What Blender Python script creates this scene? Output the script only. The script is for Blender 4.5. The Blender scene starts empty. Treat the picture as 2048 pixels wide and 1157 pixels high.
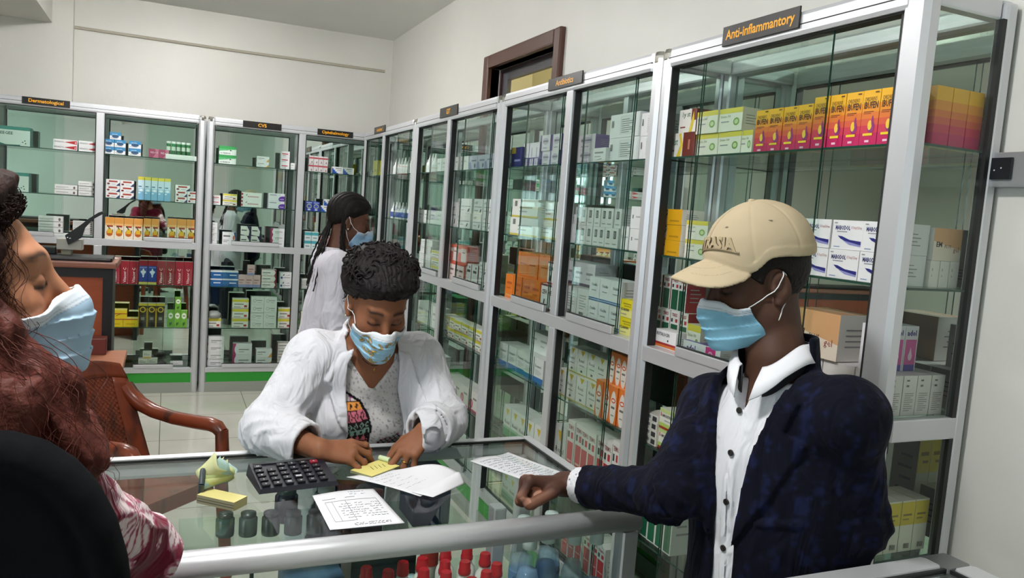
import bpy, math, random
import numpy as np
from mathutils import Vector, Matrix
random.seed(4)
RNG = np.random.default_rng(7)
SC = bpy.context.scene
COL = SC.collection
# ---------------------------------------------------------------- camera
PITCH, ROLL, YAW, CAM_H = 0.0955, 0.0732, 0.4179, 1.62
cp, sp, cy_, sy_ = math.cos(PITCH), math.sin(PITCH), math.cos(YAW), math.sin(YAW)
FWD = Vector((sy_*cp, cy_*cp, -sp)); RGT = Vector((cy_, -sy_, 0)); UPV = RGT.cross(FWD)
IX = RGT*math.cos(ROLL) + UPV*math.sin(ROLL)
IU = UPV*math.cos(ROLL) - RGT*math.sin(ROLL)
cam = bpy.data.cameras.new('camera'); camo = bpy.data.objects.new('camera', cam); COL.objects.link(camo)
M = Matrix((IX, IU, -FWD)).transposed().to_4x4(); M.translation = Vector((0, 0, CAM_H))
camo.matrix_world = M
cam.sensor_fit = 'HORIZONTAL'; cam.sensor_width = 36; cam.lens = 1574.5/2048*36
cam.clip_start = 0.05; cam.clip_end = 60
SC.camera = camo
# ---------------------------------------------------------------- world, light, exposure
vs = SC.view_settings; vs.view_transform = 'Standard'; vs.look = 'None'; vs.gamma = 1.0
vs.use_curve_mapping = False; vs.exposure = 1.0
W = bpy.data.worlds.new('sky'); SC.world = W; W.use_nodes = True
W.node_tree.nodes['Background'].inputs[0].default_value = (0.80, 0.90, 1.0, 1)
W.node_tree.nodes['Background'].inputs[1].default_value = 2.2
cyc = SC.cycles
cyc.max_bounces = 14; cyc.transparent_max_bounces = 48; cyc.glossy_bounces = 6
cyc.diffuse_bounces = 4; cyc.transmission_bounces = 8
cyc.caustics_reflective = False; cyc.caustics_refractive = False
cyc.sample_clamp_indirect = 4.0
cyc.use_denoising = True
LIGHTS = [(0.05, 5.35, 102), (-0.9, 3.6, 104), (-0.25, 1.1, 98), (-2.4, 5.2, 72), (-2.8, 2.4, 95), (-1.2, -1.6, 128), (0.45, 3.9, 4)]
def lamp_emission(w):
    return w
# ---------------------------------------------------------------- materials
def lin(c):
    return tuple(((v/12.92) if v <= 0.04045 else ((v+0.055)/1.055)**2.4) for v in c)
def hx(s):
    s = s.lstrip('#'); return tuple(int(s[i:i+2], 16)/255 for i in (0, 2, 4))
MATS = {}
def mat(hexc, rough=0.55, metal=0.0, name=None, spec=0.5):
    key = (hexc, rough, metal, spec)
    if key in MATS: return MATS[key]
    m = bpy.data.materials.new(name or ('paint_'+hexc.strip('#'))); m.use_nodes = True
    b = m.node_tree.nodes['Principled BSDF']
    b.inputs['Base Color'].default_value = (*lin(hx(hexc)), 1)
    b.inputs['Roughness'].default_value = rough; b.inputs['Metallic'].default_value = metal
    b.inputs['Specular IOR Level'].default_value = spec
    MATS[key] = m; return m
def nodes_of(name):
    m = bpy.data.materials.new(name); m.use_nodes = True
    nt = m.node_tree; return m, nt, nt.nodes['Principled BSDF'], nt.nodes, nt.links
def bump_noise(nt, bsdf, scale, strength, dist=0.01, detail=3, coord='Object', stretch=None):
    n, l = nt.nodes, nt.links
    tc = n.new('ShaderNodeTexCoord'); t = n.new('ShaderNodeTexNoise'); b = n.new('ShaderNodeBump')
    t.inputs['Scale'].default_value = scale; t.inputs['Detail'].default_value = detail
    src = tc.outputs[coord]
    if stretch:
        mp = n.new('ShaderNodeMapping'); mp.inputs['Scale'].default_value = stretch
        l.new(src, mp.inputs[0]); src = mp.outputs[0]
    l.new(src, t.inputs['Vector']); l.new(t.outputs[0], b.inputs['Height'])
    b.inputs['Strength'].default_value = strength; b.inputs['Distance'].default_value = dist
    l.new(b.outputs[0], bsdf.inputs['Normal']); return t
def ramp2(nt, fac, c0, c1, p0=0.35, p1=0.65):
    r = nt.nodes.new('ShaderNodeValToRGB')
    r.color_ramp.elements[0].position = p0; r.color_ramp.elements[1].position = p1
    r.color_ramp.elements[0].color = (*lin(hx(c0)), 1); r.color_ramp.elements[1].color = (*lin(hx(c1)), 1)
    nt.links.new(fac, r.inputs[0]); return r.outputs[0]
def make_wall(name, c0, c1):
    m, nt, b, n, l = nodes_of(name)
    t = bump_noise(nt, b, 22, 0.12, 0.01, 5)
    t2 = n.new('ShaderNodeTexNoise'); t2.inputs['Scale'].default_value = 1.1; t2.inputs['Detail'].default_value = 4
    tc = n.new('ShaderNodeTexCoord'); l.new(tc.outputs['Object'], t2.inputs['Vector'])
    l.new(ramp2(nt, t2.outputs[0], c0, c1), b.inputs['Base Color'])
    b.inputs['Roughness'].default_value = 0.42; return m
M_WALL = make_wall('cream_wall_paint', '#dcdad3', '#e3e1db')
M_CEIL = make_wall('white_ceiling_paint', '#e2e2de', '#e8e8e4')
def make_floor():
    m, nt, b, n, l = nodes_of('glossy_floor_tile')
    tc = n.new('ShaderNodeTexCoord'); mp = n.new('ShaderNodeMapping'); mp.inputs['Rotation'].default_value = (0, 0, 0.0)
    br = n.new('ShaderNodeTexBrick'); br.offset = 0.0; br.inputs['Scale'].default_value = 1.0
    br.inputs['Brick Width'].default_value = 0.6; br.inputs['Row Height'].default_value = 0.6
    br.inputs['Mortar Size'].default_value = 0.003; br.inputs['Mortar Smooth'].default_value = 0.2
    br.inputs['Color1'].default_value = (*lin(hx('#d0cec3')), 1); br.inputs['Color2'].default_value = (*lin(hx('#cbc9be')), 1)
    br.inputs['Mortar'].default_value = (*lin(hx('#857f6e')), 1)
    l.new(tc.outputs['Object'], mp.inputs[0]); l.new(mp.outputs[0], br.inputs['Vector'])
    t = n.new('ShaderNodeTexNoise'); t.inputs['Scale'].default_value = 3.5; t.inputs['Detail'].default_value = 6
    l.new(tc.outputs['Object'], t.inputs['Vector'])
    mx = n.new('ShaderNodeMix'); mx.data_type = 'RGBA'; mx.blend_type = 'MULTIPLY'; mx.inputs[0].default_value = 0.25
    l.new(br.outputs['Color'], mx.inputs[6]); l.new(ramp2(nt, t.outputs[0], '#dcd9d0', '#ffffff'), mx.inputs[7])
    l.new(mx.outputs[2], b.inputs['Base Color']); b.inputs['Roughness'].default_value = 0.09
    return m
M_FLOOR = make_floor()
def make_alu():
    m, nt, b, n, l = nodes_of('anodised_aluminium')
    b.inputs['Base Color'].default_value = (0.66, 0.67, 0.70, 1); b.inputs['Metallic'].default_value = 0.45
    b.inputs['Roughness'].default_value = 0.36
    t = bump_noise(nt, b, 40, 0.03, 0.002, 2, stretch=(1, 1, 0.02)); return m
M_ALU = make_alu()
M_GASK = mat('#1b1d1e', 0.5, name='black_gasket')
M_CHROME = mat('#b9b6ae', 0.12, 1.0, name='polished_corner_cap')
def make_glass(name, tint, ior=1.45, rough=0.0, extra=0.0):
    m = bpy.data.materials.new(name); m.use_nodes = True; nt = m.node_tree; n, l = nt.nodes, nt.links
    n.clear(); o = n.new('ShaderNodeOutputMaterial'); mx = n.new('ShaderNodeMixShader')
    tr = n.new('ShaderNodeBsdfTransparent'); gl = n.new('ShaderNodeBsdfGlossy'); fr = n.new('ShaderNodeFresnel')
    tr.inputs[0].default_value = (*tint, 1); gl.inputs['Roughness'].default_value = rough
    fr.inputs['IOR'].default_value = ior
    ge = n.new('ShaderNodeNewGeometry'); ma = n.new('ShaderNodeMath'); ma.operation = 'SUBTRACT'; ma.inputs[0].default_value = 1.0
    mu = n.new('ShaderNodeMath'); mu.operation = 'MULTIPLY'
    l.new(ge.outputs['Backfacing'], ma.inputs[1]); l.new(fr.outputs[0], mu.inputs[0]); l.new(ma.outputs[0], mu.inputs[1])
    l.new(mu.outputs[0], mx.inputs[0]); l.new(tr.outputs[0], mx.inputs[1]); l.new(gl.outputs[0], mx.inputs[2])
    l.new(mx.outputs[0], o.inputs[0]); return m
M_GLASS = make_glass('clear_sheet_glass', (0.955, 0.982, 0.968))
M_SHELF = make_glass('green_tinted_shelf_glass', (0.87, 0.95, 0.91))
M_EDGE = mat('#20463a', 0.15, name='green_glass_edge')
def make_mirror():
    m, nt, b, n, l = nodes_of('green_tinted_mirror')
    b.inputs['Base Color'].default_value = (0.74, 0.83, 0.775, 1); b.inputs['Metallic'].default_value = 1.0
    b.inputs['Roughness'].default_value = 0.015; return m
M_MIRROR = make_mirror()
M_GREEN = mat('#2f9a35', 0.3, name='green_skirting_panel')
M_PLINTH = mat('#a2a79f', 0.4, 0.2, name='grey_plinth')
def make_attr(name, rough=0.6, bump=None, sheen=0.0, spec=0.4, sss=0.0, wrinkle=None):
    m, nt, b, n, l = nodes_of(name)
    a = n.new('ShaderNodeVertexColor'); a.layer_name = 'Col'; l.new(a.outputs[0], b.inputs['Base Color'])
    b.inputs['Roughness'].default_value = rough; b.inputs['Specular IOR Level'].default_value = spec
    if sheen: b.inputs['Sheen Weight'].default_value = sheen
    if sss:
        b.inputs['Subsurface Weight'].default_value = sss; b.inputs['Subsurface Radius'].default_value = (0.012, 0.005, 0.003)
    if bump:
        t = bump_noise(nt, b, *bump)
        if wrinkle:
            bm = [x for x in n if x.type == 'BUMP'][0]; w = n.new('ShaderNodeTexNoise'); w.inputs['Scale'].default_value = wrinkle[0]; w.inputs['Detail'].default_value = 2; w.inputs['Distortion'].default_value = 1.6
            tc = n.new('ShaderNodeTexCoord'); mp = n.new('ShaderNodeMapping'); mp.inputs['Scale'].default_value = (1.4, 1.4, .55); l.new(tc.outputs['Object'], mp.inputs[0]); l.new(mp.outputs[0], w.inputs['Vector'])
            b2 = n.new('ShaderNodeBump'); b2.inputs['Strength'].default_value = wrinkle[1]; b2.inputs['Distance'].default_value = wrinkle[2]; l.new(w.outputs[0], b2.inputs['Height']); l.new(b2.outputs[0], bm.inputs['Normal'])
    return m
# ---------------------------------------------------------------- mesh helpers
class MB:
    def __init__(s): s.v = []; s.f = []; s.m = []; s.mats = []; s.sm = []
    def mi(s, m):
        if m not in s.mats: s.mats.append(m)
        return s.mats.index(m)
    def add(s, verts, faces, m, smooth=False):
        o = len(s.v); s.v.extend([tuple(map(float, p)) for p in verts]); k = s.mi(m)
        for f in faces: s.f.append(tuple(o+i for i in f)); s.m.append(k); s.sm.append(smooth)
    def box(s, lo, hi, m, M=None, faces=None, bevel=0.0):
        x0, y0, z0 = lo; x1, y1, z1 = hi
        if bevel > 0:
            b = bevel; vs_ = []; 
            prof = [(x0+b, y0), (x1-b, y0), (x1, y0+b), (x1, y1-b), (x1-b, y1), (x0+b, y1), (x0, y1-b), (x0, y0+b)]
            inn = [(x0+b, y0+b*.3), (x1-b, y0+b*.3), (x1-b*.3, y0+b), (x1-b*.3, y1-b), (x1-b, y1-b*.3), (x0+b, y1-b*.3), (x0+b*.3, y1-b), (x0+b*.3, y0+b)]
            rings = [(inn, z0), (prof, z0+b), (prof, z1-b), (inn, z1)]
            for r, z in rings: vs_ += [(p[0], p[1], z) for p in r]
            fs = []
            for k in range(3):
                for i in range(8): fs.append((k*8+i, k*8+(i+1) % 8, (k+1)*8+(i+1) % 8, (k+1)*8+i))
            fs.append(tuple(range(7, -1, -1))); fs.append(tuple(range(24, 32)))
            if M is not None: vs_ = [tuple(M @ Vector(p)) for p in vs_]
            s.add(vs_, fs, m); return
        vs_ = [(x0, y0, z0), (x1, y0, z0), (x1, y1, z0), (x0, y1, z0), (x0, y0, z1), (x1, y0, z1), (x1, y1, z1), (x0, y1, z1)]
        if M is not None: vs_ = [tuple(M @ Vector(p)) for p in vs_]
        fl = {'-z': (0, 3, 2, 1), '+z': (4, 5, 6, 7), '-y': (0, 1, 5, 4), '+x': (1, 2, 6, 5), '+y': (2, 3, 7, 6), '-x': (3, 0, 4, 7)}
        if faces is None: s.add(vs_, list(fl.values()), m)
        else:
            for k, f in fl.items(): s.add(vs_, [f], faces.get(k, m))
    def prism(s, poly, axis, a, b, m, smooth=False):
        n = len(poly)
        def P(u, v, w):
            return {'x': (w, u, v), 'y': (u, w, v), 'z': (u, v, w)}[axis]
        vs_ = [P(u, v, a) for u, v in poly] + [P(u, v, b) for u, v in poly]
        fs = [tuple(range(n)), tuple(range(2*n-1, n-1, -1))] 
        s.add(vs_, fs, m); s.add(vs_, [(i, i+n, (i+1) % n+n, (i+1) % n) for i in range(n)], m, smooth)
    def tube(s, pts, r, m, seg=8, caps=True, smooth=True):
        pts = [np.array(p, float) for p in pts]; n = len(pts)
        rr = r if hasattr(r, '__len__') else [r]*n
        T = [pts[min(i+1, n-1)]-pts[max(i-1, 0)] for i in range(n)]
        T = [t/(np.linalg.norm(t)+1e-12) for t in T]
        u = np.cross(T[0], [0, 0, 1.0]);
        if np.linalg.norm(u) < 1e-3: u = np.cross(T[0], [1.0, 0, 0])
        u /= np.linalg.norm(u); vs_ = []
        for i in range(n):
            u = u-T[i]*np.dot(u, T[i]); u /= (np.linalg.norm(u)+1e-12); w = np.cross(T[i], u)
            for k in range(seg):
                a = 2*math.pi*k/seg; vs_.append(pts[i]+rr[i]*(math.cos(a)*u+math.sin(a)*w))
        fs = [(i*seg+k, i*seg+(k+1) % seg, (i+1)*seg+(k+1) % seg, (i+1)*seg+k) for i in range(n-1) for k in range(seg)]
        s.add(vs_, fs, m, smooth)
        if caps: s.add(vs_, [tuple(range(seg-1, -1, -1)), tuple(range((n-1)*seg, n*seg))], m)
    def lathe(s, prof, c, m, seg=20, smooth=True, M=None):
        vs_ = []
        for r, z in prof:
            for k in range(seg):
                a = 2*math.pi*k/seg; p = Vector((r*math.cos(a), r*math.sin(a), z))
                if M is not None: p = M @ p
                vs_.append((p[0]+c[0], p[1]+c[1], p[2]+c[2]))
        n = len(prof)
        fs = [(i*seg+k, i*seg+(k+1) % seg, (i+1)*seg+(k+1) % seg, (i+1)*seg+k) for i in range(n-1) for k in range(seg)]
        s.add(vs_, fs, m, smooth)
        if prof[0][0] > 1e-5: s.add(vs_, [tuple(range(seg-1, -1, -1))], m)
        if prof[-1][0] > 1e-5: s.add(vs_, [tuple(range((n-1)*seg, n*seg))], m)
    def build(s, name, parent=None, **kw):
        me = bpy.data.meshes.new(name)
        me.from_pydata(s.v, [], s.f)
        for m in s.mats: me.materials.append(m)
        me.polygons.foreach_set('material_index', s.m); me.polygons.foreach_set('use_smooth', s.sm)
        me.update()
        return link(bpy.data.objects.new(name, me), parent, **kw)
def link(o, parent=None, label=None, cat=None, group=None, kind=None):
    COL.objects.link(o)
    if parent is not None: o.parent = parent
    if label: o['label'] = label
    if cat: o['category'] = cat
    if group: o['group'] = group
    if kind: o['kind'] = kind
    return o
def empty(name, loc, label=None, cat=None, group=None, rz=0.0):
    o = bpy.data.objects.new(name, None); o.empty_display_size = 0.05
    o.location = loc; o.rotation_euler = (0, 0, rz)
    return link(o, None, label, cat, group)
def part(mb, name, root, **kw):
    """mesh authored in world coordinates, parented under a thing whose Empty has a location"""
    o = mb.build(name, root, **kw)
    R = root; M_ = Matrix.Identity(4)
    chain = []
    while R is not None: chain.append(R); R = R.parent
    for R in reversed(chain):
        M_ = M_ @ R.matrix_parent_inverse @ Matrix.LocRotScale(R.location, R.rotation_euler, R.scale)
    o.matrix_parent_inverse = M_.inverted()
    return o
# ---------------------------------------------------------------- lettering
_TX = {}
def text_geo(s, bold=0.0, res=2):
    k = (s, bold, res)
    if k in _TX: return _TX[k]
    cu = bpy.data.curves.new('t', 'FONT'); cu.body = s; cu.size = 1.0; cu.offset = bold; cu.resolution_u = res; cu.fill_mode = 'FRONT'
    o = bpy.data.objects.new('t', cu); COL.objects.link(o)
    bpy.context.view_layer.update()
    me = bpy.data.meshes.new_from_object(o.evaluated_get(bpy.context.evaluated_depsgraph_get()))
    v = np.array([x.co[:2] for x in me.vertices]) if len(me.vertices) else np.zeros((0, 2)); f = [tuple(p.vertices) for p in me.polygons]
    bpy.data.objects.remove(o); bpy.data.curves.remove(cu); bpy.data.meshes.remove(me)
    if len(v):
        mn, mx_ = v.min(0), v.max(0); v = (v-mn)/(mx_[1]-mn[1])
    _TX[k] = (v, f); return _TX[k]
# ================================================================ the room
XW, YW, ZC = 1.815, 7.10, 3.08      # right wall, far wall, ceiling
XL, YN = -4.3, -3.6
def struct(mb, name): return mb.build(name, kind='structure')
b = MB(); b.box((XL-.2, YN-.2, -.1), (XW+.2, YW+.2, 0), M_FLOOR); struct(b, 'floor')
b = MB(); b.box((XL-.2, YN-.2, ZC), (XW+.2, YW+.2, ZC+.1), M_CEIL); struct(b, 'ceiling')
b = MB(); b.box((XL-.2, YW, 0), (XW+.2, YW+.2, ZC), M_WALL)
b.box((XL, YW-.07, 0), (-.69, YW, ZC), M_WALL)
struct(b, 'wall_back')
# right wall with the opening behind the cabinets
DY0, DY1, DZ = 3.73, 4.64, 2.50
b = MB()
b.box((XW, YN-.2, 0), (XW+.1, DY0, ZC), M_WALL); b.box((XW, DY1, 0), (XW+.1, YW+.2, ZC), M_WALL)
b.box((XW, DY0, DZ), (XW+.1, DY1, ZC), M_WALL); struct(b, 'wall_right')
b = MB(); b.box((XW+1.3, 2.6, 0), (XW+1.4, 7.0, ZC), mat('#d9d2ae', .6)); b.box((XW+.1, 6.9, 0), (XW+1.3, 7.0, ZC), mat('#d9d2ae', .6))
b.box((XW+.1, 2.6, 0), (XW+1.3, 2.7, ZC), mat('#d9d2ae', .6)); b.box((XW+.1, 2.6, ZC), (XW+1.4, 7.0, ZC+.1), M_CEIL); b.box((XW+.1, 2.6, -.1), (XW+1.4, 7.0, 0), M_FLOOR)
struct(b, 'wall_side_room')
M_WOODD = mat('#5a3a30', .35, name='dark_brown_varnish')
b = MB()
fw = .075
b.box((XW-.03, DY0-fw, 0), (XW+.06, DY0, DZ+fw), M_WOODD, bevel=.008); b.box((XW-.03, DY1, 0), (XW+.06, DY1+fw, DZ+fw), M_WOODD, bevel=.008)
b.box((XW-.03, DY0, DZ), (XW+.06, DY1, DZ+fw), M_WOODD, bevel=.008)
b.box((XW+.06, DY0, 0), (XW+.1, DY0+.02, DZ), mat('#4a1f26', .3)); b.box((XW+.06, DY1-.02, 0), (XW+.1, DY1, DZ), mat('#4a1f26', .3))
b.box((XW+.06, DY0+.02, DZ-.02), (XW+.1, DY1-.02, DZ), mat('#3a2a2c', .4))
b.box((XW+.07, DY1-.10, 0), (XW+.095, DY1-.02, DZ-.02), mat('#5d5c60', .4)); b.box((XW+.07, DY0+.02, DZ-.07), (XW+.095, DY1-.10, DZ-.02), mat('#4c4a4c', .4))
d = struct(b, 'door_1')
# near wall, left wall with a wide shop window
b = MB(); b.box((XL-.2, YN-.2, 0), (XW+.2, YN, ZC), M_WALL); struct(b, 'wall_near')
WY0, WY1, WZ0, WZ1 = -3.0, 0.6, 0.25, 2.55
b = MB()
b.box((XL-.2, YN-.2, 0), (XL, WY0, ZC), M_WALL); b.box((XL-.2, WY1, 0), (XL, YW+.2, ZC), M_WALL)
b.box((XL-.2, WY0, WZ1), (XL, WY1, ZC), M_WALL); b.box((XL-.2, WY0, 0), (XL, WY1, WZ0), M_WALL); struct(b, 'wall_left')
b = MB()
for i in range(4):
    y = WY0+(WY1-WY0)*i/3; b.box((XL-.13, y-.03, WZ0), (XL-.07, y+.03, WZ1), M_ALU)
for z0, z1 in ((WZ0, WZ0+.06), (WZ1-.06, WZ1), (1.9, 1.95)): b.box((XL-.13, WY0, z0), (XL-.07, WY1, z1), M_ALU)
w1 = struct(b, 'window_1')
b = MB(); b.box((XL-.103, WY0, WZ0+.03), (XL-.097, WY1, WZ1-.03), M_GLASS); g = b.build('window_pane', w1)
# beam at the upper left, and the pipe chase line on the far wall
b = MB(); b.box((XL, YN, 2.80), (-.83, YW-.07, ZC), M_WALL); struct(b, 'trim_1')
b = MB(); b.tube([(-.69, YW-.006, 2.80), (.4, YW-.008, 2.795), (1.75, YW-.006, 2.80)], .012, mat('#b9b2a2', .6), 8); struct(b, 'trim_2')
# daylight portal in the window opening
pl = bpy.data.lights.new('window_portal', 'AREA'); pl.shape = 'RECTANGLE'; pl.size = WZ1-WZ0; pl.size_y = WY1-WY0
pl.cycles.is_portal = True
po = bpy.data.objects.new('window_portal', pl); po.location = (XL-.25, (WY0+WY1)/2, (WZ0+WZ1)/2); po.rotation_euler = (0, math.radians(-90), 0); COL.objects.link(po)
# ceiling lamps
def emit(name, col, st):
    m = bpy.data.materials.new(name); m.use_nodes = True; nt = m.node_tree; nt.nodes.clear()
    o = nt.nodes.new('ShaderNodeOutputMaterial'); e = nt.nodes.new('ShaderNodeEmission'); e.inputs[0].default_value = (*col, 1); e.inputs[1].default_value = st
    nt.links.new(e.outputs[0], o.inputs[0]); return m
for i, (lx, ly, pw) in enumerate(LIGHTS):
    r = empty('ceiling_light', (lx, ly, ZC), ['round white ceiling lamp nearest the far wall', 'round white ceiling lamp above the plastic armchair', 'round white ceiling lamp above the near counter',
        'round white ceiling lamp above the brown desk', 'round white ceiling lamp beside the left wall', 'round white ceiling lamp nearest the shop window', 'round white ceiling lamp above the right row of cabinets'][i], 'lamp', 'ceiling lamps')
    b = MB(); b.lathe([(.17, -.012), (.18, 0), (.18, -.03), (.165, -.04)][::-1], (lx, ly, ZC-.001), mat('#f2f2f0', .4), 28); part(b, 'housing', r)
    b = MB(); b.lathe([(0.0, -.105), (.06, -.100), (.115, -.085), (.150, -.062), (.165, -.034)], (lx, ly, ZC), emit('lamp_glow_%d' % i, (1, .988, .968), pw), 28); part(b, 'diffuser', r)
r = empty('ceiling_light', (XW+.70, 4.6, ZC), 'round white ceiling lamp in the side room behind the door opening', 'lamp')  # added lamp, brightens the side room glimpsed through the opening
b = MB(); b.lathe([(0.0, -.105), (.06, -.100), (.115, -.085), (.150, -.062), (.165, -.001)], (XW+.70, 4.6, ZC), emit('lamp_glow_side', (1, .95, .82), 70), 28); part(b, 'diffuser', r)
# aluminium cable trunking with a black socket on the right wall
r = empty('wall_trunking', (XW, .6, 1.77), 'silver cable trunking with black socket on the cream wall beside the cabinets', 'trunking')
b = MB(); b.box((XW-.035, -.5, 1.765), (XW-.001, 1.285, 1.845), mat('#a9abad', .32, .5), bevel=.003); part(b, 'channel', r)
b = MB(); b.box((XW-.042, 1.222, 1.782), (XW-.0355, 1.283, 1.832), mat('#15171d', .35), bevel=.002)
for y_, z_ in ((1.262, 1.803), (1.246, 1.808)): b.lathe([(0, .001), (.002, 0)], (XW-.043, y_, z_), mat('#d9dde2', .3), 8, M=Matrix.Rotation(math.radians(-90), 4, 'Y'))
part(b, 'socket', r, label='black socket insert')
# ================================================================ display cabinets
YF, XF, CD = 6.694, 1.506, 0.300       # front planes and depth
ZT, ZM0, ZM1 = 2.20, 1.153, 1.205
SHELVES = (1.847, 1.517, 1.205, 0.860, 0.522, 0.205)
def lohi(wl, s0, s1, d0, d1, z0, z1):
    a, b = min(s0, s1), max(s0, s1)
    return ((a, YF+d0, z0), (b, YF+d1, z1)) if wl == 'B' else ((XF+d0, a, z0), (XF+d1, b, z1))
def cbox(mb, wl, s0, s1, d0, d1, z0, z1, m, **k):
    lo, hi = lohi(wl, s0, s1, d0, d1, z0, z1); mb.box(lo, hi, m, **k)
def pane(wl, s0, s1, d, z0, z1, t=.005):
    mb = MB()
    lo, hi = lohi(wl, s0, s1, d, d+t, z0, z1)
    fc = {'+z': M_EDGE, '-z': M_EDGE}
    fc.update({'-x': M_EDGE, '+x': M_EDGE} if wl == 'B' else {'-y': M_EDGE, '+y': M_EDGE})
    mb.box(lo, hi, M_GLASS, faces=fc); return mb
def cabinet(wl, sL, sR, mids, label, up, low, signs, capL=True, capR=True, endglass=None, pw=.05, pwR=None):
    """sL/sR: left and right end as seen from the room; mids: centres of inner posts; up/low: pane spans per bay (fractions)"""
    sg = 1 if wl == 'B' else -1
    c = (sL+sR)/2
    root = empty('display_cabinet', (c, YF+CD/2, 0) if wl == 'B' else (XF+CD/2, c, 0), label, 'display cabinet', 'glass medicine cabinets')
    pwR = pwR or pw
    posts = [(sL, sL+sg*pw)]+[(m-.0275*sg, m+.0275*sg) for m in mids]+[(sR-sg*pwR, sR)]
    for i, (a, b_) in enumerate(posts):
        end = i in (0, len(posts)-1)
        mb = MB(); cbox(mb, wl, a, b_, 0, .05, 0 if end else .17, ZT-.012 if end else ZM0, M_ALU, bevel=.012 if end else .003)
        if not end: cbox(mb, wl, a, b_, 0, .05, ZM1, ZT-.06, M_ALU, bevel=.003)
        g0, g1 = (a, b_)
        for e, dirn in ((g0, -sg), (g1, sg)):
            if (i == 0 and e == g0) or (i == len(posts)-1 and e == g1): continue
            cbox(mb, wl, e, e+dirn*.006, .012, .04, .2, ZM0, M_GASK); cbox(mb, wl, e, e+dirn*.006, .012, .04, ZM1, ZT-.06, M_GASK)
        part(mb, 'post', root)
    for a, b_ in ((sL, sL+sg*.035), (sR-sg*.035, sR)):
        mb = MB(); cbox(mb, wl, a, b_, CD-.04, CD-.004, 0, ZT-.012, M_ALU, bevel=.006); part(mb, 'rear_post', root)
    for m in mids:
        mb = MB(); cbox(mb, wl, m-.017, m+.017, CD-.03, CD-.006, .2, ZT-.03, M_ALU, bevel=.003); part(mb, 'rear_post', root)
    i0, i1 = sL+sg*.014, sR-sg*.014
    mb = MB(); cbox(mb, wl, i0+sg*.03, i1-sg*.03, -.002, .05, ZT-.06, ZT, M_ALU, bevel=.010)
    cbox(mb, wl, i0+sg*.03, i1-sg*.03, -.0025, 0, ZT-.034, ZT-.031, M_GASK)
    cbox(mb, wl, i0+sg*.05, i1-sg*.05, .008, .045, ZT-.064, ZT-.06, M_GASK); part(mb, 'top_rail', root)
    mb = MB(); cbox(mb, wl, i0, i1, CD-.04, CD-.004, ZT-.05, ZT-.004, M_ALU, bevel=.006); part(mb, 'top_rail', root)
    for s_ in (i0, i1-sg*.03):
        mb = MB(); cbox(mb, wl, s_, s_+sg*.03, .05, CD-.04, ZT-.05, ZT-.004, M_ALU, bevel=.006); part(mb, 'top_rail', root)
    mb = MB(); cbox(mb, wl, sL+sg*pw*.8, sR-sg*pwR*.8, .001, .05, ZM0, ZM1, M_ALU, bevel=.003); part(mb, 'middle_rail', root)
    mb = MB(); cbox(mb, wl, sL+sg*pw*.8, sR-sg*pwR*.8, .002, .05, .1635, .202, M_ALU, bevel=.003); part(mb, 'bottom_rail', root)
    mb = MB(); cbox(mb, wl, sL+sg*pw, sR-sg*pwR, .008, .02, .0835, .1635, M_GREEN); part(mb, 'skirting_panel', root, label='bright green panel')
    mb = MB(); cbox(mb, wl, sL+sg*pw*.8, sR-sg*pwR*.8, .004, .03, 0.001, .0835, M_PLINTH); part(mb, 'plinth', root)
    mb = MB(); cbox(mb, wl, sL+sg*.01, sR-sg*.01, CD-.0055, CD-.001, .19, ZT-.02, M_MIRROR); part(mb, 'mirror_back', root, label='mirrored back panel')
    mb = MB(); cbox(mb, wl, sL+sg*.03, sR-sg*.03, .045, CD-.035, ZT-.03, ZT-.025, M_SHELF); part(mb, 'top_pane', root)
    for z in SHELVES:
        mb = MB(); lo, hi = lohi(wl, sL+sg*.012, sR-sg*.012, .052 if z in (1.205, .205) else .036, CD-.008, z-.006, z)
        fc = {'-y': M_EDGE} if wl == 'B' else {'-x': M_EDGE, '-y': M_EDGE}
        mb.box(lo, hi, M_SHELF, faces=fc); part(mb, 'shelf', root)
    for j in range(len(posts)-1):
        a, b_ = posts[j][1], posts[j+1][0]; L = b_-a
        for (z0, z1, sp_) in ((ZM1, ZT-.062, up[j]), (.202, ZM0, low[j])):
            if not sp_: continue
            for d, off in ((.014, 0.0), (.026, -.03)):
                p0, p1 = a+L*(sp_[0]+off), a+L*(sp_[1]+off*.4)
                g = part(pane(wl, p0, p1, d, z0+.001, z1-.001), 'sliding_pane', root)
                if d < .02:
                    mb = MB(); cbox(mb, wl, p0, p1, -.004, .013, z0+.0005, z0+.030, M_ALU, bevel=.003)
                    cbox(mb, wl, p0, p1, .002, .013, z0+.030, z0+.034, M_GASK)
                    h = part(mb, 'pane_handle', g)
    for k, (s_, cap) in enumerate(((sL, capL), (sR, capR))):
        if cap:
            mb = MB(); a = s_; b_ = s_+(sg if k == 0 else -sg)*.046
            cbox(mb, wl, a, b_, -.001, .046, ZT-.046, ZT+.001, M_CHROME, bevel=.014); part(mb, 'corner_cap', root, label='polished metal corner cap')
    if endglass:
        lo, hi = lohi(wl, sR-sg*.012, sR-sg*.007, .05, CD-.04, .2, ZT-.05)
        mb = MB(); mb.box(lo, hi, M_GLASS); part(mb, 'side_pane', root)
        for z0, z1 in ((ZM0, ZM1), (.163, .2)):
            mb = MB(); cbox(mb, wl, sR-sg*.03, sR-sg*.002, .05, CD-.03, z0, z1, M_ALU, bevel=.003); part(mb, 'side_rail', root)
        mb = MB(); cbox(mb, wl, sR-sg*.02, sR-sg*.002, CD-.052, CD-.038, ZM1, ZT-.05, M_GASK); cbox(mb, wl, sR-sg*.02, sR-sg*.002, CD-.052, CD-.038, .2, ZM0, M_GASK); part(mb, 'gasket', root)
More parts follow.
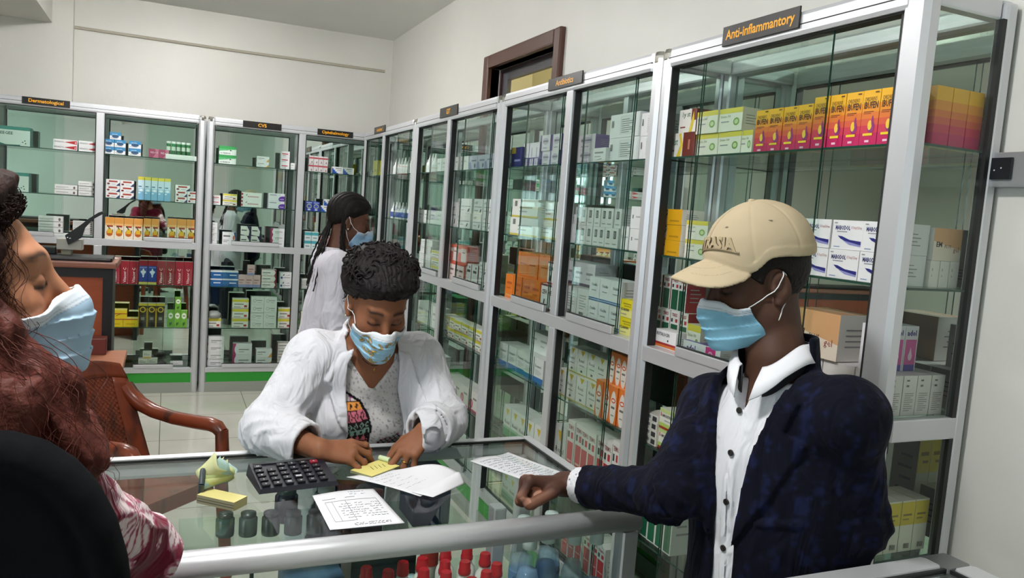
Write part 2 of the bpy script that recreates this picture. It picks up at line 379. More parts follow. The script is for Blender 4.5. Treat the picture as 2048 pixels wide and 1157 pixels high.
        mb = MB(); cbox(mb, wl, sR-sg*.05, sR-sg*.0, .02, CD-.02, 0, .163, M_PLINTH); part(mb, 'plinth', root)
    else:
        lo, hi = lohi(wl, sR-sg*.010, sR-sg*.006, .05, CD-.04, .2, ZT-.05)
        mb = MB(); mb.box(lo, hi, M_GLASS); part(mb, 'side_pane', root)
    for (txt, a, b_, z0, z1, lab) in signs:
        mb = MB(); cbox(mb, wl, a, b_, -.009, -.003, z0, z1, mat('#14110f', .35, name='black_sign_plate'), bevel=.001)
        so = part(mb, 'sign', root, label=lab)
        v, f = text_geo(txt, .022, 3)
        H, L = (z1-z0), abs(b_-a); w = v[:, 0].max(); th = H*.52; desc = any(ch in 'pgyq' for ch in txt)
        if desc: th = H*.66
        sx = min(th*1.05, L*.90/w); zb = z0+(H-th)/2-(H*.03 if desc else 0); off = (L-w*sx)/2
        pts = [(a+sg*(off+p[0]*sx), zb+p[1]*th) for p in v]
        mb = MB(); mb.add([(s, YF-.0096, z) if wl == 'B' else (XF-.0096, s, z) for s, z in pts], f, mat('#f7ad1a', .4, name='amber_lettering'))
        part(mb, 'lettering', so, label='amber lettering')
    return root
cabinet('B', -1.205, .262, [-.469], 'aluminium glass cabinet under the dermatological sign on the far wall', [(.02, .60), (.44, .97)], [(.02, .6), (.36, .80)],
        [('Dermatological', -.97, -.668, 2.150, 2.200, 'black sign lettered Dermatological')])
cabinet('B', .278, 1.80, [1.003], 'aluminium glass cabinet under the two signs nearest the far corner', [(.24, .81), (.45, .55)], [(.18, .88), (.3, .6)],
        [('CVS', .535, .831, 2.148, 2.199, 'black sign lettered CVS'), ('Ophthalmology', 1.118, 1.412, 2.149, 2.198, 'black sign lettered Ophthalmology')], capR=False)
cabinet('R', 6.685, 5.188, [6.03], 'aluminium glass cabinet filling the far end of the right wall', [(.1, .72), (.45, .85)], [(.1, .7), (.3, .8)],
        [('Antiasthmal', 6.30, 5.96, 2.168, 2.219, 'small black sign on the corner cabinet')], capL=False)
cabinet('R', 5.180, 3.698, [4.482], 'aluminium glass cabinet under the GIT sign', [(.45, .95), (.30, .89)], [(.2, .72), (.1, .8)],
        [('GIT', 4.637, 4.32, 2.160, 2.218, 'black sign lettered GIT')])
cabinet('R', 3.688, 2.303, [2.953], 'aluminium glass cabinet under the Antibiotics sign', [(.37, .91), (.17, .80)], [(.12, .72), (.2, .75)],
        [('Antibiotics', 3.145, 2.838, 2.158, 2.207, 'black sign lettered Antibiotics')])
cabinet('R', 2.293, 1.272, [], 'aluminium glass cabinet with side pane under the Anti-inflammantory sign', [(.2, .77)], [(.2, .75)],
        [('Anti-inflammantory', 1.968, 1.655, 2.158, 2.214, 'black sign lettered Anti-inflammantory')], endglass=True, pw=.045, pwR=.072)
ROWS = [
 ('beegee', 'B', 1.847, -1.153, 0.2317, 1, 1, 0.1354, 0.12, 0.05),
 ('beegee', 'B', 1.517, -1.159, 0.2327, 1, 1, 0.1379, 0.12, 0.05),
 ('redarrow', 'B', 1.847, -0.78, 0.1589, 1, 2, 0.0379, 0.05, 0.06),
 ('redarrow', 'B', 1.847, -0.614, 0.1358, 1, 2, 0.0392, 0.05, 0.06),
 ('flatdot', 'B', 1.517, -0.765, 0.1502, 1, 2, 0.0368, 0.05, 0.06),
 ('flatdot', 'B', 1.517, -0.611, 0.1198, 1, 3, 0.0362, 0.05, 0.06),
 ('flatdot', 'B', 1.225, -0.867, 0.1618, 1, 3, 0.0419, 0.05, 0.06),
 ('flatdot', 'B', 1.225, -0.643, 0.1433, 1, 7, 0.0142, 0.05, 0.06),
 ('bluebox', 'B', 1.847, -0.451, 0.0763, 2, 2, 0.0551, 0.07, 0.06),
 ('bluetop', 'B', 1.957, -0.409, 0.078, 1, 1, 0.055, 0.07, 0.06),
 ('bluebox', 'B', 1.847, -0.278, 0.0864, 1, 2, 0.0566, 0.07, 0.06),
 ('pinkbox', 'B', 1.847, -0.14, 0.0725, 2, 1, 0.067, 0.06, 0.07),
 ('navytri', 'B', 1.517, -0.428, 0.0977, 2, 3, 0.0463, 0.08, 0.06),
 ('waterbox', 'B', 1.517, -0.208, 0.0467, 5, 1, 0.1766, 0.07, 0.06),
 ('navytri', 'B', 1.517, 0.058, 0.0876, 2, 2, 0.0452, 0.06, 0.06),
 ('navytop', 'B', 1.607, 0.056, 0.1089, 1, 1, 0.045, 0.06, 0.06),
 ('pear', 'B', 1.205, -0.427, 0.0656, 4, 1, 0.1636, 0.05, 0.05),
 ('pear', 'B', 1.205, -0.162, 0.0568, 2, 1, 0.1687, 0.05, 0.07),
 ('pear', 'B', 1.205, 0.009, 0.0693, 3, 1, 0.18, 0.05, 0.06),
 ('vitacor', 'B', 0.86, -0.376, 0.0638, 3, 1, 0.1788, 0.08, 0.05),
 ('bluefig', 'B', 0.86, -0.184, 0.0639, 2, 1, 0.1871, 0.08, 0.05),
 ('vitacor', 'B', 0.86, -0.056, 0.0656, 4, 1, 0.1887, 0.08, 0.05),
 ('yellowflat', 'B', 0.522, -0.389, 0.1048, 2, 1, 0.0668, 0.1, 0.05),
 ('yellowtop', 'B', 0.589, -0.37, 0.1112, 1, 1, 0.066, 0.1, 0.05),
 ('blackyel', 'B', 0.522, -0.179, 0.0633, 3, 1, 0.1881, 0.07, 0.05),
 ('greenface', 'B', 0.522, 0.029, 0.049, 3, 1, 0.1365, 0.05, 0.05),
 ('greentop', 'B', 0.659, 0.081, 0.0477, 1, 1, 0.105, 0.05, 0.05),
 ('creambox', 'B', 0.205, -0.172, 0.0702, 2, 1, 0.0626, 0.05, 0.06),
 ('creambox', 'B', 0.268, -0.141, 0.0647, 1, 1, 0.055, 0.05, 0.06),
 ('whiteplain', 'B', 0.205, 0.06, 0.0967, 1, 1, 0.0201, 0.08, 0.1),
 ('greenwhite', 'B', 1.847, 0.367, 0.132, 1, 2, 0.0703, 0.09, 0.06),
 ('whiteorange', 'B', 1.847, 0.659, 0.0979, 1, 2, 0.0433, 0.06, 0.08),
 ('redline', 'B', 1.847, 0.846, 0.072, 1, 3, 0.0483, 0.07, 0.07),
 ('whiteplain', 'B', 1.847, 0.925, 0.0362, 1, 1, 0.0541, 0.04, 0.06),
 ('redline', 'B', 1.517, 0.326, 0.0675, 1, 2, 0.0378, 0.06, 0.06),
 ('yellowline', 'B', 1.517, 0.409, 0.1103, 1, 2, 0.047, 0.06, 0.06),
 ('redsquares', 'B', 1.517, 0.55, 0.1592, 1, 2, 0.0584, 0.06, 0.06),
 ('purpleblob', 'B', 1.517, 0.76, 0.1313, 1, 2, 0.0625, 0.08, 0.06),
 ('whiteplain', 'B', 1.205, 0.325, 0.0526, 1, 4, 0.0422, 0.07, 0.05),
 ('redswirl', 'B', 1.205, 0.415, 0.103, 1, 1, 0.0981, 0.08, 0.05),
 ('darkswirl', 'B', 1.205, 0.554, 0.0819, 2, 2, 0.0772, 0.08, 0.06),
 ('magentaend', 'B', 1.205, 0.792, 0.108, 1, 3, 0.0495, 0.08, 0.05),
 ('blueband', 'B', 0.86, 0.307, 0.122, 2, 2, 0.0638, 0.1, 0.05),
 ('pinkblue', 'B', 0.86, 0.551, 0.0588, 3, 1, 0.0991, 0.05, 0.06),
 ('pinktop', 'B', 0.959, 0.619, 0.0588, 1, 1, 0.085, 0.05, 0.06),
 ('maroonend', 'B', 0.86, 0.731, 0.1197, 1, 3, 0.0507, 0.08, 0.05),
 ('whiteblue', 'B', 0.86, 0.879, 0.0974, 1, 2, 0.0664, 0.08, 0.05),
 ('yellowline', 'B', 0.522, 0.314, 0.1179, 1, 1, 0.08, 0.09, 0.05),
 ('yellowline', 'B', 0.522, 0.513, 0.1287, 1, 3, 0.0799, 0.09, 0.05),
 ('script', 'B', 0.522, 0.657, 0.1038, 2, 4, 0.0649, 0.08, 0.05),
 ('yellowline', 'B', 0.522, 0.877, 0.1059, 1, 2, 0.0841, 0.08, 0.05),
 ('magentaend', 'B', 0.205, 0.317, 0.1454, 1, 4, 0.0605, 0.08, 0.05),
 ('magentaend', 'B', 0.205, 0.534, 0.15, 1, 2, 0.0895, 0.08, 0.08),
 ('whiteorange', 'B', 0.205, 0.713, 0.1284, 1, 2, 0.069, 0.08, 0.05),
 ('maroonend', 'B', 0.205, 0.886, 0.1147, 1, 4, 0.0482, 0.08, 0.05),
 ('redsmall', 'B', 1.847, 1.069, 0.0391, 4, 2, 0.0644, 0.06, 0.05),
 ('bluestair', 'B', 1.847, 1.265, 0.0931, 2, 1, 0.0563, 0.07, 0.06),
 ('royalblue', 'B', 1.517, 1.06, 0.0577, 2, 1, 0.0819, 0.06, 0.05),
 ('bluestair', 'B', 1.517, 1.186, 0.0862, 2, 1, 0.0532, 0.06, 0.06),
 ('bluestairtop', 'B', 1.57, 1.212, 0.0881, 1, 1, 0.055, 0.06, 0.06),
 ('tealsmall', 'B', 1.205, 1.062, 0.0579, 2, 2, 0.0698, 0.06, 0.05),
 ('rosebox', 'B', 1.205, 1.184, 0.0483, 2, 1, 0.1124, 0.08, 0.06),
 ('flatdot', 'B', 0.86, 1.054, 0.1245, 1, 3, 0.0281, 0.08, 0.05),
 ('yellowside', 'B', 0.522, 1.061, 0.054, 1, 1, 0.1461, 0.06, 0.05),
 ('yellowside', 'B', 0.522, 1.132, 0.0966, 1, 1, 0.0743, 0.06, 0.05),
 ('yellowbox', 'R', 1.847, 6.546, 0.188, 1, 1, 0.1237, 0.05, 0.06),
 ('whitepale', 'R', 1.847, 5.218, 0.1137, 4, 1, 0.0927, 0.08, 0.1),
 ('whitepale', 'R', 1.517, 5.247, 0.1352, 4, 1, 0.0841, 0.08, 0.08),
 ('whitepale', 'R', 1.847, 4.6, 0.1363, 2, 1, 0.0859, 0.08, 0.08),
 ('greypurple', 'R', 1.847, 4.311, 0.1228, 3, 1, 0.0843, 0.1, 0.08),
 ('lokit', 'R', 1.517, 4.542, 0.1275, 1, 1, 0.1452, 0.06, 0.06),
 ('lokit', 'R', 1.517, 4.434, 0.2379, 1, 2, 0.0841, 0.08, 0.07),
 ('lokit', 'R', 1.517, 4.182, 0.1364, 2, 2, 0.0846, 0.06, 0.08),
 ('whitepale', 'R', 1.205, 5.124, 0.2457, 1, 5, 0.0399, 0.08, 0.07),
 ('yellowline', 'R', 1.205, 4.868, 0.2153, 1, 3, 0.0478, 0.08, 0.07),
 ('salmon', 'R', 1.205, 4.45, 0.0847, 3, 1, 0.1034, 0.06, 0.05),
 ('salmontop', 'R', 1.308, 4.498, 0.1609, 2, 1, 0.105, 0.07, 0.06),
 ('darkredside', 'R', 1.205, 4.207, 0.1, 2, 1, 0.1159, 0.08, 0.06),
 ('lokit', 'R', 1.205, 3.991, 0.1189, 1, 2, 0.07, 0.06, 0.06),
 ('yellowline', 'R', 0.86, 4.533, 0.1112, 6, 2, 0.06, 0.07, 0.06),
 ('whitepale', 'R', 0.86, 5.064, 0.151, 3, 1, 0.1365, 0.07, 0.06),
 ('rosebig', 'R', 0.522, 4.445, 0.1424, 4, 1, 0.112, 0.09, 0.06),
 ('whitepale', 'R', 0.522, 4.992, 0.1076, 4, 1, 0.1804, 0.08, 0.06),
 ('navybox', 'R', 1.847, 3.677, 0.1292, 1, 1, 0.0997, 0.1, 0.07),
 ('purplestripe', 'R', 1.847, 3.574, 0.0612, 3, 1, 0.1164, 0.1, 0.09),
 ('purplebox', 'R', 1.847, 3.401, 0.1018, 2, 2, 0.0729, 0.12, 0.1),
 ('purplebox', 'R', 1.847, 3.035, 0.166, 1, 2, 0.0615, 0.12, 0.09),
 ('whitesmall', 'R', 1.847, 2.798, 0.0988, 1, 1, 0.0552, 0.06, 0.05),
 ('labelbig', 'R', 1.847, 2.714, 0.2161, 1, 2, 0.0894, 0.12, 0.07),
 ('labelbig', 'R', 1.847, 2.46, 0.1088, 1, 2, 0.0813, 0.12, 0.05),
 ('yelbottom', 'R', 1.517, 3.571, 0.3063, 1, 2, 0.0873, 0.1, 0.05),
 ('yelbottom', 'R', 1.517, 3.317, 0.1867, 1, 2, 0.0842, 0.1, 0.08),
 ('whitesmall', 'R', 1.517, 2.994, 0.082, 1, 3, 0.0393, 0.08, 0.05),
 ('blackcode', 'R', 1.517, 2.946, 0.0516, 7, 2, 0.0751, 0.06, 0.07),
 ('whitebig', 'R', 1.517, 2.561, 0.0569, 1, 1, 0.0864, 0.1, 0.06),
 ('whitebig', 'R', 1.517, 2.484, 0.1167, 1, 2, 0.0803, 0.1, 0.05),
 ('orangebox', 'R', 1.205, 3.583, 0.0987, 4, 1, 0.1171, 0.1, 0.05),
 ('orangetop', 'R', 1.322, 3.505, 0.1217, 3, 1, 0.118, 0.1, 0.07),
 ('cefa', 'R', 1.205, 3.172, 0.0708, 2, 1, 0.1146, 0.05, 0.045),
 ('cefa', 'R', 1.32, 3.146, 0.0602, 1, 1, 0.1, 0.05, 0.06),
 ('violetbase', 'R', 1.334, 3.111, 0.0963, 3, 1, 0.1, 0.1, 0.12),
 ('codebox', 'R', 1.205, 2.951, 0.0925, 2, 1, 0.1288, 0.08, 0.06),
 ('oxid', 'R', 1.205, 2.761, 0.0839, 3, 2, 0.0943, 0.1, 0.06),
 ('clarinin', 'R', 1.205, 2.492, 0.0971, 1, 2, 0.0658, 0.06, 0.045),
 ('bluebottom', 'R', 0.86, 3.621, 0.1009, 5, 1, 0.1124, 0.1, 0.06),
 ('whitepale', 'R', 0.972, 3.407, 0.1099, 2, 1, 0.095, 0.08, 0.12),
 ('yeltri', 'R', 0.86, 2.996, 0.0881, 4, 1, 0.1099, 0.08, 0.07),
 ('yeltritop', 'R', 0.97, 2.947, 0.0817, 4, 1, 0.105, 0.08, 0.09),
 ('orangewhite', 'R', 0.86, 2.628, 0.055, 4, 1, 0.1419, 0.08, 0.05),
 ('orangetall', 'R', 1.002, 2.582, 0.0475, 3, 1, 0.12, 0.08, 0.07),
 ('greentri', 'R', 0.522, 3.519, 0.0904, 5, 1, 0.1529, 0.1, 0.06),
 ('greentri', 'R', 0.522, 2.996, 0.1154, 1, 1, 0.2, 0.08, 0.08),
 ('redtall', 'R', 0.522, 2.842, 0.0602, 6, 1, 0.261, 0.1, 0.06),
 ('greentall', 'R', 0.522, 2.477, 0.0478, 1, 1, 0.2796, 0.1, 0.06),
 ('redtall', 'R', 0.522, 2.422, 0.0532, 1, 1, 0.2885, 0.1, 0.06),
 ('brownband', 'R', 1.847, 2.306, 0.1615, 1, 1, 0.0802, 0.07, 0.05),
 ('browntop', 'R', 1.927, 2.238, 0.0962, 1, 1, 0.075, 0.07, 0.05),
 ('yeldot', 'R', 1.847, 2.147, 0.1109, 2, 2, 0.0702, 0.07, 0.06),
 ('yeldot', 'R', 1.847, 1.935, 0.0558, 1, 1, 0.07, 0.07, 0.07),
 ('ibufen', 'R', 1.847, 1.879, 0.0572, 4, 1, 0.1244, 0.06, 0.07),
 ('ibufen', 'R', 1.847, 1.621, 0.0531, 5, 1, 0.1324, 0.06, 0.045),
 ('yelwhite', 'R', 1.517, 2.299, 0.1349, 1, 3, 0.0519, 0.09, 0.05),
 ('yeldot', 'R', 1.517, 2.155, 0.1171, 1, 2, 0.0611, 0.09, 0.06),
 ('mabodol', 'R', 1.517, 1.618, 0.0983, 3, 2, 0.0733, 0.11, 0.045),
 ('tresgreen', 'R', 1.205, 2.352, 0.0517, 4, 1, 0.1239, 0.08, 0.1),
 ('tresgreen', 'R', 1.329, 2.361, 0.0478, 4, 1, 0.115, 0.08, 0.1),
 ('rotal', 'R', 1.205, 2.25, 0.1261, 1, 1, 0.0604, 0.06, 0.045),
 ('yeldot', 'R', 1.205, 2.102, 0.0744, 1, 1, 0.1, 0.08, 0.06),
 ('adolflat', 'R', 1.205, 2.09, 0.1865, 1, 1, 0.0488, 0.05, 0.05),
 ('plusgel', 'R', 1.305, 1.632, 0.1651, 1, 1, 0.12, 0.12, 0.06),
 ('amoxend', 'R', 0.86, 2.281, 0.0844, 1, 4, 0.0263, 0.09, 0.05),
 ('amox', 'R', 0.86, 2.199, 0.0991, 2, 2, 0.0693, 0.06, 0.06),
 ('orangetall', 'R', 0.86, 2.015, 0.0577, 3, 1, 0.1603, 0.08, 0.1),
 ('greentall', 'R', 0.522, 2.314, 0.0485, 5, 1, 0.2272, 0.09, 0.06),
]
# ================================================================ cartons on the shelves
K, NV, RD, GY = '#22252b', '#1f2a66', '#b3272c', '#9a9ea0'
def lines(u0, u1, v0, v1, n, c=GY): return [('r', u0, v0+(v1-v0)*i/n, u0+(u1-u0)*(1 if i % 3 else .7), v0+(v1-v0)*(i+.35)/n, c) for i in range(n)]
def T(s, u, v, h, c=K, bold=0.0, rot=0, mw=None): return ('t', s, u, v, h, c, bold, rot, mw)
def R(u0, v0, u1, v1, c): return ('r', u0, v0, u1, v1, c)
def P(c, *pts): return ('p', pts, c)
def El(u, v, ru, rv, c): return ('e', u, v, ru, rv, c)
def code(u, v, w, h): return [R(u+w*i/9, v, u+w*(i+(.6 if i % 3 else .35))/9, v+h, K) for i in range(9)]
IBG = [(0, .22, '#c2185b'), (.22, .36, '#cf3550'), (.36, .48, '#d85a3c'), (.48, .60, '#e0782c'), (.60, .76, '#e89524'), (.76, 1, '#efb51f')]
WH = '#e9eaea'
STY = {
 'beegee': dict(n='supplement_carton', d='large teal and white carton', f='#e4efe9', s='#2f6f68', t='#3c8a80', p=[R(0, .82, 1, 1, '#3f9186'), P('#2c756c', (0, 0), (1, 0), (1, .35), (.78, .06), (.35, .03), (.12, .14), (0, .34)), P('#e4efe9', (.72, .0), (1, .72), (1, 0)), T('BEEGEE', .12, .56, .16, '#1c5148', .02), El(.8, .2, .02, .03, '#1c5148'), El(.86, .28, .02, .03, '#1c5148'), El(.88, .14, .02, .03, '#1c5148')]),
 'redarrow': dict(n='ointment_carton', d='white carton with red arrow', f=WH, s='#d8d8d6', t='#e4e4e4', p=[P('#b8262c', (.45, .5), (.97, .92), (.97, .12)), T('KENAZOL', .05, .38, .3, '#3a3a3c', .01, 0, .4), R(.9, .25, .93, .7, '#f0dede')]),
 'flatdot': dict(n='ointment_carton', d='flat white lettered carton', f='#e6e7e5', s='#c7ccc8', t='#dcdedb', p=[R(.05, .48, .6, .56, '#77797b'), R(.05, .3, .45, .36, '#a5a7a8'), El(.86, .45, .05, .28, '#6c5f5d'), R(0, .03, 1, .1, '#8d8480')]),
 'bluebox': dict(n='tablet_box', d='white and sky-blue box', f=WH, s='#cfd8de', t='#3f8fbe', p=[R(0, .52, 1, 1, '#3787b8'), El(.5, .42, .32, .2, '#2a4f73'), R(.1, .15, .7, .22, GY), T('rimadin', .2, .65, .16, '#dcecf5')]),
 'pinkbox': dict(n='tablet_box', d='pink and magenta box', f='#d66f92', s='#c9a7b4', t='#dca9bb', p=[P('#a93a63', (0, 0), (.4, 0), (.8, .6), (.6, 1), (0, 1)), T('RELAX', .2, .5, .2, '#f0d8e0')]),
 'navytri': dict(n='tablet_box', d='white box with red bar', f=WH, s='#8f9094', t='#dfe0e0', p=[R(.2, .55, .82, .82, '#a8402f'), P('#272a5c', (1, 0), (1, .55), (.72, 0)), El(.18, .28, .1, .16, '#7b2f2b'), R(.4, .2, .7, .27, GY)]),
 'waterbox': dict(n='solution_carton', d='sky-blue water-picture carton', f='#c9e2ee', s='#6f766f', t='#e3d66a', p=[R(0, .86, 1, 1, '#dccf4a'), R(0, 0, 1, .42, '#7fb7da'), R(0, .36, 1, .5, '#a5cfe6'), R(.1, .56, .6, .6, '#2c5d8a'), El(.5, .42, .3, .05, '#e8f3f8'), El(.25, .3, .2, .03, '#d5e9f4')]),
 'pear': dict(n='vitamin_carton', d='tall orange pear-picture carton', f='#efe4d0', s='#c98a4a', t='#efe9dc', p=[R(0, .72, 1, 1, '#df9a45'), R(0, .62, 1, .72, '#e8b776'), R(.2, .55, .85, .63, '#a3372c'), El(.5, .28, .36, .16, '#dd8a1f'), El(.5, .36, .24, .14, '#e2b62a'), El(.5, .2, .33, .06, '#c4611b'), P('#274e22', (.45, .46), (.6, .44), (.38, .6), (.25, .6)), P('#2e5526', (.75, .42), (.9, .25), (.86, .44))]),
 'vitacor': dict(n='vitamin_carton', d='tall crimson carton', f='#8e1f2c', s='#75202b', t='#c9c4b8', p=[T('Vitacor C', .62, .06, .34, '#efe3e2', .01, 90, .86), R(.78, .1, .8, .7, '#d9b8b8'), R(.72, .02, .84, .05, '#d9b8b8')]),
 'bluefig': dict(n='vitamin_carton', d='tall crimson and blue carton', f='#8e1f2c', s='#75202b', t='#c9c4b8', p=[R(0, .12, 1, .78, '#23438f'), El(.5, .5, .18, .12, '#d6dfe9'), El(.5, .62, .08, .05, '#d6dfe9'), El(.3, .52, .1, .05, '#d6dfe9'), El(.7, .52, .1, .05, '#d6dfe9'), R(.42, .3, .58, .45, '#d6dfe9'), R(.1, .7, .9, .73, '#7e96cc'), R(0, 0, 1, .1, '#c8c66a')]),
 'yellowflat': dict(n='tablet_box', d='flat yellow box', f='#d6c020', s='#b3a11f', t='#d8cf72', p=[R(0, .84, 1, .96, '#a8552a'), R(.2, .3, .8, .42, '#b99c1c')]),
 'yellowtop': dict(n='tablet_box', d='flat yellow scribbled box', f='#d6c020', s='#b3a11f', t='#d8cf72', p=[R(0, .5, 1, .62, '#a8552a'), P(K, (.05, .2), (.12, .75), (.16, .7), (.09, .2)), P(K, (.3, .3), (.6, .6), (.62, .55), (.32, .25))]),
 'blackyel': dict(n='syrup_carton', d='tall black yellow-badged carton', f='#23241f', s='#3d3f36', t='#b9b9a8', p=[R(0, .9, 1, 1, '#cdbd3a'), El(.5, .74, .36, .12, '#d3b52a'), El(.5, .74, .24, .08, '#3c3118'), R(.12, .2, .88, .5, '#3a3b35'), R(0, 0, .06, .8, '#d3b52a'), R(.94, 0, 1, .8, '#d3b52a'), R(.3, .3, .7, .42, '#8b8c80')]),
 'greenface': dict(n='cream_carton', d='lime green white-disc carton', f='#6fae3a', s='#4f8a2c', t='#8fc45e', p=[El(.5, .68, .36, .18, '#e7f0df'), R(.3, .65, .7, .71, '#54803a'), El(.45, .2, .12, .1, '#2c5a1e'), El(.65, .25, .06, .1, '#2c5a1e')]),
 'creambox': dict(n='tablet_box', d='small ochre-based cream box', f='#d9dacb', s='#aeb2a8', t='#d8dacd', p=[R(.05, 0, .95, .25, '#c9a558'), R(.1, .5, .8, .6, GY), R(.1, .7, .5, .78, GY)]),
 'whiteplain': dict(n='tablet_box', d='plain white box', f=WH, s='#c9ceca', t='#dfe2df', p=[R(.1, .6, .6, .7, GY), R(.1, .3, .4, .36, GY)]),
 'greenwhite': dict(n='tablet_box', d='green and white box', f='#dfe9e2', s='#2f7a4d', t='#3fa463', p=[R(0, .68, 1, 1, '#36a155'), P('#5fb678', (0, .4), (1, .68), (0, .68)), T('A-TENROX', .08, .12, .16, '#1e3b2a', .02), P(K, (.35, .5), (.5, .62), (.48, .55)), P(K, (.62, .45), (.64, .62), (.75, .5))]),
 'whiteorange': dict(n='tablet_box', d='white box with orange corner', f=WH, s='#9fa5a1', t='#dfe0df', p=[P('#dd9a3c', (.75, 0), (1, 0), (1, .6)), R(.08, .6, .6, .7, '#7c7f80'), R(.08, .35, .4, .42, GY)]),
 'redline': dict(n='tablet_box', d='small white red-lettered box', f=WH, s='#d4d5d3', t='#e1e1e0', p=[R(.1, .45, .8, .62, '#c04a5a'), R(.1, .2, .6, .27, GY)]),
 'yellowline': dict(n='tablet_box', d='white and yellow box', f='#e9e9df', s='#b8bb9f', t='#e2e3d8', p=[R(0, .68, 1, .95, '#d8cb3c'), R(.12, .4, .7, .5, '#7d7d78'), R(.72, .15, .9, .36, '#a33a3a'), R(.1, .12, .5, .2, GY), R(0, 0, 1, .06, '#b99aa4')]),
 'redsquares': dict(n='tablet_box', d='white red-squared box', f='#e7ebe6', s='#993038', t='#dde0dc', p=[R(0, .1, .08, .4, '#a83540'), R(0, .6, .08, .9, '#a83540'), R(.3, .35, .85, .5, '#c99a9c'), P(K, (.2, .55), (.3, .8), (.26, .55))]),
 'purpleblob': dict(n='tablet_box', d='white box with purple arc', f='#e6e8ec', s='#cfd2d8', t='#dfe1e4', p=[El(.9, .25, .28, .42, '#5d35a0'), R(.7, .2, .95, .3, '#c8b8e0'), R(.08, .72, .5, .82, '#8a8e96')]),
 'redswirl': dict(n='tablet_box', d='white box with navy edge', f=WH, s='#23264f', t='#dfe0e2', p=[P('#2b3a86', (.9, 0), (1, 0), (1, 1), (.85, 1), (.97, .5)), El(.86, .55, .07, .2, '#c65a3a'), R(.08, .62, .6, .74, '#6b6e74'), R(.08, .3, .5, .36, GY), R(.08, .18, .4, .24, GY)]),
 'darkswirl': dict(n='tablet_box', d='white dark-swirled box', f='#dfe0d8', s='#2a2538', t='#55506a', p=[P('#2e2946', (.6, 1), (1, 1), (1, 0), (.8, 0), (.86, .5)), P('#2e2946', (0, 0), (.7, 0), (.2, .08), (0, .12)), R(.08, .5, .6, .62, '#55565a')]),
 'magentaend': dict(n='tablet_box', d='white box with magenta end', f=WH, s='#b4216c', t='#dedfe0', p=[P('#b0206a', (0, 0), (.16, 0), (.1, .5), (.16, 1), (0, 1)), El(.18, .45, .1, .36, '#e9e9ea'), R(.3, .4, .85, .5, '#8b8d90'), R(.3, .2, .6, .27, GY)]),
 'blueband': dict(n='tablet_box', d='white-topped deep blue box', f='#1f5f9c', s='#27507a', t='#e3e6e8', p=[R(0, .82, 1, 1, '#dfe6ea'), R(.45, .4, .9, .54, '#d6e2ec'), R(0, .3, .35, .62, '#2a6fae')]),
 'pinkblue': dict(n='tablet_box', d='pale pink and lilac box', f='#d4b5b3', s='#b2a0a6', t='#d9c9c7', p=[R(0, .0, 1, .22, '#8d93bd'), R(.1, .55, .8, .63, '#a06a6a'), R(.1, .35, .6, .4, '#a06a6a')]),
 'maroonend': dict(n='tablet_box', d='white box with maroon end', f='#e7e8e2', s='#8e1b3a', t='#d9dad5', p=[P('#8e1b3a', (.84, 0), (1, 0), (1, 1), (.84, 1), (.95, .5)), R(.06, .42, .6, .54, '#66686a'), R(0, .94, 1, 1, '#7d1a30'), R(.06, .2, .4, .26, GY)]),
 'whiteblue': dict(n='tablet_box', d='white box with scribble', f=WH, s='#c6cbd0', t='#dfe2e4', p=[R(.05, .2, .2, .45, '#2e3f86'), R(.28, .3, .85, .38, GY), P(K, (.2, .6), (.35, .85), (.33, .6)), P(K, (.45, .6), (.8, .72), (.8, .66)), ]),
 'script': dict(n='tablet_box', d='pale green-white scrolled box', f='#dfe5de', s='#bcc6bd', t='#d7ded7', p=[El(.28, .5, .12, .22, '#a3aba5'), El(.28, .5, .09, .17, '#dfe5de'), R(.42, .5, .85, .58, '#848d88'), R(.5, .25, .8, .31, '#a9b1ac')]),
 'redsmall': dict(n='tablet_box', d='small pale box with red stripe', f='#dedada', s='#c9c6c6', t='#d8d4d4', p=[R(0, .62, 1, .82, '#c0525a'), P('#7a4a4e', (.5, .1), (.8, .1), (.65, .4))]),
 'bluestair': dict(n='tablet_box', d='white box with blue steps', f=WH, s='#cdd3da', t='#dde1e5', p=[P('#1f55b5', (0, .75), (.12, .75), (.12, .52), (.25, .52), (.25, .3), (.4, .3), (.4, .1), (.55, .1), (.55, 0), (0, 0)), R(.3, .7, .85, .8, '#7d8288'), R(.5, .45, .85, .52, GY)]),
 'royalblue': dict(n='tablet_box', d='royal blue box', f='#2b3f9c', s='#25357f', t='#4a5cae', p=[El(.5, .5, .38, .24, '#b7bf8a'), El(.5, .5, .28, .16, '#4057b0'), R(.1, .8, .9, .9, '#9fb0dc'), R(.3, .08, .7, .22, '#c9d4ee')]),
 'tealsmall': dict(n='tablet_box', d='small teal and white box', f='#d9e6e4', s='#8fb0ae', t='#d5e0df', p=[R(0, .55, 1, .9, '#4aa7b0'), R(.2, .2, .8, .3, '#6b7f82')]),
 'rosebox': dict(n='tablet_box', d='rose striped box', f='#c9a8a6', s='#b08d8b', t='#cdbab8', p=[R(.2, .1, .3, .9, '#a84a4f'), R(.6, .1, .68, .9, '#a84a4f'), R(.4, .2, .46, .8, '#e3d3d0')]),
 'yellowside': dict(n='tablet_box', d='white box with yellow side', f='#e8e8da', s='#d9c92e', t='#e0e0d3', p=[R(.7, 0, 1, 1, '#d8c92e'), R(.1, .6, .55, .68, GY)]),
 'yellowbox': dict(n='tablet_box', d='bright yellow box', f='#e0d01e', s='#cfc01c', t='#e0d860', p=[R(.3, .3, .7, .4, '#7d741e')]),
 'whitepale': dict(n='tablet_box', d='plain pale box', f='#dde3de', s='#c3ccc6', t='#d8dfda', p=[R(.12, .6, .7, .7, '#a9b3ae'), R(.12, .35, .5, .42, '#b9c2bd')]),
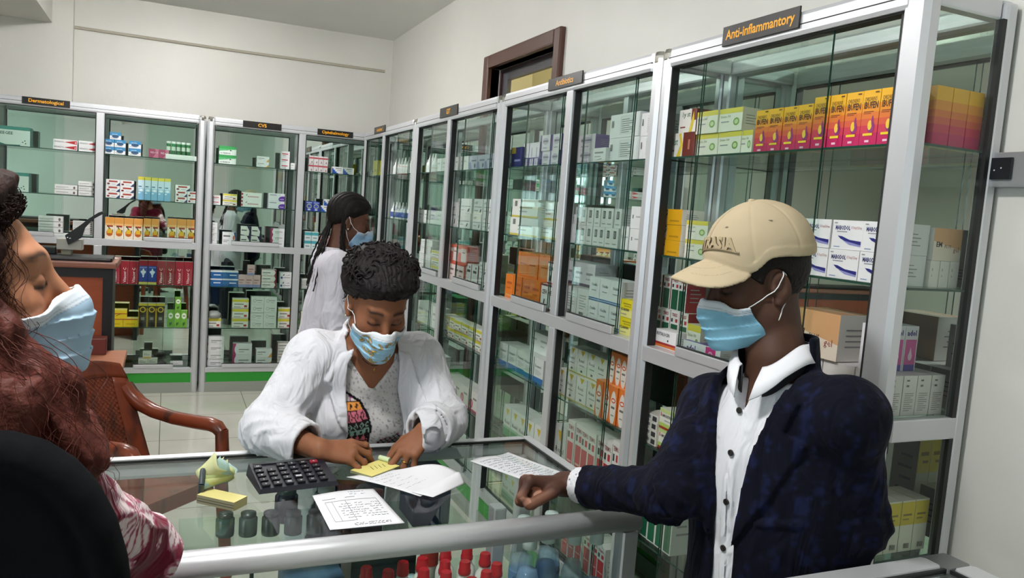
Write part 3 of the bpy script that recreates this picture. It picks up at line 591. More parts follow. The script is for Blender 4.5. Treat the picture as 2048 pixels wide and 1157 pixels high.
 'greypurple': dict(n='tablet_box', d='grey and lilac box', f='#b9bccb', s='#8c8fa6', t='#c4c7d1', p=[P('#7b7fa3', (0, 0), (.4, 0), (.2, .6), (0, .5)), R(.3, .6, .9, .7, '#6d7088'), El(.75, .3, .1, .15, '#4a4d63')]),
 'lokit': dict(n='tablet_box', d='white box with black emblem', f=WH, s='#d3d6d4', t='#e1e3e1', p=[T('LOKIT', .08, .66, .16, '#3a3d40', .02), R(.08, .46, .92, .49, '#55585a'), P('#222426', (.7, .1), (.82, .14), (.86, .36), (.76, .3)), R(.1, .2, .5, .25, GY)]),
 'salmon': dict(n='tablet_box', d='white and salmon box', f='#e0d3cf', s='#c9695c', t='#cf5b4e', p=[R(0, .9, 1, 1, '#c9503f'), R(.1, .55, .8, .66, '#6d5a58'), R(.1, .3, .6, .37, '#b07a72')]),
 'salmontop': dict(n='tablet_box', d='salmon red box', f='#d56a58', s='#c25546', t='#d98a7a', p=[R(.0, .6, .6, .8, '#ead9d5'), R(.4, .1, .9, .85, '#dfd6d2'), R(.5, .6, .8, .66, '#8a5a52')]),
 'darkredside': dict(n='tablet_box', d='white dark-red-sided box', f='#e3e3e1', s='#7e2030', t='#d8d8d6', p=[R(.3, .6, .8, .72, '#4a4d50'), El(.7, .85, .08, .06, K), R(0, 0, .08, 1, '#8b2233'), R(.3, .15, .6, .2, K)]),
 'rosebig': dict(n='tablet_box', d='white carton with pink rose', f='#e2dcd9', s='#c9c3c1', t='#dcd8d6', p=[El(.3, .35, .2, .24, '#c4506e'), El(.3, .35, .1, .12, '#dc8aa0'), R(.5, .6, .9, .7, '#8b8786'), R(0, 0, 1, .1, '#c25a78')]),
 'navybox': dict(n='tablet_box', d='navy box with yellow corner', f='#2a3168', s='#222857', t='#3d4580', p=[R(0, .7, .4, 1, '#b9a42e'), R(.3, .3, .9, .4, '#8f97c4')]),
 'purplestripe': dict(n='tablet_box', d='white box with purple base', f='#e0dfe6', s='#5b4a86', t='#dcdbe2', p=[R(0, 0, 1, .4, '#55458a'), R(.2, .05, .8, .35, '#dad8e2'), R(.45, .1, .55, .8, '#6d62a0')]),
 'purplebox': dict(n='tablet_box', d='white box with violet ends', f='#dcdae0', s='#6a5596', t='#d8d6de', p=[R(0, 0, .14, 1, '#67529a'), El(.55, .6, .3, .22, '#b8b3c6'), R(.3, .55, .8, .66, '#6b6878'), R(.3, .15, .7, .22, '#9a97a8')]),
 'whitesmall': dict(n='tablet_box', d='small white printed box', f=WH, s='#d2d5d6', t='#e3e5e6', p=[R(.1, .6, .8, .72, '#888c90'), R(.1, .35, .6, .42, GY), P(K, (.2, .1), (.7, .25), (.7, .2))]),
 'labelbig': dict(n='tablet_box', d='large white paper-labelled box', f='#eeeef0', s='#e2e3e6', t='#e8e9eb', p=[R(.36, .14, .82, .9, '#c4c7ca'), R(.375, .155, .805, .885, '#e6e7e8')]+lines(.40, .78, .2, .82, 7, '#70757a')+[R(.06+.03*i, .45, .075+.03*i, .75, K) for i in range(3)]),
 'yelbottom': dict(n='tablet_box', d='wide white yellow-based box', f='#e5e8e1', s='#ced3cb', t='#dce0da', p=[R(0, 0, 1, .1, '#cdbb45'), R(.1, .6, .2, .9, '#6f746f'), R(.3, .5, .8, .58, GY), R(.3, .3, .6, .36, GY)]),
 'blackcode': dict(n='tablet_box', d='slim white box with barcode', f='#e2e4e2', s='#cdd1cf', t='#dcdfdd', p=[R(.3, .45, .7, .85, '#4a4d50'), R(.36, .5, .42, .8, '#c9cccb'), R(.52, .5, .58, .8, '#c9cccb'), R(.2, .15, .8, .2, GY)]),
 'whitebig': dict(n='tablet_box', d='large plain white box', f='#eceded', s='#dfe1e2', t='#e8e9ea', p=[R(.3, .5, .9, .56, '#b4b8bb'), R(.1, .45, .16, .62, '#7c8084')]),
 'orangebox': dict(n='antibiotic_carton', d='orange carton', f='#dd7a22', s='#c9671a', t='#e08f45', p=[R(.2, .6, .85, .7, '#b4541a'), R(.2, .4, .7, .46, '#b4541a'), R(.1, .1, .9, .16, '#e9a668')]),
 'orangetop': dict(n='antibiotic_carton', d='bright orange upper carton', f='#d8752a', s='#c26322', t='#de9256', p=[R(.15, .1, .85, .8, '#cf8a55'), R(.2, .5, .8, .56, '#a8521d')]),
 'cefa': dict(n='antibiotic_carton', d='white black-lettered carton', f=WH, s='#d4d5d6', t='#e2e3e4', p=[T('CEFA', .1, .6, .18, K, .03, 0, .8), P(K, (.4, .15), (.55, .15), (.65, .4), (.5, .42)), R(0, 0, 1, .08, '#8c2a30'), R(0, .92, 1, 1, '#55303a')]),
 'violetbase': dict(n='antibiotic_carton', d='white carton with violet base', f='#d8d6dc', s='#c2bfc9', t='#d3d1d8', p=[R(0, 0, 1, .12, '#4d2f52'), R(.2, .5, .8, .6, '#8c8a95'), R(.2, .3, .6, .36, '#a5a3ad')]),
 'codebox': dict(n='antibiotic_carton', d='white carton with fine print', f='#dfe1df', s='#cdd0ce', t='#d9dbd9', p=lines(.2, .8, .35, .85, 6, '#9fa3a2')+code(.25, .08, .4, .18)),
 'oxid': dict(n='antibiotic_carton', d='white carton with blue stripe', f='#e9ecee', s='#d6dade', t='#e6e9eb', p=[R(0, .0, 1, .13, '#2d6ba3'), R(0, .05, 1, .075, '#dfe8ef'), T('Oxidin', .2, .62, .13, '#4c5560', .01), R(.25, .42, .7, .46, GY)]),
 'clarinin': dict(n='antibiotic_carton', d='yellow and white carton', f='#e8e48e', s='#ecebd6', t='#e6dc3a', p=[R(0, .46, 1, 1, '#e3d41c'), T('CLARININ', .06, .36, .15, '#2c2a1a', .03, 0, .9), R(.2, .72, .8, .8, '#a89a20'), R(.3, .6, .8, .66, '#a89a20'), R(.1, .15, .5, .2, '#a8a48a')]),
 'bluebottom': dict(n='antibiotic_carton', d='white carton with blue base', f='#dcdfdc', s='#c6cac8', t='#d3d7d4', p=[R(0, 0, 1, .22, '#2f6fae'), T('Xoxaxol', .1, .62, .12, '#4b5054', .01, 0, .8)]+lines(.2, .8, .32, .55, 4, '#a2a7a6')),
 'yeltri': dict(n='antibiotic_carton', d='white carton with yellow triangle', f='#e1e3dd', s='#d3d6cf', t='#d8dbd4', p=[P('#d2b62c', (.3, .98), (.75, .98), (.52, .76)), T('Roxel', .18, .52, .13, '#3f4446', .01), R(.4, .12, .6, .2, '#4f5450'), R(0, 0, 1, .05, '#b9a94a'), R(.25, .36, .75, .4, GY)]),
 'orangewhite': dict(n='antibiotic_carton', d='orange and white carton', f='#e27a2e', s='#d8691f', t='#e58a48', p=[El(.5, .42, .4, .46, '#e7e2da'), El(.5, .62, .3, .07, '#d8541f'), El(.5, .62, .2, .035, '#eadfd6'), R(.25, .4, .75, .46, '#6f6a66'), R(.3, .2, .7, .24, '#9d9892')]),
 'greentri': dict(n='antibiotic_carton', d='green-based carton with yellow triangle', f='#dde2dc', s='#c8cfc8', t='#d3d9d3', p=[R(0, 0, 1, .26, '#3f9257'), R(0, .26, 1, .34, '#8fbf9c'), P('#d2b62c', (.3, .9), (.75, .9), (.52, .66)), T('Roxel', .2, .42, .12, '#3f4446', .01)]),
 'redtall': dict(n='antibiotic_carton', d='tall red and white carton', f='#e3e1dc', s='#d8d6d2', t='#e0dfdb', p=[R(.1, .02, .9, .66, '#c8363c'), T('TERIMOL', .1, .86, .07, '#8a2f33', .02, 0, .8), R(.1, .72, .35, .82, '#3c4a3f'), R(.55, .72, .85, .82, '#c8363c'), R(.2, .34, .8, .37, '#e6b8b4')]),
 'greentall': dict(n='antibiotic_carton', d='tall green and white carton', f='#e0e1dc', s='#d4d6d2', t='#dcdeda', p=[R(.1, .02, .9, .66, '#1f6a4a'), T('TERIMOL', .1, .86, .07, '#8a2f33', .02, 0, .8), R(.1, .72, .35, .82, '#33473c'), R(.6, .72, .85, .82, '#b8363c')]),
 'brownband': dict(n='painkiller_box', d='white, brown and yellow box', f='#ece9e2', s='#5b2a22', t='#6a3328', p=[R(.62, 0, 1, 1, '#6d2c22'), P('#e2c83c', (.42, 0), (.56, 0), (.62, .5), (.54, 1), (.47, .95), (.54, .5)), T('14 1st', .1, .5, .3, '#1f6b3a', .01, 0, .34), R(.06, .25, .34, .31, '#8a4a40'), R(.8, .3, .86, .7, '#b87a62')]),
 'browntop': dict(n='painkiller_box', d='small white, brown and yellow box', f='#ece9e2', s='#5b2a22', t='#6a3328', p=[R(.72, .5, 1, 1, '#6d2c22'), P('#e2c83c', (.62, 0), (.78, 0), (.9, .5), (.84, .9)), T('1y st', .2, .6, .3, '#1f5a36', .01, 0, .5), R(.1, .2, .4, .26, '#8a4a40')]),
 'yeldot': dict(n='painkiller_box', d='white box with yellow top', f='#eceadc', s='#d9d6c4', t='#e0dfce', p=[R(0, .78, 1, 1, '#dfd04a'), T('Diclon 100', .08, .6, .11, '#6f7f4a', .01, 0, .6), El(.76, .4, .13, .17, '#7fa64a'), El(.76, .4, .08, .1, '#c9dba6'), R(.1, .4, .45, .45, GY)]),
 'ibufen': dict(n='syrup_carton', d='yellow-to-magenta syrup carton', bands=IBG, f='#d85a3c', s='#d85a3c', t='#efb51f', p=[T("CHILDREN'S", .1, .80, .075, '#4a2712', .01, 0, .7), T('IBUFEN', .1, .66, .13, '#4a2712', .035, 0, .8), R(.12, .6, .7, .615, '#7a3a20'), R(.12, .57, .55, .582, '#7a3a20'), El(.62, .33, .2, .11, '#8e2a7a'), El(.55, .36, .12, .09, '#efc93a'), El(.68, .44, .05, .09, '#8e2a7a'), R(.2, .17, .75, .215, '#efd22a'), R(.35, .05, .6, .09, '#f0c9dc'), R(.7, .94, .92, .965, '#5a3a12')]),
 'yelwhite': dict(n='painkiller_box', d='amber and white box', f='#e3a91a', s='#e9e6dc', t='#e2c878', p=[R(0, .1, .38, .95, '#ebe8de'), P(K, (.1, .3), (.16, .8), (.2, .8), (.14, .3)), P(K, (.26, .35), (.36, .75), (.38, .7), (.29, .35)), R(.5, .2, .9, .3, '#b9861a'), R(.06, .84, .36, .92, K)]),
 'mabodol': dict(n='painkiller_box', d='white box with blue swoosh', f='#eef0f2', s='#e2e3e4', t='#ebecee', p=[T('MABODOL', .10, .66, .16, '#2c316e', .035, 0, .48), T('37,5mg/325mg', .61, .69, .11, '#b06a72', 0, 0, .34), R(.16, .59, .5, .62, '#8a8f9c'), P('#23287c', (.2, .46), (.34, .45), (.6, .34), (.97, .30), (.97, .18), (.6, .22), (.3, .36)), P('#8f92cc', (.38, .31), (.97, .18), (.97, .12), (.6, .17)), R(.1, .07, .3, .1, '#8a9cc4'), R(.06, .88, .16, .92, GY)]),
 'tresgreen': dict(n='syrup_carton', d='green and white carton', f='#dfe2dc', s='#8c2a30', t='#d4d8d2', p=[R(.1, .02, .9, .62, '#1e5a3e'), T('TRES', .15, .84, .09, '#9a3338', .03, 0, .7), R(.1, .68, .3, .78, '#333b36'), R(.6, .68, .85, .78, '#a8363c')]),
 'rotal': dict(n='painkiller_box', d='white red-and-orange-based box', f='#eeedee', s='#e4e3e6', t='#ecebec', p=[R(0, .18, 1, .3, '#a3262e'), R(0, .04, 1, .18, '#d9742e'), T('ROTALOCIN', .08, .66, .2, '#2c2c34', .02, 0, .6), R(.6, .4, .66, .5, K)]),
 'adolflat': dict(n='painkiller_box', d='flat white pink-panelled box', f='#eceaf0', s='#dddbe2', t='#5c4fa0', p=[T('adol', .1, .36, .42, '#4a2f86', .03, 0, .3), R(.1, .22, .34, .3, '#d13a8a'), R(.62, .05, .88, .95, '#d6358a'), El(.75, .4, .07, .3, '#f0b8d6'), El(.75, .4, .035, .2, '#d6358a')]),
 'plusgel': dict(n='gel_carton', d='tan and white gel carton', f='#d9a878', s='#e2dfd8', t='#b5855e', p=[P('#e6d8c6', (0, 0), (1, 0), (1, .35), (0, .6)), T('EM', .1, .42, .16, '#3c2018', .03), T('PLUS', .4, .40, .10, '#5a2a20', .01), T('gel', .72, .24, .2, '#8a2f2a', .0)]),
 'amoxend': dict(n='antibiotic_carton', d='flat white barcoded box', f='#e6e4dc', s='#dfddd4', t='#e0ded4', p=[R(.08, .4, .5, .8, '#8f918e'), R(.62, .15, .92, .8, '#3f4244'), R(.0, .0, .04, 1, '#5f8a3a')]),
 'amox': dict(n='antibiotic_carton', d='white lime-edged red-based box', f='#e6e8da', s='#e0dfd6', t='#dfe2d2', p=[R(0, 0, 1, .12, '#a8401f'), R(0, .12, 1, .3, '#b5cf6a'), R(0, .82, 1, 1, '#c3d68a'), R(.06, .6, .1, .8, '#b3272c'), T('AMOXITRIN', .14, .6, .15, '#2f3336', .01, 0, .6), R(.3, .42, .7, .47, GY)]),
 'ibuback': dict(n='syrup_carton', d='yellow-to-magenta carton back', bands=IBG, f='#d85a3c', s='#d85a3c', t='#efb51f', p=[]),
 'mabend': dict(n='painkiller_box', d='cream carton end', f='#e9e4dc', s='#e2ddd4', t='#ebe6de', p=[R(.2, .62, .32, .72, '#b9b3ab'), R(.2, .4, .3, .48, '#b9b3ab')]),
 'adolcol': dict(n='drops_carton', d='white pink-panelled drops carton', f='#ebe7ee', s='#e6e3e8', t='#e9e6ec', p=[R(.08, .14, .92, .7, '#d85fa6'), R(.08, .0, .92, .14, '#5a56a8'), T('adol', .12, .78, .13, '#3f2f86', .03, 0, .7), El(.5, .32, .16, .09, '#f3d9e8'), P('#f3d9e8', (.36, .34), (.64, .34), (.5, .54))]),
 'adolback': dict(n='drops_carton', d='white carton with fine print', f='#e4dfdb', s='#dbd6d3', t='#dcd8dc', p=lines(.15, .8, .12, .6, 9, '#9c9698')+[R(.2, .72, .4, .77, '#7a7478'), R(.2, .86, .4, .9, '#7a7478')]),
 'yeltall': dict(n='syrup_carton', d='tall yellow-topped white carton', f='#e2e0d0', s='#d2d0c0', t='#dddbd0', p=[R(0, .52, 1, .97, '#d9c33a'), R(.15, .7, .8, .74, '#8a7a2a'), R(.15, .62, .6, .65, '#8a7a2a')]+code(.4, .06, .4, .1)),
}
ALIAS = dict(bluetop='bluebox', navytop='navytri', greentop='greenface', pinktop='pinkblue', bluestairtop='bluestair', yeltritop='yeltri', orangetall='orangewhite')
_MESH = {}
def carton_mesh(style, w, h, d):
    st = STY[ALIAS.get(style, style)]; key = (ALIAS.get(style, style), round(w, 3), round(h, 3), round(d, 3))
    if key in _MESH: return _MESH[key]
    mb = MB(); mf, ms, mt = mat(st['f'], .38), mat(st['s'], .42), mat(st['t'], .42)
    x0, x1 = -w/2+.0006, w/2-.0006
    if 'bands' in st:
        for a, c, hexc in st['bands']:
            m = mat(hexc, .36); z0, z1 = a*h, c*h
            vs_ = [(x0, -d/2, z0), (x1, -d/2, z0), (x1, d/2, z0), (x0, d/2, z0), (x0, -d/2, z1), (x1, -d/2, z1), (x1, d/2, z1), (x0, d/2, z1)]
            mb.add(vs_, [(0, 1, 5, 4), (1, 2, 6, 5), (2, 3, 7, 6), (3, 0, 4, 7)], m)
        mb.add([(x0, -d/2, h), (x1, -d/2, h), (x1, d/2, h), (x0, d/2, h), (x0, -d/2, 0), (x1, -d/2, 0), (x1, d/2, 0), (x0, d/2, 0)], [(0, 1, 2, 3), (7, 6, 5, 4)], mt)
    else:
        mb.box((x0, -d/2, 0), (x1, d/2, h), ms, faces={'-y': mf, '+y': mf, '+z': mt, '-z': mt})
    # flap seam on the top
    mb.add([(x0, -d*.02, h+.0003), (x1, -d*.02, h+.0003), (x1, d*.02, h+.0003), (x0, d*.02, h+.0003)], [(0, 1, 2, 3)], ms)
    # a few printed lines on the near side
    for i in range(4):
        z = h*(.3+.12*i); mb.add([(x1+.0004, -d*.3, z), (x1+.0004, d*(.25-.1*(i % 2)), z), (x1+.0004, d*(.25-.1*(i % 2)), z+h*.03), (x1+.0004, -d*.3, z+h*.03)], [(0, 1, 2, 3)], mat('#8f9090', .5))
    for i, pr_ in enumerate(st['p']):
        y = -d/2-.0004-.00012*i; u = lambda a: x0+(x1-x0)*a
        if pr_[0] == 'r':
            _, u0, v0, u1, v1, c = pr_; pts = [(u(u0), v0*h), (u(u1), v0*h), (u(u1), v1*h), (u(u0), v1*h)]; fs = [(0, 1, 2, 3)]
        elif pr_[0] == 'p':
            pts = [(u(a), b_*h) for a, b_ in pr_[1]]; c = pr_[2]; fs = [tuple(range(len(pts)))]
        elif pr_[0] == 'e':
            _, uc, vc, ru, rv, c = pr_; pts = [(min(x1, max(x0, u(uc+ru*math.cos(2*math.pi*k/16)))), min(h, max(0, (vc+rv*math.sin(2*math.pi*k/16))*h))) for k in range(16)]; fs = [tuple(range(16))]
        else:
            _, s_, uu, vv, hh, c, bold, rot, mw = pr_
            v, f = text_geo(s_, bold, 1)
            if rot == 90:
                th = hh*w; L = v[:, 0].max()*th; k = min(1, (mw or .9)*h/L); pts = [(u(uu)-p[1]*th, vv*h+p[0]*th*k) for p in v]
            else:
                th = hh*h; L = v[:, 0].max()*th; k = min(1, (mw or (.95-uu))*w/L); pts = [(u(uu)+p[0]*th*k, vv*h+p[1]*th) for p in v]
            fs = f
        mb.add([(a, y, b_) for a, b_ in pts], fs, mat(c, .42))
    me = bpy.data.meshes.new(st['n']); me.from_pydata(mb.v, [], mb.f)
    for m in mb.mats: me.materials.append(m)
    me.polygons.foreach_set('material_index', mb.m); me.update()
    _MESH[key] = me; return me
ORD = ['first', 'second', 'third', 'fourth', 'fifth', 'sixth', 'seventh', 'eighth', 'ninth', 'tenth', 'eleventh', 'twelfth']
SHN = {1.847: 'top shelf', 1.517: 'second shelf', 1.205: 'third shelf', .86: 'fourth shelf', .522: 'fifth shelf', .205: 'lowest shelf'}
def bay(wl, s):
    if wl == 'B': return 'under dermatological sign' if s < -.47 else 'right of dermatological sign' if s < .27 else 'under CVS sign' if s < 1.0 else 'under ophthalmology sign'
    if wl == 'E': return 'behind side pane'
    return 'corner cabinet' if s > 5.18 else 'left GIT bay' if s > 4.48 else 'right GIT bay' if s > 3.69 else 'left antibiotics bay' if s > 2.955 else 'right antibiotics bay' if s > 2.3 else 'anti-inflammatory cabinet'
ROWS += [('orangebox', 'R', .205, 2.24, .10, 3, 1, .12, .10, .06), ('whitepale', 'R', .205, 4.42, .13, 4, 1, .09, .09, .06), ('tealsmall', 'R', 1.205, 5.96, .09, 2, 1, .09, .07, .07),
 ('greenwhite', 'R', .86, 5.62, .14, 2, 1, .12, .08, .07), ('whitepale', 'R', .522, 5.75, .14, 4, 1, .10, .09, .07), ('greentri', 'R', .205, 3.5, .09, 4, 1, .14, .09, .07), ('redtall', 'R', .205, 2.84, .06, 6, 1, .16, .09, .07)]
BOX = []   # style, wall, x, y, z, rot, w, h, d, s(order), group
for (st, wl, z, a, w, n, t, h, d, sb) in ROWS:
    for k in range(t):
        for i in range(n):
            s = a+(i+.5)*w*(1 if wl == 'B' else -1)
            jit = random.uniform(-.004, .004)
            rz = random.uniform(-.02, .02)
            ww = w-.0012
            if wl == 'B': x, y, r = s, YF+sb+d/2+jit, rz
            else: x, y, r = XF+sb+d/2+jit, s, -math.pi/2+rz
            BOX.append((st, wl, x, y, z+k*h+.0004*(k+1), r, ww, h-.0004, d, s if wl == 'B' else -s))
# cartons seen through the side pane at the near end of the right wall
def endrow(st, z, x0, n, w, h, d, y):
    for i in range(n): BOX.append((st, 'E', x0+(i+.5)*w, y+d/2, z+.0004, random.uniform(-.01, .01), w-.0012, h, d, x0+i*w))
endrow('ibuback', 1.847, 1.60, 3, .054, .135, .045, 1.30); endrow('ibufen', 1.847, 1.762, 1, .036, .128, .045, 1.305)
endrow('mabend', 1.517, 1.665, 3, .034, .064, .09, 1.315); endrow('plusgel', 1.5815, 1.666, 1, .10, .078, .05, 1.315)
endrow('adolback', 1.205, 1.57, 4, .048, .098, .10, 1.31); endrow('adolback', 1.205, 1.57, 4, .048, .098, .10, 1.415); endrow('adolback', 1.205, 1.57, 4, .048, .098, .10, 1.52); endrow('adolcol', 1.3035, 1.575, 3, .046, .112, .05, 1.36)
endrow('yeltall', .86, 1.57, 4, .048, .130, .09, 1.31); endrow('yeltall', .86, 1.57, 3, .05, .265, .08, 1.45)
from collections import defaultdict
SETS = defaultdict(list)
def shelf_of(z): return max(k for k in SHN if k <= z+.002)
for b_ in BOX:
    SETS[(STY[ALIAS.get(b_[0], b_[0])]['d'], bay(b_[1], b_[9] if b_[1] != 'R' else -b_[9]), shelf_of(b_[4]))].append(b_)
for (desc, by, sh), L in SETS.items():
    zs = []
    for b_ in L:
        if not any(abs(b_[4]-q) < .02 for q in zs): zs.append(b_[4])
    zs.sort()
    for zi, zz in enumerate(zs):
        row = sorted([b_ for b_ in L if abs(b_[4]-zz) < .02], key=lambda q: q[9])
        for i, b_ in enumerate(row):
            lab = desc
            if len(row) > 1: lab += ', '+ORD[i]+' from left'
            if len(zs) > 1: lab += ', tier '+['one', 'two', 'three', 'four', 'five', 'six', 'seven', 'eight'][zi]
            lab += ', '+SHN[sh]+' '+by
            st = STY[ALIAS.get(b_[0], b_[0])]
            o = bpy.data.objects.new(st['n'], carton_mesh(b_[0], b_[6], b_[7], b_[8]))
            o.location = (b_[2], b_[3], b_[4]); o.rotation_euler = (0, 0, b_[5])
            link(o, None, lab, 'box' if 'box' in st['n'] else 'carton', 'cartons on the '+SHN[sh]+' '+by)
# ---- bottles in the corner cabinet, tubes, odds and ends
def nozzle_bottle(x, y, z, i, where, capc):
    r = empty('nozzle_bottle', (x, y, z), 'white nozzle bottle, '+ORD[i]+' from left, '+where, 'bottle', 'nozzle bottles '+where)
    b = MB(); b.lathe([(.0, 0), (.023, 0), (.024, .004), (.024, .062), (.014, .078), (.011, .08)], (x, y, z), mat('#e4e8e6', .3), 14)
    b.lathe([(.0243, .012), (.0243, .05)], (x, y, z), mat(capc, .4), 14); part(b, 'body', r)
    b = MB(); b.lathe([(.012, .079), (.012, .09), (.006, .105), (.003, .125), (0, .127)], (x, y, z), mat('#eef0ee', .3), 12); part(b, 'nozzle', r)
for i in range(7): nozzle_bottle(1.60, 5.95-.085*i, 1.847, i, 'top shelf of corner cabinet', '#dfe4e2')
for i in range(7): nozzle_bottle(1.60, 5.95-.085*i, 1.517, i, 'second shelf of corner cabinet', '#4f66a8')
for i in range(3): nozzle_bottle(1.60, 5.10-.06*i, 1.847, i, 'top shelf left of GIT sign', '#cfe0d6')
tr = MB(); tr.box((-.02, 6.76, 1.847), (.205, 6.82, 1.885), mat('#e6e9e6', .4), bevel=.003); o = tr.build('tube_tray', label='white tray holding green tubes on the top shelf', cat='tray')
for i in range(5):
    x = .0+.036*i; r = empty('tablet_tube', (x, 6.79, 1.8855), 'green and white tablet tube, %s from left in the white tray' % ORD[i], 'tube', 'tablet tubes in the white tray')
    b = MB(); b.lathe([(0, 0), (.015, 0), (.0155, .08), (.0155, .083)], (x, 6.79, 1.8855), mat('#3c8a52', .3), 14); b.lathe([(.0157, .03), (.0157, .06)], (x, 6.79, 1.8855), mat('#cfe0cf', .3), 14); part(b, 'body', r)
    b = MB(); b.lathe([(.0158, .083), (.0165, .085), (.0165, .10), (0, .101)], (x, 6.79, 1.8855), mat('#e6ebe6', .3), 14); part(b, 'cap', r)
b = MB(); b.lathe([(0, .045), (.03, .05), (.055, .03), (.065, .0), (0, 0)][::-1], (.375, 6.79, .603), mat('#9aa09c', .35), 16); o = b.build('plastic_bag', label='crumpled grey plastic bag on the yellow-banded box under the CVS sign', cat='bag')
b = MB(); b.lathe([(0, 0), (.045, 0), (.055, .02), (.03, .04), (0, .045)], (-.02, 6.80, .205), mat('#1b1d20', .4), 14); b.build('black_pouch', label='small black pouch on the lowest shelf beside cream boxes', cat='pouch')
b = MB(); b.box((-.88, 6.75, 1.2055), (-.62, 6.90, 1.2245), mat('#dfe1de', .4), bevel=.002); b.build('stacking_tray', label='flat white tray under lettered cartons, third shelf', cat='tray')
# ================================================================ glass counters
HC = .95
def counter_main():
    root = empty('glass_counter', (.5, 1.8, 0), 'aluminium glass sales counter with papers and a calculator on top', 'counter')
    xl, xr, y0, y1 = .03, 1.035, 1.50, 2.115
    xfl = -.75   # far rail runs on to the left behind the seated person
    def rail(poly, axis, a, b_): mb = MB(); mb.prism(poly, axis, a, b_, M_ALU, True); return mb
    # rounded front rail
    y0 = 1.484
    pr_ = [(y0+.045, HC-.046), (y0+.045, HC-.002), (y0+.034, HC), (y0+.022, HC-.0005), (y0+.012, HC-.004), (y0+.005, HC-.011), (y0, HC-.022), (y0, HC-.034), (y0+.005, HC-.043), (y0+.012, HC-.046)]
    mb = MB(); n = len(pr_)
    rings = []
    for x, sc in ((xl-.012, .35), (xl-.008, .75), (xl, 1.0), (xr, 1.0)):
        c = (y0+.024, HC-.024); rings.append([(x, c[0]+(p[0]-c[0])*sc, c[1]+(p[1]-c[1])*sc) for p in pr_])
    vs_ = [p for r in rings for p in r]
    fs = [(i*n+k, i*n+(k+1) % n, (i+1)*n+(k+1) % n, (i+1)*n+k) for i in range(3) for k in range(n)]+[tuple(range(n-1, -1, -1)), tuple(range(3*n, 4*n))]
    mb.add(vs_, fs, M_ALU, True); part(mb, 'front_rail', root)
    mb = MB(); mb.box((xfl, y1-.03, HC-.05), (xr-.03, y1, HC), M_ALU, bevel=.008); mb.box((xfl, y1-.036, HC-.012), (xr-.035, y1-.03, HC-.001), M_GASK); part(mb, 'rear_rail', root)
    mb = MB(); mb.box((xr-.03, y0+.042, HC-.05), (xr, y1, HC), M_ALU, bevel=.008); mb.box((xr-.036, y0+.05, HC-.012), (xr-.03, y1-.03, HC-.001), M_GASK); part(mb, 'end_rail', root)
    # glass top (its left end runs back at an angle)
    t = MB(); P_ = [(xl+.0, y0+.046), (xr-.031, y0+.046), (xr-.031, y1-.031), (xfl+.05, y1-.031)]
    t.add([(x, y, HC-.010) for x, y in P_]+[(x, y, HC-.004) for x, y in P_], [(3, 2, 1, 0), (4, 5, 6, 7)], M_GLASS)
    t.add([(x, y, HC-.010) for x, y in P_]+[(x, y, HC-.004) for x, y in P_], [(0, 1, 5, 4), (1, 2, 6, 5), (2, 3, 7, 6), (3, 0, 4, 7)], M_EDGE); part(t, 'glass_top', root)
    # posts
    for (x, y, w) in ((xr-.042, y0+.010, .042), (xr-.042, y1-.045, .042), (xfl, y1-.045, .042)):
        mb = MB(); mb.box((x, y, 0), (x+w, y+w, HC-.05), M_ALU, bevel=.004); part(mb, 'post', root)
    mb = MB(); mb.box((.165, y0+.018, 0.1), (.172, y0+.028, HC-.046), M_EDGE); part(mb, 'post', root, label='dark glass seam strip')
    # inner partition post beside the water bottles
    mb = MB(); mb.box((.752, 1.70, .12), (.785, 1.74, HC-.05), M_ALU, bevel=.003); part(mb, 'post', root)
    # panes
    def pn(lo, hi, name='side_pane'):
        q = MB(); q.box(lo, hi, M_GLASS); part(q, name, root)
    pn((xl+.01, y0+.020, .12), (xr-.045, y0+.026, HC-.046), 'front_pane')
    pn((xr-.02, y0+.06, .12), (xr-.014, y1-.05, HC-.05))
    pn((xfl+.05, y1-.02, .12), (xr-.045, y1-.014, HC-.05), 'rear_pane')
    q = MB(); q.add([(xl, y0+.06, .12), (xfl+.08, y1-.05, .12), (xfl+.08, y1-.05, HC-.06), (xl, y0+.06, HC-.06)], [(0, 1, 2, 3)], M_GLASS); part(q, 'angled_pane', root)
    for z, ya in ((.615, y0+.05), (.34, y0+.05)):
        q = MB(); q.box((xl+.02, ya, z-.006), (xr-.05, y1-.06, z), M_SHELF, faces={'-y': M_EDGE}); part(q, 'shelf', root)
    q = MB(); q.box((xl+.02, 1.845, .794), (.75, y1-.06, .80), M_SHELF, faces={'-y': M_EDGE}); part(q, 'shelf', root)
    q = MB(); q.box((xfl+.02, y0+.04, .0), (xr-.01, y1-.02, .11), M_PLINTH); q.v = [(max(x, xl) if y < 1.8 else x, y, z) for x, y, z in q.v]; part(q, 'plinth', root)
    q = MB(); q.box((xr-.012, y0+.10, .12), (xr-.004, y1-.06, .20), M_GREEN); part(q, 'skirting_panel', root, label='bright green panel')
    return root
counter_main()
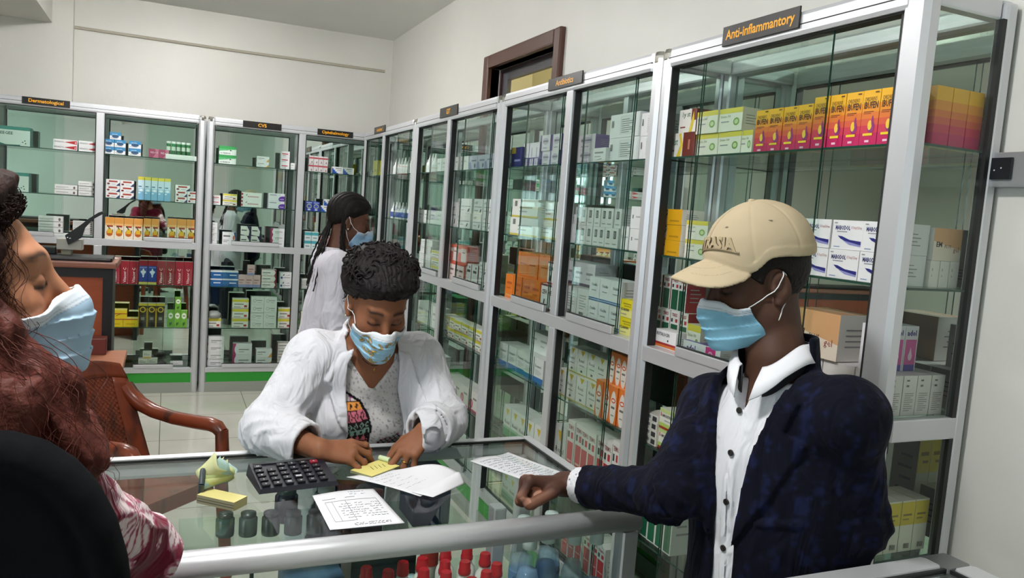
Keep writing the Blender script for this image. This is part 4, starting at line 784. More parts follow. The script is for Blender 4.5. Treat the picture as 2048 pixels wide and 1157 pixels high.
# second counter, at the lower right
def counter_side():
    root = empty('glass_counter', (1.0, .6, 0), 'second aluminium glass counter in front of the man in the blazer', 'counter')
    z, yb, xr = 1.0, 1.042, 1.40
    mb = MB(); mb.box((.30, yb-.05, z-.05), (xr, yb, z), M_ALU, bevel=.010); part(mb, 'rear_rail', root)
    mb = MB(); mb.box((xr+.008, -.3, z-.05), (xr+.068, yb-.058, z), M_ALU, bevel=.010); part(mb, 'end_rail', root)
    mb = MB(); mb.box((xr-.004, yb-.056, z-.05), (xr+.075, yb+.008, z-.004), mat('#8d8f90', .25, .8), bevel=.008); part(mb, 'corner_cap', root, label='grey metal corner cap')
    mb = MB(); mb.box((.30, yb-.056, z-.014), (xr-.002, yb-.050, z-.002), M_GASK); mb.box((xr+.002, -.3, z-.014), (xr+.008, yb-.06, z-.002), M_GASK); part(mb, 'gasket', root)
    mb = MB(); mb.box((.30, -.3, z-.012), (xr, yb-.056, z-.006), M_GLASS, faces={'-x': M_EDGE}); part(mb, 'glass_top', root)
    for x, y in ((xr+.015, yb-.05), (.31, yb-.05), (xr+.015, -.29)):
        mb = MB(); mb.box((x, y, 0), (x+.045, y+.045, z-.05), M_ALU, bevel=.004); part(mb, 'post', root)
    mb = MB(); mb.box((.36, yb-.03, .1), (xr, yb-.024, z-.05), M_GLASS); part(mb, 'rear_pane', root)
    mb = MB(); mb.box((.31, -.29, .0), (xr+.06, yb-.01, .10), M_PLINTH); part(mb, 'plinth', root)
    mb = MB(); mb.box((.33, -.25, .62), (xr, yb-.08, .626), M_SHELF, faces={'+y': M_EDGE}); part(mb, 'shelf', root)
    mb = MB(); mb.box((1.15, .70, .6265), (1.37, .92, .86), mat('#2b1f24', .5)); o = mb.build('storage_box', label='dark brown box inside the second counter', cat='box')
counter_side()
# ---------------- red capped bottles and water bottles inside the counter
M_PET = make_glass('clear_pet_plastic', (.88, .93, .96), 1.5, .03)
def red_bottle(x, y, z, i, lab):
    r = empty('red_cap_bottle', (x, y, z), lab, 'bottle', 'red capped bottles in the counter')
    b = MB(); b.lathe([(0, 0), (.021, 0), (.0225, .003), (.0225, .129), (.0205, .141), (.0150, .150), (.0128, .156), (.0128, .162)], (x, y, z), mat('#e8e8e4', .3), 18); part(b, 'body', r)
    b = MB(); b.lathe([(.0145, .161), (.0150, .162), (.0150, .170), (.0135, .172), (.0128, .188), (.0115, .190), (.0115, .191)], (x, y, z), mat('#b5202b', .28), 18)
    b.lathe([(.0115, .1905), (.006, .1908)], (x, y, z), mat('#b5202b', .28), 16); b.lathe([(.006, .1909), (0, .1910)], (x, y, z), mat('#ece2e0', .3), 12); part(b, 'cap', r, label='red screw cap')
RB = [(.434, 1.668), (.477, 1.640), (.520, 1.672), (.569, 1.681), (.600, 1.600), (.640, 1.720), (.692, 1.711), (.722, 1.668), (.728, 1.610), (.660, 1.640), (.555, 1.625), (.690, 1.580), (.470, 1.588), (.615, 1.652), (.530, 1.570), (.645, 1.555)]
order = sorted(range(len(RB)), key=lambda i: RB[i][0])
for k, i in enumerate(order):
    near = 'nearest the pane' if RB[i][1] < 1.63 else 'in the middle rank' if RB[i][1] < 1.675 else 'in the rear rank'
    red_bottle(RB[i][0], RB[i][1], .6155, k, 'white bottle with red cap %s, number %s counting from the left' % (near, ['one', 'two', 'three', 'four', 'five', 'six', 'seven', 'eight', 'nine', 'ten', 'eleven', 'twelve', 'thirteen', 'fourteen', 'fifteen', 'sixteen'][k]))
def water_bottle(x, y, z, lab, level, tint):
    r = empty('water_bottle', (x, y, z), lab, 'bottle', 'clear bottles of blue liquid in the counter')
    R_ = .0300; z = z+.012
    b = MB(); b.lathe([(0, -.0115), (R_-.002, -.0115), (R_, -.004), (R_-.002, .001)], (x, y, z), M_PET, 24); part(b, 'base', r)
    prof = [(.026, 0), (R_-.002, .006), (R_, .014), (R_, .145), (R_-.003, .16), (.024, .190), (.0155, .212), (.0135, .218), (.0135, .226)]
    b = MB(); b.lathe(prof, (x, y, z), M_PET, 24); part(b, 'bottle_shell', r)
    liq = [(.024, .002), (R_-.0035, .008), (R_-.0025, .016)]+[(min(R_-.0025, R_-.0025-(t-.14)*.28 if t > .14 else 9), t) for t in np.linspace(.05, level, 6)]+[(0, level)]
    b = MB(); b.lathe([(a, t) for a, t in liq], (x, y, z), tint, 24); part(b, 'liquid', r)
    b = MB(); b.lathe([(R_+.0006, .030), (R_+.0006, .118)], (x, y, z), mat('#6f93bd', .45), 24)
    v, f = text_geo('CADI SANTE', .02, 2); th = .0085
    pts = []
    for p in v:
        a = math.radians(-90)+(p[0]-v[:, 0].max()/2)*th/R_; pts.append((x+(R_+.0012)*math.cos(a), y+(R_+.0012)*math.sin(a), z+.100+p[1]*th))
    b.add(pts, f, mat('#24406e', .4)); part(b, 'paper_label', r, label='blue paper label')
    b = MB(); b.lathe([(.0165, .217), (.0175, .218), (.0175, .247), (.0155, .251), (0, .2515)], (x, y, z), mat('#d3e2e2', .35), 24); part(b, 'cap', r, label='pale ribbed screw cap')
def liquid(name, c, d):
    m = make_glass(name, c, 1.33, .02); nt = m.node_tree; o = [x for x in nt.nodes if x.type == 'OUTPUT_MATERIAL'][0]; src = o.inputs[0].links[0].from_socket
    df = nt.nodes.new('ShaderNodeBsdfDiffuse'); df.inputs[0].default_value = (*c, 1); mx = nt.nodes.new('ShaderNodeMixShader'); mx.inputs[0].default_value = d
    nt.links.new(src, mx.inputs[1]); nt.links.new(df.outputs[0], mx.inputs[2]); nt.links.new(mx.outputs[0], o.inputs[0]); return m
LQ1, LQ2 = liquid('blue_liquid', (.50, .68, .88), .35), liquid('pale_liquid', (.80, .88, .90), .25)
for i, (x, y, lv, tn) in enumerate([(.800, 1.590, .165, LQ1), (.858, 1.612, .168, LQ1), (.918, 1.590, .172, LQ2), (.962, 1.640, .12, LQ1)]):
    if i == 3: x, y = .972, 1.578
    water_bottle(x, y, .6155, 'clear bottle with pale cap inside the counter, %s' % ['beside the aluminium partition post', 'second from the partition post', 'with the palest liquid', 'nearest the end pane, blue label lettered'][i], lv, tn)
for i, (x, y) in enumerate([(.83, 1.69), (.91, 1.70)]): water_bottle(x, y, .6155, 'clear bottle in the rear rank inside the counter, %s' % ['behind the first bottle', 'behind the palest bottle'][i], .15, LQ2)
# ---------------- things on the upper inner shelf
def jar(x, y, z, r_, h, c, lab, lid='#2b3a37'):
    r = empty('medicine_jar', (x, y, z), lab, 'jar', 'jars inside the counter')
    b = MB(); b.lathe([(0, 0), (r_, 0), (r_*1.03, .004), (r_*1.03, h*.75), (r_*.8, h*.85)], (x, y, z), mat(c, .15), 18); part(b, 'body', r)
    b = MB(); b.lathe([(r_*.86, h*.84), (r_*.86, h), (0, h+.001)], (x, y, z), mat(lid, .3), 18); part(b, 'lid', r)
for i in range(5): jar(.15+.052*i, 1.93-.008*i, .8005, .021, .055, '#3c524c', 'dark green glass jar on the inner shelf, %s from left' % ORD[i])
jar(.30, 1.99, .8005, .028, .085, '#1d2230', 'black jar behind green jars on the inner shelf'); jar(.40, 1.99, .8005, .026, .08, '#3f5d56', 'green jar beside the black jar on the inner shelf', '#b9c6c0')
for i, (x, y) in enumerate([(.475, 1.935), (.525, 1.945)]):
    r = empty('vial', (x, y, .8005), ['small clear vial with red cap beneath the writing hand', 'small clear vial with red cap beneath the yellow pad'][i], 'vial', 'red capped vials')
    b = MB(); b.lathe([(0, 0), (.018, 0), (.018, .05), (.01, .058)], (x, y, .8005), mat('#b9c4c0', .15), 14); part(b, 'body', r)
    b = MB(); b.lathe([(.013, .058), (.013, .078), (0, .079)], (x, y, .8005), mat('#a3202c', .3), 14); part(b, 'cap', r)
b = MB(); b.box((.33, 1.87, .8005), (.47, 1.99, .90), mat('#42617c', .4), bevel=.002); b.v = [(x+.02, y+.0, z) for x, y, z in b.v]
b.v = [(x-.30+.0, y, z-.1855) for x, y, z in b.v]; b.v = [(x+.23, y-.05, z) for x, y, z in b.v]; o = b.build('carton_box', label='slate blue carton standing in the counter behind red-capped bottles', cat='box')
b = MB(); 
M_ = Matrix.Rotation(math.radians(90), 4, 'X')
b.lathe([(.018, 0), (.045, 0), (.045, .09), (.018, .09), (.018, 0)], (.33, 1.79, .661), mat('#dfe0de', .7), 24, M=M_); b.v = [(x, y+.03, z) for x, y, z in b.v]
o = b.build('paper_roll', label='white paper roll lying in front of the slate blue carton', cat='paper roll')
b = MB(); b.box((.60, 1.87, .8005), (.70, 2.0, .93), mat('#2f4664', .3), bevel=.003); b.build('carton_box', label='dark blue carton on the inner shelf beneath the folded paper', cat='box')
b = MB(); b.box((.45, 1.88, .6155), (.62, 2.0, .74), mat('#20262a', .35), bevel=.003); b.build('carton_box', label='black carton low in the counter behind red-capped bottles', cat='box')
b = MB(); b.lathe([(0, 0), (.03, 0), (.032, .06), (.012, .08), (.012, .09), (0, .09)], (.585, 1.80, .6155), mat('#9fc3c4', .15), 16); b.build('flask', label='pale blue swirled flask beside the black carton in the counter', cat='flask')
r = empty('red_cap_jar', (.625, 1.795, .6155), 'tall jar with broad red lid behind the bottles', 'jar'); b = MB(); b.lathe([(0, 0), (.022, 0), (.022, .12)], (.625, 1.795, .6155), mat('#cfcac2', .3), 16); part(b, 'body', r)
b = MB(); b.lathe([(.023, .12), (.023, .175), (0, .177)], (.625, 1.795, .6155), mat('#a8261f', .35), 16); part(b, 'lid', r, label='broad red lid')
b = MB(); b.box((.10, 1.60, .6155), (.26, 1.66, .655), mat('#8a4a3a', .5), bevel=.002); b.build('carton_box', label='reddish brown flat carton inside the counter near its front pane', cat='box')
b = MB(); b.box((.22, 1.66, .6155), (.40, 1.84, .617), mat('#dfe3dc', .6)); b.build('paper_sheet', label='loose white sheet lying on the shelf inside the counter', cat='paper')
# crumpled clear bag at the counter's left end
def plastic_heap():
    me = MB(); n = 18; vs_ = []
    for i in range(n):
        for j in range(n):
            u, v = i/(n-1), j/(n-1); e = max(0, 1-((u-.5)**2+(v-.5)**2)*4)
            vs_.append((.06+.14*u, 1.60+.17*v, .6165+.10*e**.6*(.45+.55*RNG.random())))
    fs = [(i*n+j, (i+1)*n+j, (i+1)*n+j+1, i*n+j+1) for i in range(n-1) for j in range(n-1)]
    me.add(vs_, fs, mat('#aebac6', .12), False); return me.build('plastic_bag', label='crumpled clear plastic bag at the left end inside the counter', cat='bag')
plastic_heap()
# ---------------- on top of the counter
def sheet(name, corners, lab, cat, curl=None, lines_=None, th=.0006, nu=16, nv=16, colr='#e9e9ee'):
    a, b_, c, d = [Vector((*p, HC-.0035)) for p in corners]
    mb = MB(); vs_ = []
    for i in range(nu+1):
        for j in range(nv+1):
            u, v = i/nu, j/nv; p = a*(1-u)*(1-v)+b_*u*(1-v)+c*u*v+d*(1-u)*v
            if curl: p = p+Vector(curl(u, v))
            vs_.append(p)
    fs = [(i*(nv+1)+j, (i+1)*(nv+1)+j, (i+1)*(nv+1)+j+1, i*(nv+1)+j+1) for i in range(nu) for j in range(nv)]
    mb.add(vs_, fs, mat(colr, .6), True)
    def at(u, v, o=.0007):
        p = a*(1-u)*(1-v)+b_*u*(1-v)+c*u*v+d*(1-u)*v
        if curl: p = p+Vector(curl(u, v))
        return p+Vector((0, 0, o))
    for (u0, v0, u1, v1, w, cc) in (lines_ or []):
        k = 4; du, dv = u1-u0, v1-v0; L = math.hypot(du, dv) or 1; nu_, nv_ = -dv/L*w, du/L*w
        pts = []; 
        for t in range(k+1):
            u, v = u0+du*t/k, v0+dv*t/k; pts += [at(u+nu_, v+nv_), at(u-nu_, v-nv_)]
        mb.add(pts, [(2*t, 2*t+1, 2*t+3, 2*t+2) for t in range(k)], mat(cc, .6))
    o = mb.build(name, label=lab, cat=cat, group='papers on the counter')
    sm = o.modifiers.new('thickness', 'SOLIDIFY'); sm.thickness = th; sm.offset = -1
    o.location.z = th+.0002
    return o
GL = '#7d7f86'
def scrawl(n, u0, u1, v0, v1, c='#565a68', w=.0022):
    L = []
    for i in range(n):
        v = v0+(v1-v0)*i/max(1, n-1); u = u0
        while u < u1:
            s_ = random.uniform(.015, .05); 
            if random.random() < .82: L.append((u, v+random.uniform(-.012, .012), min(u1, u+s_), v+random.uniform(-.012, .012), w, c))
            u += s_+random.uniform(.004, .02)
    return L
form = [(.12, .28, .9, .28, .002, GL), (.12, .28, .12, .82, .002, GL), (.22, .28, .22, .82, .002, GL), (.42, .28, .42, .82, .002, GL), (.9, .28, .9, .45, .002, GL), (.12, .82, .42, .82, .002, GL), (.1, .2, .3, .2, .003, GL), (.45, .2, .6, .2, .003, GL)]+scrawl(7, .28, .9, .38, .74)+scrawl(2, .35, .85, .9, .94, '#44464c', .0028)+scrawl(2, .55, .8, .06, .12, '#6a7090')
sheet('prescription_form', [(.322, 1.759), (.467, 1.772), (.483, 1.560), (.325, 1.560)], 'white printed form lying beside the calculator at the counter front', 'paper', lambda u, v: (0, 0, .004*math.sin(u*3.1)*(1-v)), form)
def c2(u, v):
    k = max(0, (u-.35)/.65)
    return (0, 0, .004*math.sin(v*3)+.035*k**2*math.sin(math.pi*min(1, v*.9+.1))*(v))
sheet('folded_letter', [(.422, 1.866), (.545, 1.893), (.705, 1.825), (.560, 1.700)], 'white letter with a curled edge beneath the yellow note pad', 'paper', c2, scrawl(6, .1, .6, .25, .75, '#b8bac6', .0015), nu=22)
sheet('folded_letter', [(.545, 1.725), (.585, 1.682), (.690, 1.752), (.672, 1.800)], 'curled white flap of paper facing the front rail', 'paper', lambda u, v: (0, 0, .022*math.sin(math.pi*u)*(v)+.004), None)
sheet('prescription_sheet', [(.768, 1.925), (.905, 1.980), (.985, 1.780), (.870, 1.715)], 'white handwritten sheet beside the man\'s fist at the counter end', 'paper', lambda u, v: (0, 0, .003*math.sin(u*6)), scrawl(12, .08, .92, .12, .9, '#8286a4', .003))
def pad():
    r = empty('note_pad', (.50, 1.90, HC), 'small yellow note pad under the writing hand', 'note pad')
    M_ = Matrix.Translation((.503, 1.902, HC-.0035)) @ Matrix.Rotation(math.radians(36), 4, 'Z')
    b = MB(); b.box((-.055, -.035, 0), (.055, .035, .007), mat('#8d8f6a', .6), M=M_, faces={'+z': mat('#e6db86', .6)}); part(b, 'pages', r)
    b = MB()
    for i in range(4): b.box((-.01+.012*i, -.012+.004*i, .0073), (-.0085+.012*i, .012+.003*i, .0075), mat('#4a4438', .5), M=M_ @ Matrix.Rotation(-.5, 4, 'Z'))
    part(b, 'handwriting', r)
    b = MB(); b.tube([tuple(M_ @ Vector((.056, y, .013))) for y in (.0, .012, .024, .034)], .007, mat('#cfe0b8', .6), 10); part(b, 'curled_page', r)
pad()
# calculator
def calculator():
    loc = Vector((.292, 1.862, HC-.0035)); M_ = Matrix.Translation(loc) @ Matrix.Rotation(math.radians(7), 4, 'Z')
    r = empty('calculator', loc, 'black desktop calculator beside the printed form', 'calculator')
    W_, D_ = .185, .135
    b = MB(); lo = [(-W_/2, -D_/2), (W_/2, -D_/2), (W_/2, D_/2), (-W_/2, D_/2)]
    z0, zf, zb = .004, .014, .034
    vs_ = [(x, y, z0) for x, y in lo]+[(lo[0][0]+.004, lo[0][1]+.004, zf), (lo[1][0]-.004, lo[1][1]+.004, zf), (lo[2][0]-.004, lo[2][1]-.004, zb), (lo[3][0]+.004, lo[3][1]-.004, zb)]
    b.add([tuple(M_ @ Vector(p)) for p in vs_], [(3, 2, 1, 0), (4, 5, 6, 7), (0, 1, 5, 4), (1, 2, 6, 5), (2, 3, 7, 6), (3, 0, 4, 7)], mat('#22222c', .35))
    for x in (-.07, .07):
        for y in (-.05, .05): b.lathe([(0, -.0045), (.006, -.0045), (.006, .0)], tuple(M_ @ Vector((x, y, .0045))), mat('#101014', .6), 10)
    part(b, 'case', r)
    sl = math.atan2(zb-zf, D_-.008)
    F = M_ @ Matrix.Translation((0, -D_/2+.004, zf)) @ Matrix.Rotation(sl, 4, 'X')
    for rr in range(5):
        for cc in range(6):
            if rr == 4 and cc == 1: continue
            x = -W_/2+.018+cc*.0268; y = .012+rr*.0215; wx = .0095; wy = .0068
            red = (rr == 4 and cc == 5); b = MB()
            b.box((x-wx, y-wy, .0008), (x+wx, y+wy, .0065), mat('#8d2334' if red else '#17171d', .3), M=F, bevel=.0018)
            ch = ['0', '.', '=', '+', 'M', 'C', '1', '2', '3', '-', 'R', '%', '4', '5', '6', 'x', '/', '7', '8', '9', '7', '8', '9', '/', '00', '0', '4', '5', '00', 'C'][rr*6+cc]
            v, f = text_geo(ch, .02, 1); th = .0062; wl_ = v[:, 0].max()*th
            b.add([tuple(F @ Vector((x-wl_/2+p[0]*th, y-th/2+p[1]*th, .00665))) for p in v], f, mat('#c9c9d2', .5)); part(b, 'key', r)
    b = MB(); b.box((-W_/2+.012, D_-.022, .0005), (W_/2-.012, D_-.012, .003), mat('#3a3d3f', .15), M=F); part(b, 'display', r)
calculator()
# rolled bank notes on a receipt pad
def cash():
    r = empty('banknote_roll', (.105, 1.80, HC), 'rolled green and yellow banknotes clipped together beside the calculator', 'banknotes')
    z0 = HC+.030
    for k in range(7):
        pts = []; M_ = Matrix.Translation((.092+.005*(k % 3), 1.795+.004*k, z0+.002*k)) @ Matrix.Rotation(math.radians(28-7*k), 4, 'Z') @ Matrix.Rotation(math.radians(-10-5*k), 4, 'Y')
        n = 16; rad = .010+.0014*k; vs_ = []
        span = math.radians(250)
        for i in range(n+1):
            a = math.radians(95)+span*i/n; rr = rad+.004*(i/n)
            for j, x in enumerate(np.linspace(-.006, .050+.005*math.sin(k*2.1+i*.8), 7)):
                fl = 1+.45*(j/6)**2
                vs_.append(tuple(M_ @ Vector((x, rr*fl*math.cos(a), rr*fl*math.sin(a)))))
        fs = [(i*7+j, (i+1)*7+j, (i+1)*7+j+1, i*7+j+1) for i in range(n) for j in range(6)]
        b = MB(); b.add(vs_, fs, mat(['#8fb0b4', '#b9c27e', '#c3c98a', '#a9b87a', '#c7cc92', '#9dbbb2', '#cdd09a'][k], .65), True)
        o = part(b, 'banknote', r); sm = o.modifiers.new('t', 'SOLIDIFY'); sm.thickness = .0008
    b = MB(); b.tube([(.086, 1.781, z0+.004), (.089, 1.797, z0+.030), (.093, 1.82, z0+.008), (.091, 1.812, z0-.02), (.086, 1.786, z0-.02), (.086, 1.781, z0+.004)], .006, mat('#3b454b', .5), 8); part(b, 'clip', r, label='dark band around the notes')
    r2 = empty('receipt_pad', (.15, 1.75, HC), 'thick yellow receipt pad under the rolled banknotes', 'receipt pad')
    M_ = Matrix.Translation((.128, 1.755, HC-.0035)) @ Matrix.Rotation(math.radians(-42), 4, 'Z') @ Matrix.Diagonal((.74, .62, .95, 1))
    b = MB(); b.box((-.065, -.036, .0), (.065, .036, .020), mat('#c9c08a', .6), M=M_, faces={'+z': mat('#ddd28a', .6), '-y': mat('#8d876a', .6)}); part(b, 'pages', r2)
    b = MB(); b.box((-.065, -.0365, .006), (.065, -.036, .0075), mat('#3f4038', .6), M=M_); b.box((-.065, -.0365, .012), (.065, -.036, .0135), mat('#55553f', .6), M=M_); part(b, 'page_gap', r2)
cash()
# ================================================================ desk, chair, punch
M_MAH = mat('#8a5a4a', .35, name='reddish_desk_edge'); M_ORW = mat('#8a4426', .42, name='orange_brown_laminate'); M_BLK = mat('#15151a', .4, name='black_laminate')
def wood(name, c0, c1):
    m, nt, b, n, l = nodes_of(name)
    tc = n.new('ShaderNodeTexCoord'); mp = n.new('ShaderNodeMapping'); mp.inputs['Scale'].default_value = (1.5, 14, 14)
    t = n.new('ShaderNodeTexNoise'); t.inputs['Scale'].default_value = 3; t.inputs['Detail'].default_value = 6
    l.new(tc.outputs['Object'], mp.inputs[0]); l.new(mp.outputs[0], t.inputs['Vector']); l.new(ramp2(nt, t.outputs[0], c0, c1), b.inputs['Base Color'])
    b.inputs['Roughness'].default_value = .4; return m
M_ORW = wood('orange_brown_laminate', '#8f4324', '#984a29')
r = empty('reception_desk', (-1.0, 4.5, 0), 'orange-brown reception desk with black edging and raised counter', 'desk')
b = MB(); b.box((-1.75, 4.54, 1.185), (-.225, 4.95, 1.216), M_MAH, bevel=.008); part(b, 'counter_top', r)
b = MB(); b.box((-1.72, 4.555, 1.2165), (-.25, 4.80, 1.235), M_BLK, bevel=.009); part(b, 'counter_mat', r, label='black rounded counter mat')
b = MB(); b.box((-1.72, 4.57, .0), (-.292, 4.60, 1.135), M_ORW); part(b, 'front_panel', r)
b = MB(); b.box((-1.72, 4.562, 1.135), (-.245, 4.60, 1.184), M_BLK); b.box((-.292, 4.562, 0), (-.245, 4.60, 1.135), M_BLK); b.box((-.29, 4.60, 0), (-.25, 4.90, 1.184), M_BLK); b.box((-1.72, 4.60, 0), (-1.68, 4.90, 1.184), M_BLK); part(b, 'black_edging', r, label='black edging strips')
b = MB(); b.box((-1.72, 4.0, .72), (-.17, 4.57, .752), wood('desk_top_laminate', '#9a6248', '#a56c52'), bevel=.008); part(b, 'work_top', r)
for x in (-1.70, -.23):
    b = MB(); b.box((x, 4.04, 0), (x+.035, 4.55, .719), M_ORW); part(b, 'end_panel', r)
b = MB(); b.box((-.40, 4.44, .753), (-.262, 4.54, .835), mat('#6b2f28', .35), bevel=.004); b.build('wooden_box', label='small reddish brown box on the lower desk top beside the black edging', cat='box')
def flat(name, poly, z, lab, cat, c, th=.001):
    b = MB(); b.prism(poly, 'z', z, z+th, mat(c, .55)); return b.build(name, label=lab, cat=cat)
flat('paper_sheet', [(-.457, 4.835), (-.30, 4.93), (-.235, 4.82), (-.235, 4.805)], 1.217, 'white sheet lying on the raised desk counter', 'paper', '#e6e6ec')
r = empty('desk_punch', (-.45, 4.72, 1.236), 'grey desk punch with raised black lever on the reception desk', 'desk punch')
b = MB(); b.box((-.52, 4.70, 1.262), (-.400, 4.78, 1.318), mat('#a9a69c', .45), bevel=.004); b.box((-.50, 4.71, 1.2355), (-.45, 4.77, 1.263), mat('#8a8574', .5), bevel=.003); part(b, 'base', r)
b = MB(); b.box((-.60, 4.70, 1.2355), (-.52, 4.77, 1.275), mat('#17181a', .4), bevel=.006); part(b, 'foot', r, label='black foot')
lev = [(-.48, 1.337), (-.465, 1.290), (-.402, 1.330), (-.388, 1.382), (-.353, 1.428), (-.299, 1.465), (-.312, 1.473), (-.328, 1.466), (-.373, 1.431), (-.404, 1.401), (-.423, 1.384)]
b = MB(); b.prism(lev, 'y', 4.685, 4.699, mat('#15161a', .45)); b.lathe([(.0, 0), (.005, .0005), (.005, -.02)], (-.456, 4.684, 1.322), mat('#c9ccd0', .2, 1), 10, M=Matrix.Rotation(math.radians(90), 4, 'X')); b.lathe([(.0, 0), (.004, .0005), (.004, -.02)], (-.468, 4.684, 1.326), mat('#c9ccd0', .2, 1), 10, M=Matrix.Rotation(math.radians(90), 4, 'X')); part(b, 'lever', r, label='black angular lever')
# plastic armchair ------------------------------------------------
def plastic(name, weave=False):
    m, nt, bs, n, l = nodes_of(name)
    tc = n.new('ShaderNodeTexCoord'); t = n.new('ShaderNodeTexNoise'); t.inputs['Scale'].default_value = 7; t.inputs['Detail'].default_value = 3
    mp = n.new('ShaderNodeMapping'); mp.inputs['Scale'].default_value = (2.2, 2.2, .6); l.new(tc.outputs['Object'], mp.inputs[0]); l.new(mp.outputs[0], t.inputs['Vector'])
    l.new(ramp2(nt, t.outputs[0], '#7a371f', '#2c1c18', .52, .72), bs.inputs['Base Color']); bs.inputs['Roughness'].default_value = .28
    return m
M_PL = plastic('mottled_brown_plastic')
def armchair():
    r = empty('plastic_armchair', (-.09, 3.395, 0), 'mottled brown plastic armchair with woven back behind the counter', 'chair', rz=math.radians(-45))
    def P2(mb, name, parent=r, **k): return mb.build(name, parent, **k)
    def back(u, v, o=0.0):
        hw = .225-.045*v-.02*max(0, v-.85)*6; x = -.19-.125*v+.05*u*u-o; z = .44+.44*v-.02*abs(u)**3*v
        return (x, u*hw, z)
    def surf(u0, u1, v0, v1, nu, nv, th, m, weave=False):
        mb = MB()
        for o in (0, th):
            vs_ = []
            for i in range(nu+1):
                for j in range(nv+1):
                    u, v = u0+(u1-u0)*i/nu, v0+(v1-v0)*j/nv
                    w = (.0055*math.sin(i*math.pi/2+.6+(math.pi if (j//2) % 2 else 0))) if weave else 0
                    vs_.append(back(u, v, o+w))
            f = [(i*(nv+1)+j, (i+1)*(nv+1)+j, (i+1)*(nv+1)+j+1, i*(nv+1)+j+1) for i in range(nu) for j in range(nv)]
            mb.add(vs_, f if o else [q[::-1] for q in f], m, True)
        N = (nu+1)*(nv+1)
        ring = [i*(nv+1) for i in range(nu+1)]+[nu*(nv+1)+j for j in range(1, nv+1)]+[i*(nv+1)+nv for i in range(nu-1, -1, -1)]+[j for j in range(nv-1, 0, -1)]
        mb.f += [(ring[k], ring[(k+1) % len(ring)], ring[(k+1) % len(ring)]+N, ring[k]+N) for k in range(len(ring))]; mb.m += [0]*len(ring); mb.sm += [False]*len(ring)
        return mb
    mb = surf(-1, 1, .84, 1, 20, 4, .016, M_PL); mb2 = surf(-1, -.68, 0, .84, 4, 14, .016, M_PL); mb3 = surf(.68, 1, 0, .84, 4, 14, .016, M_PL); mb4 = surf(-.68, .68, 0, .06, 10, 2, .016, M_PL)
    for q in (mb2, mb3, mb4):
        o = len(mb.v); mb.v += q.v; mb.f += [tuple(i+o for i in f) for f in q.f]; mb.m += q.m; mb.sm += q.sm
    bk = P2(mb, 'backrest')
    w = surf(-.69, .69, .05, .85, 60, 64, .008, M_PL, True); w.v = [(x-.004, y, z) for x, y, z in w.v]; P2(w, 'woven_panel', bk)
    mb = MB(); mb.prism([(-.20, -.2), (.20, -.23), (.235, -.19), (.235, .19), (.20, .23), (-.20, .2)], 'z', .415, .44, M_PL); mb.prism([(.2, -.2), (.235, -.19), (.235, .19), (.2, .2)], 'z', .38, .42, M_PL); P2(mb, 'seat')
    for s in (-1, 1):
        pts = [(-.262, s*.185, .76), (-.235, s*.198, .72), (-.19, s*.208, .685), (-.12, s*.215, .662), (-.02, s*.22, .650), (.10, s*.222, .650), (.18, s*.222, .654), (.215, s*.222, .648), (.238, s*.222, .628)]
        mb = MB(); mb.tube(pts, [.034, .034, .032, .030, .029, .029, .030, .030, .026], M_PL, 12); mb.v = [(x, y, z if z > .0 else z) for x, y, z in mb.v]
        P2(mb, 'armrest')
        mb = MB(); mb.tube([(.238, s*.222, .640), (.245, s*.222, .55), (.245, s*.222, .42), (.262, s*.232, .2), (.275, s*.24, .004)], [.027, .028, .028, .026, .024], M_PL, 10); P2(mb, 'leg')
        mb = MB(); mb.tube([(-.19, s*.19, .47), (-.21, s*.2, .3), (-.26, s*.225, .004)], [.026, .026, .022], M_PL, 10); P2(mb, 'leg')
armchair()
# ================================================================ people: implicit surfaces turned into meshes
def A(*p): return np.array(p, np.float32)
def smin(a, b, k):
    h = np.clip(.5+.5*(b-a)/k, 0, 1); return b*(1-h)+a*h-k*h*(1-h)
def smax(a, b, k): return -smin(-a, -b, k)
def cap(P_, a, b_, ra, rb=None):
    rb = ra if rb is None else rb; a = np.asarray(a, np.float32); b_ = np.asarray(b_, np.float32)
    pa = P_-a; ba = b_-a; h = np.clip((pa@ba)/max(float(ba@ba), 1e-9), 0, 1)
    return np.linalg.norm(pa-h[:, None]*ba, axis=1)-(ra+(rb-ra)*h)
def chain(P_, pts, rad, k=.01):
    d = None
    for i in range(len(pts)-1):
        e = cap(P_, pts[i], pts[i+1], rad[i], rad[i+1]); d = e if d is None else smin(d, e, k)
    return d
def ell(P_, c, r, Rm=None):
    q = P_-np.asarray(c, np.float32)
    if Rm is not None: q = q@Rm
    r = np.asarray(r, np.float32); k0 = np.linalg.norm(q/r, axis=1); k1 = np.linalg.norm(q/(r*r), axis=1)+1e-9
    return k0*(k0-1)/k1
def sph(P_, c, r): return np.linalg.norm(P_-np.asarray(c, np.float32), axis=1)-r
def rbox(P_, c, h, r, Rm=None):
    q = P_-np.asarray(c, np.float32)
    if Rm is not None: q = q@Rm
    q = np.abs(q)-np.asarray(h, np.float32)+r
    return np.linalg.norm(np.maximum(q, 0), axis=1)+np.minimum(q.max(1), 0)-r
def poly2(x, y, pts):
    pts = np.asarray(pts, np.float32); n = len(pts); d = np.full(x.shape, 1e9, np.float32); s = np.ones(x.shape, np.float32)
    for i in range(n):
        a, b_ = pts[i], pts[i-1]; ex, ey = b_[0]-a[0], b_[1]-a[1]; wx, wy = x-a[0], y-a[1]
        t = np.clip((wx*ex+wy*ey)/(ex*ex+ey*ey+1e-12), 0, 1); d = np.minimum(d, (wx-ex*t)**2+(wy-ey*t)**2)
        c1, c2, c3 = y >= a[1], y < b_[1], ex*wy > ey*wx
        s = np.where((c1 & c2 & c3) | (~c1 & ~c2 & ~c3), -s, s)
    return s*np.sqrt(d)
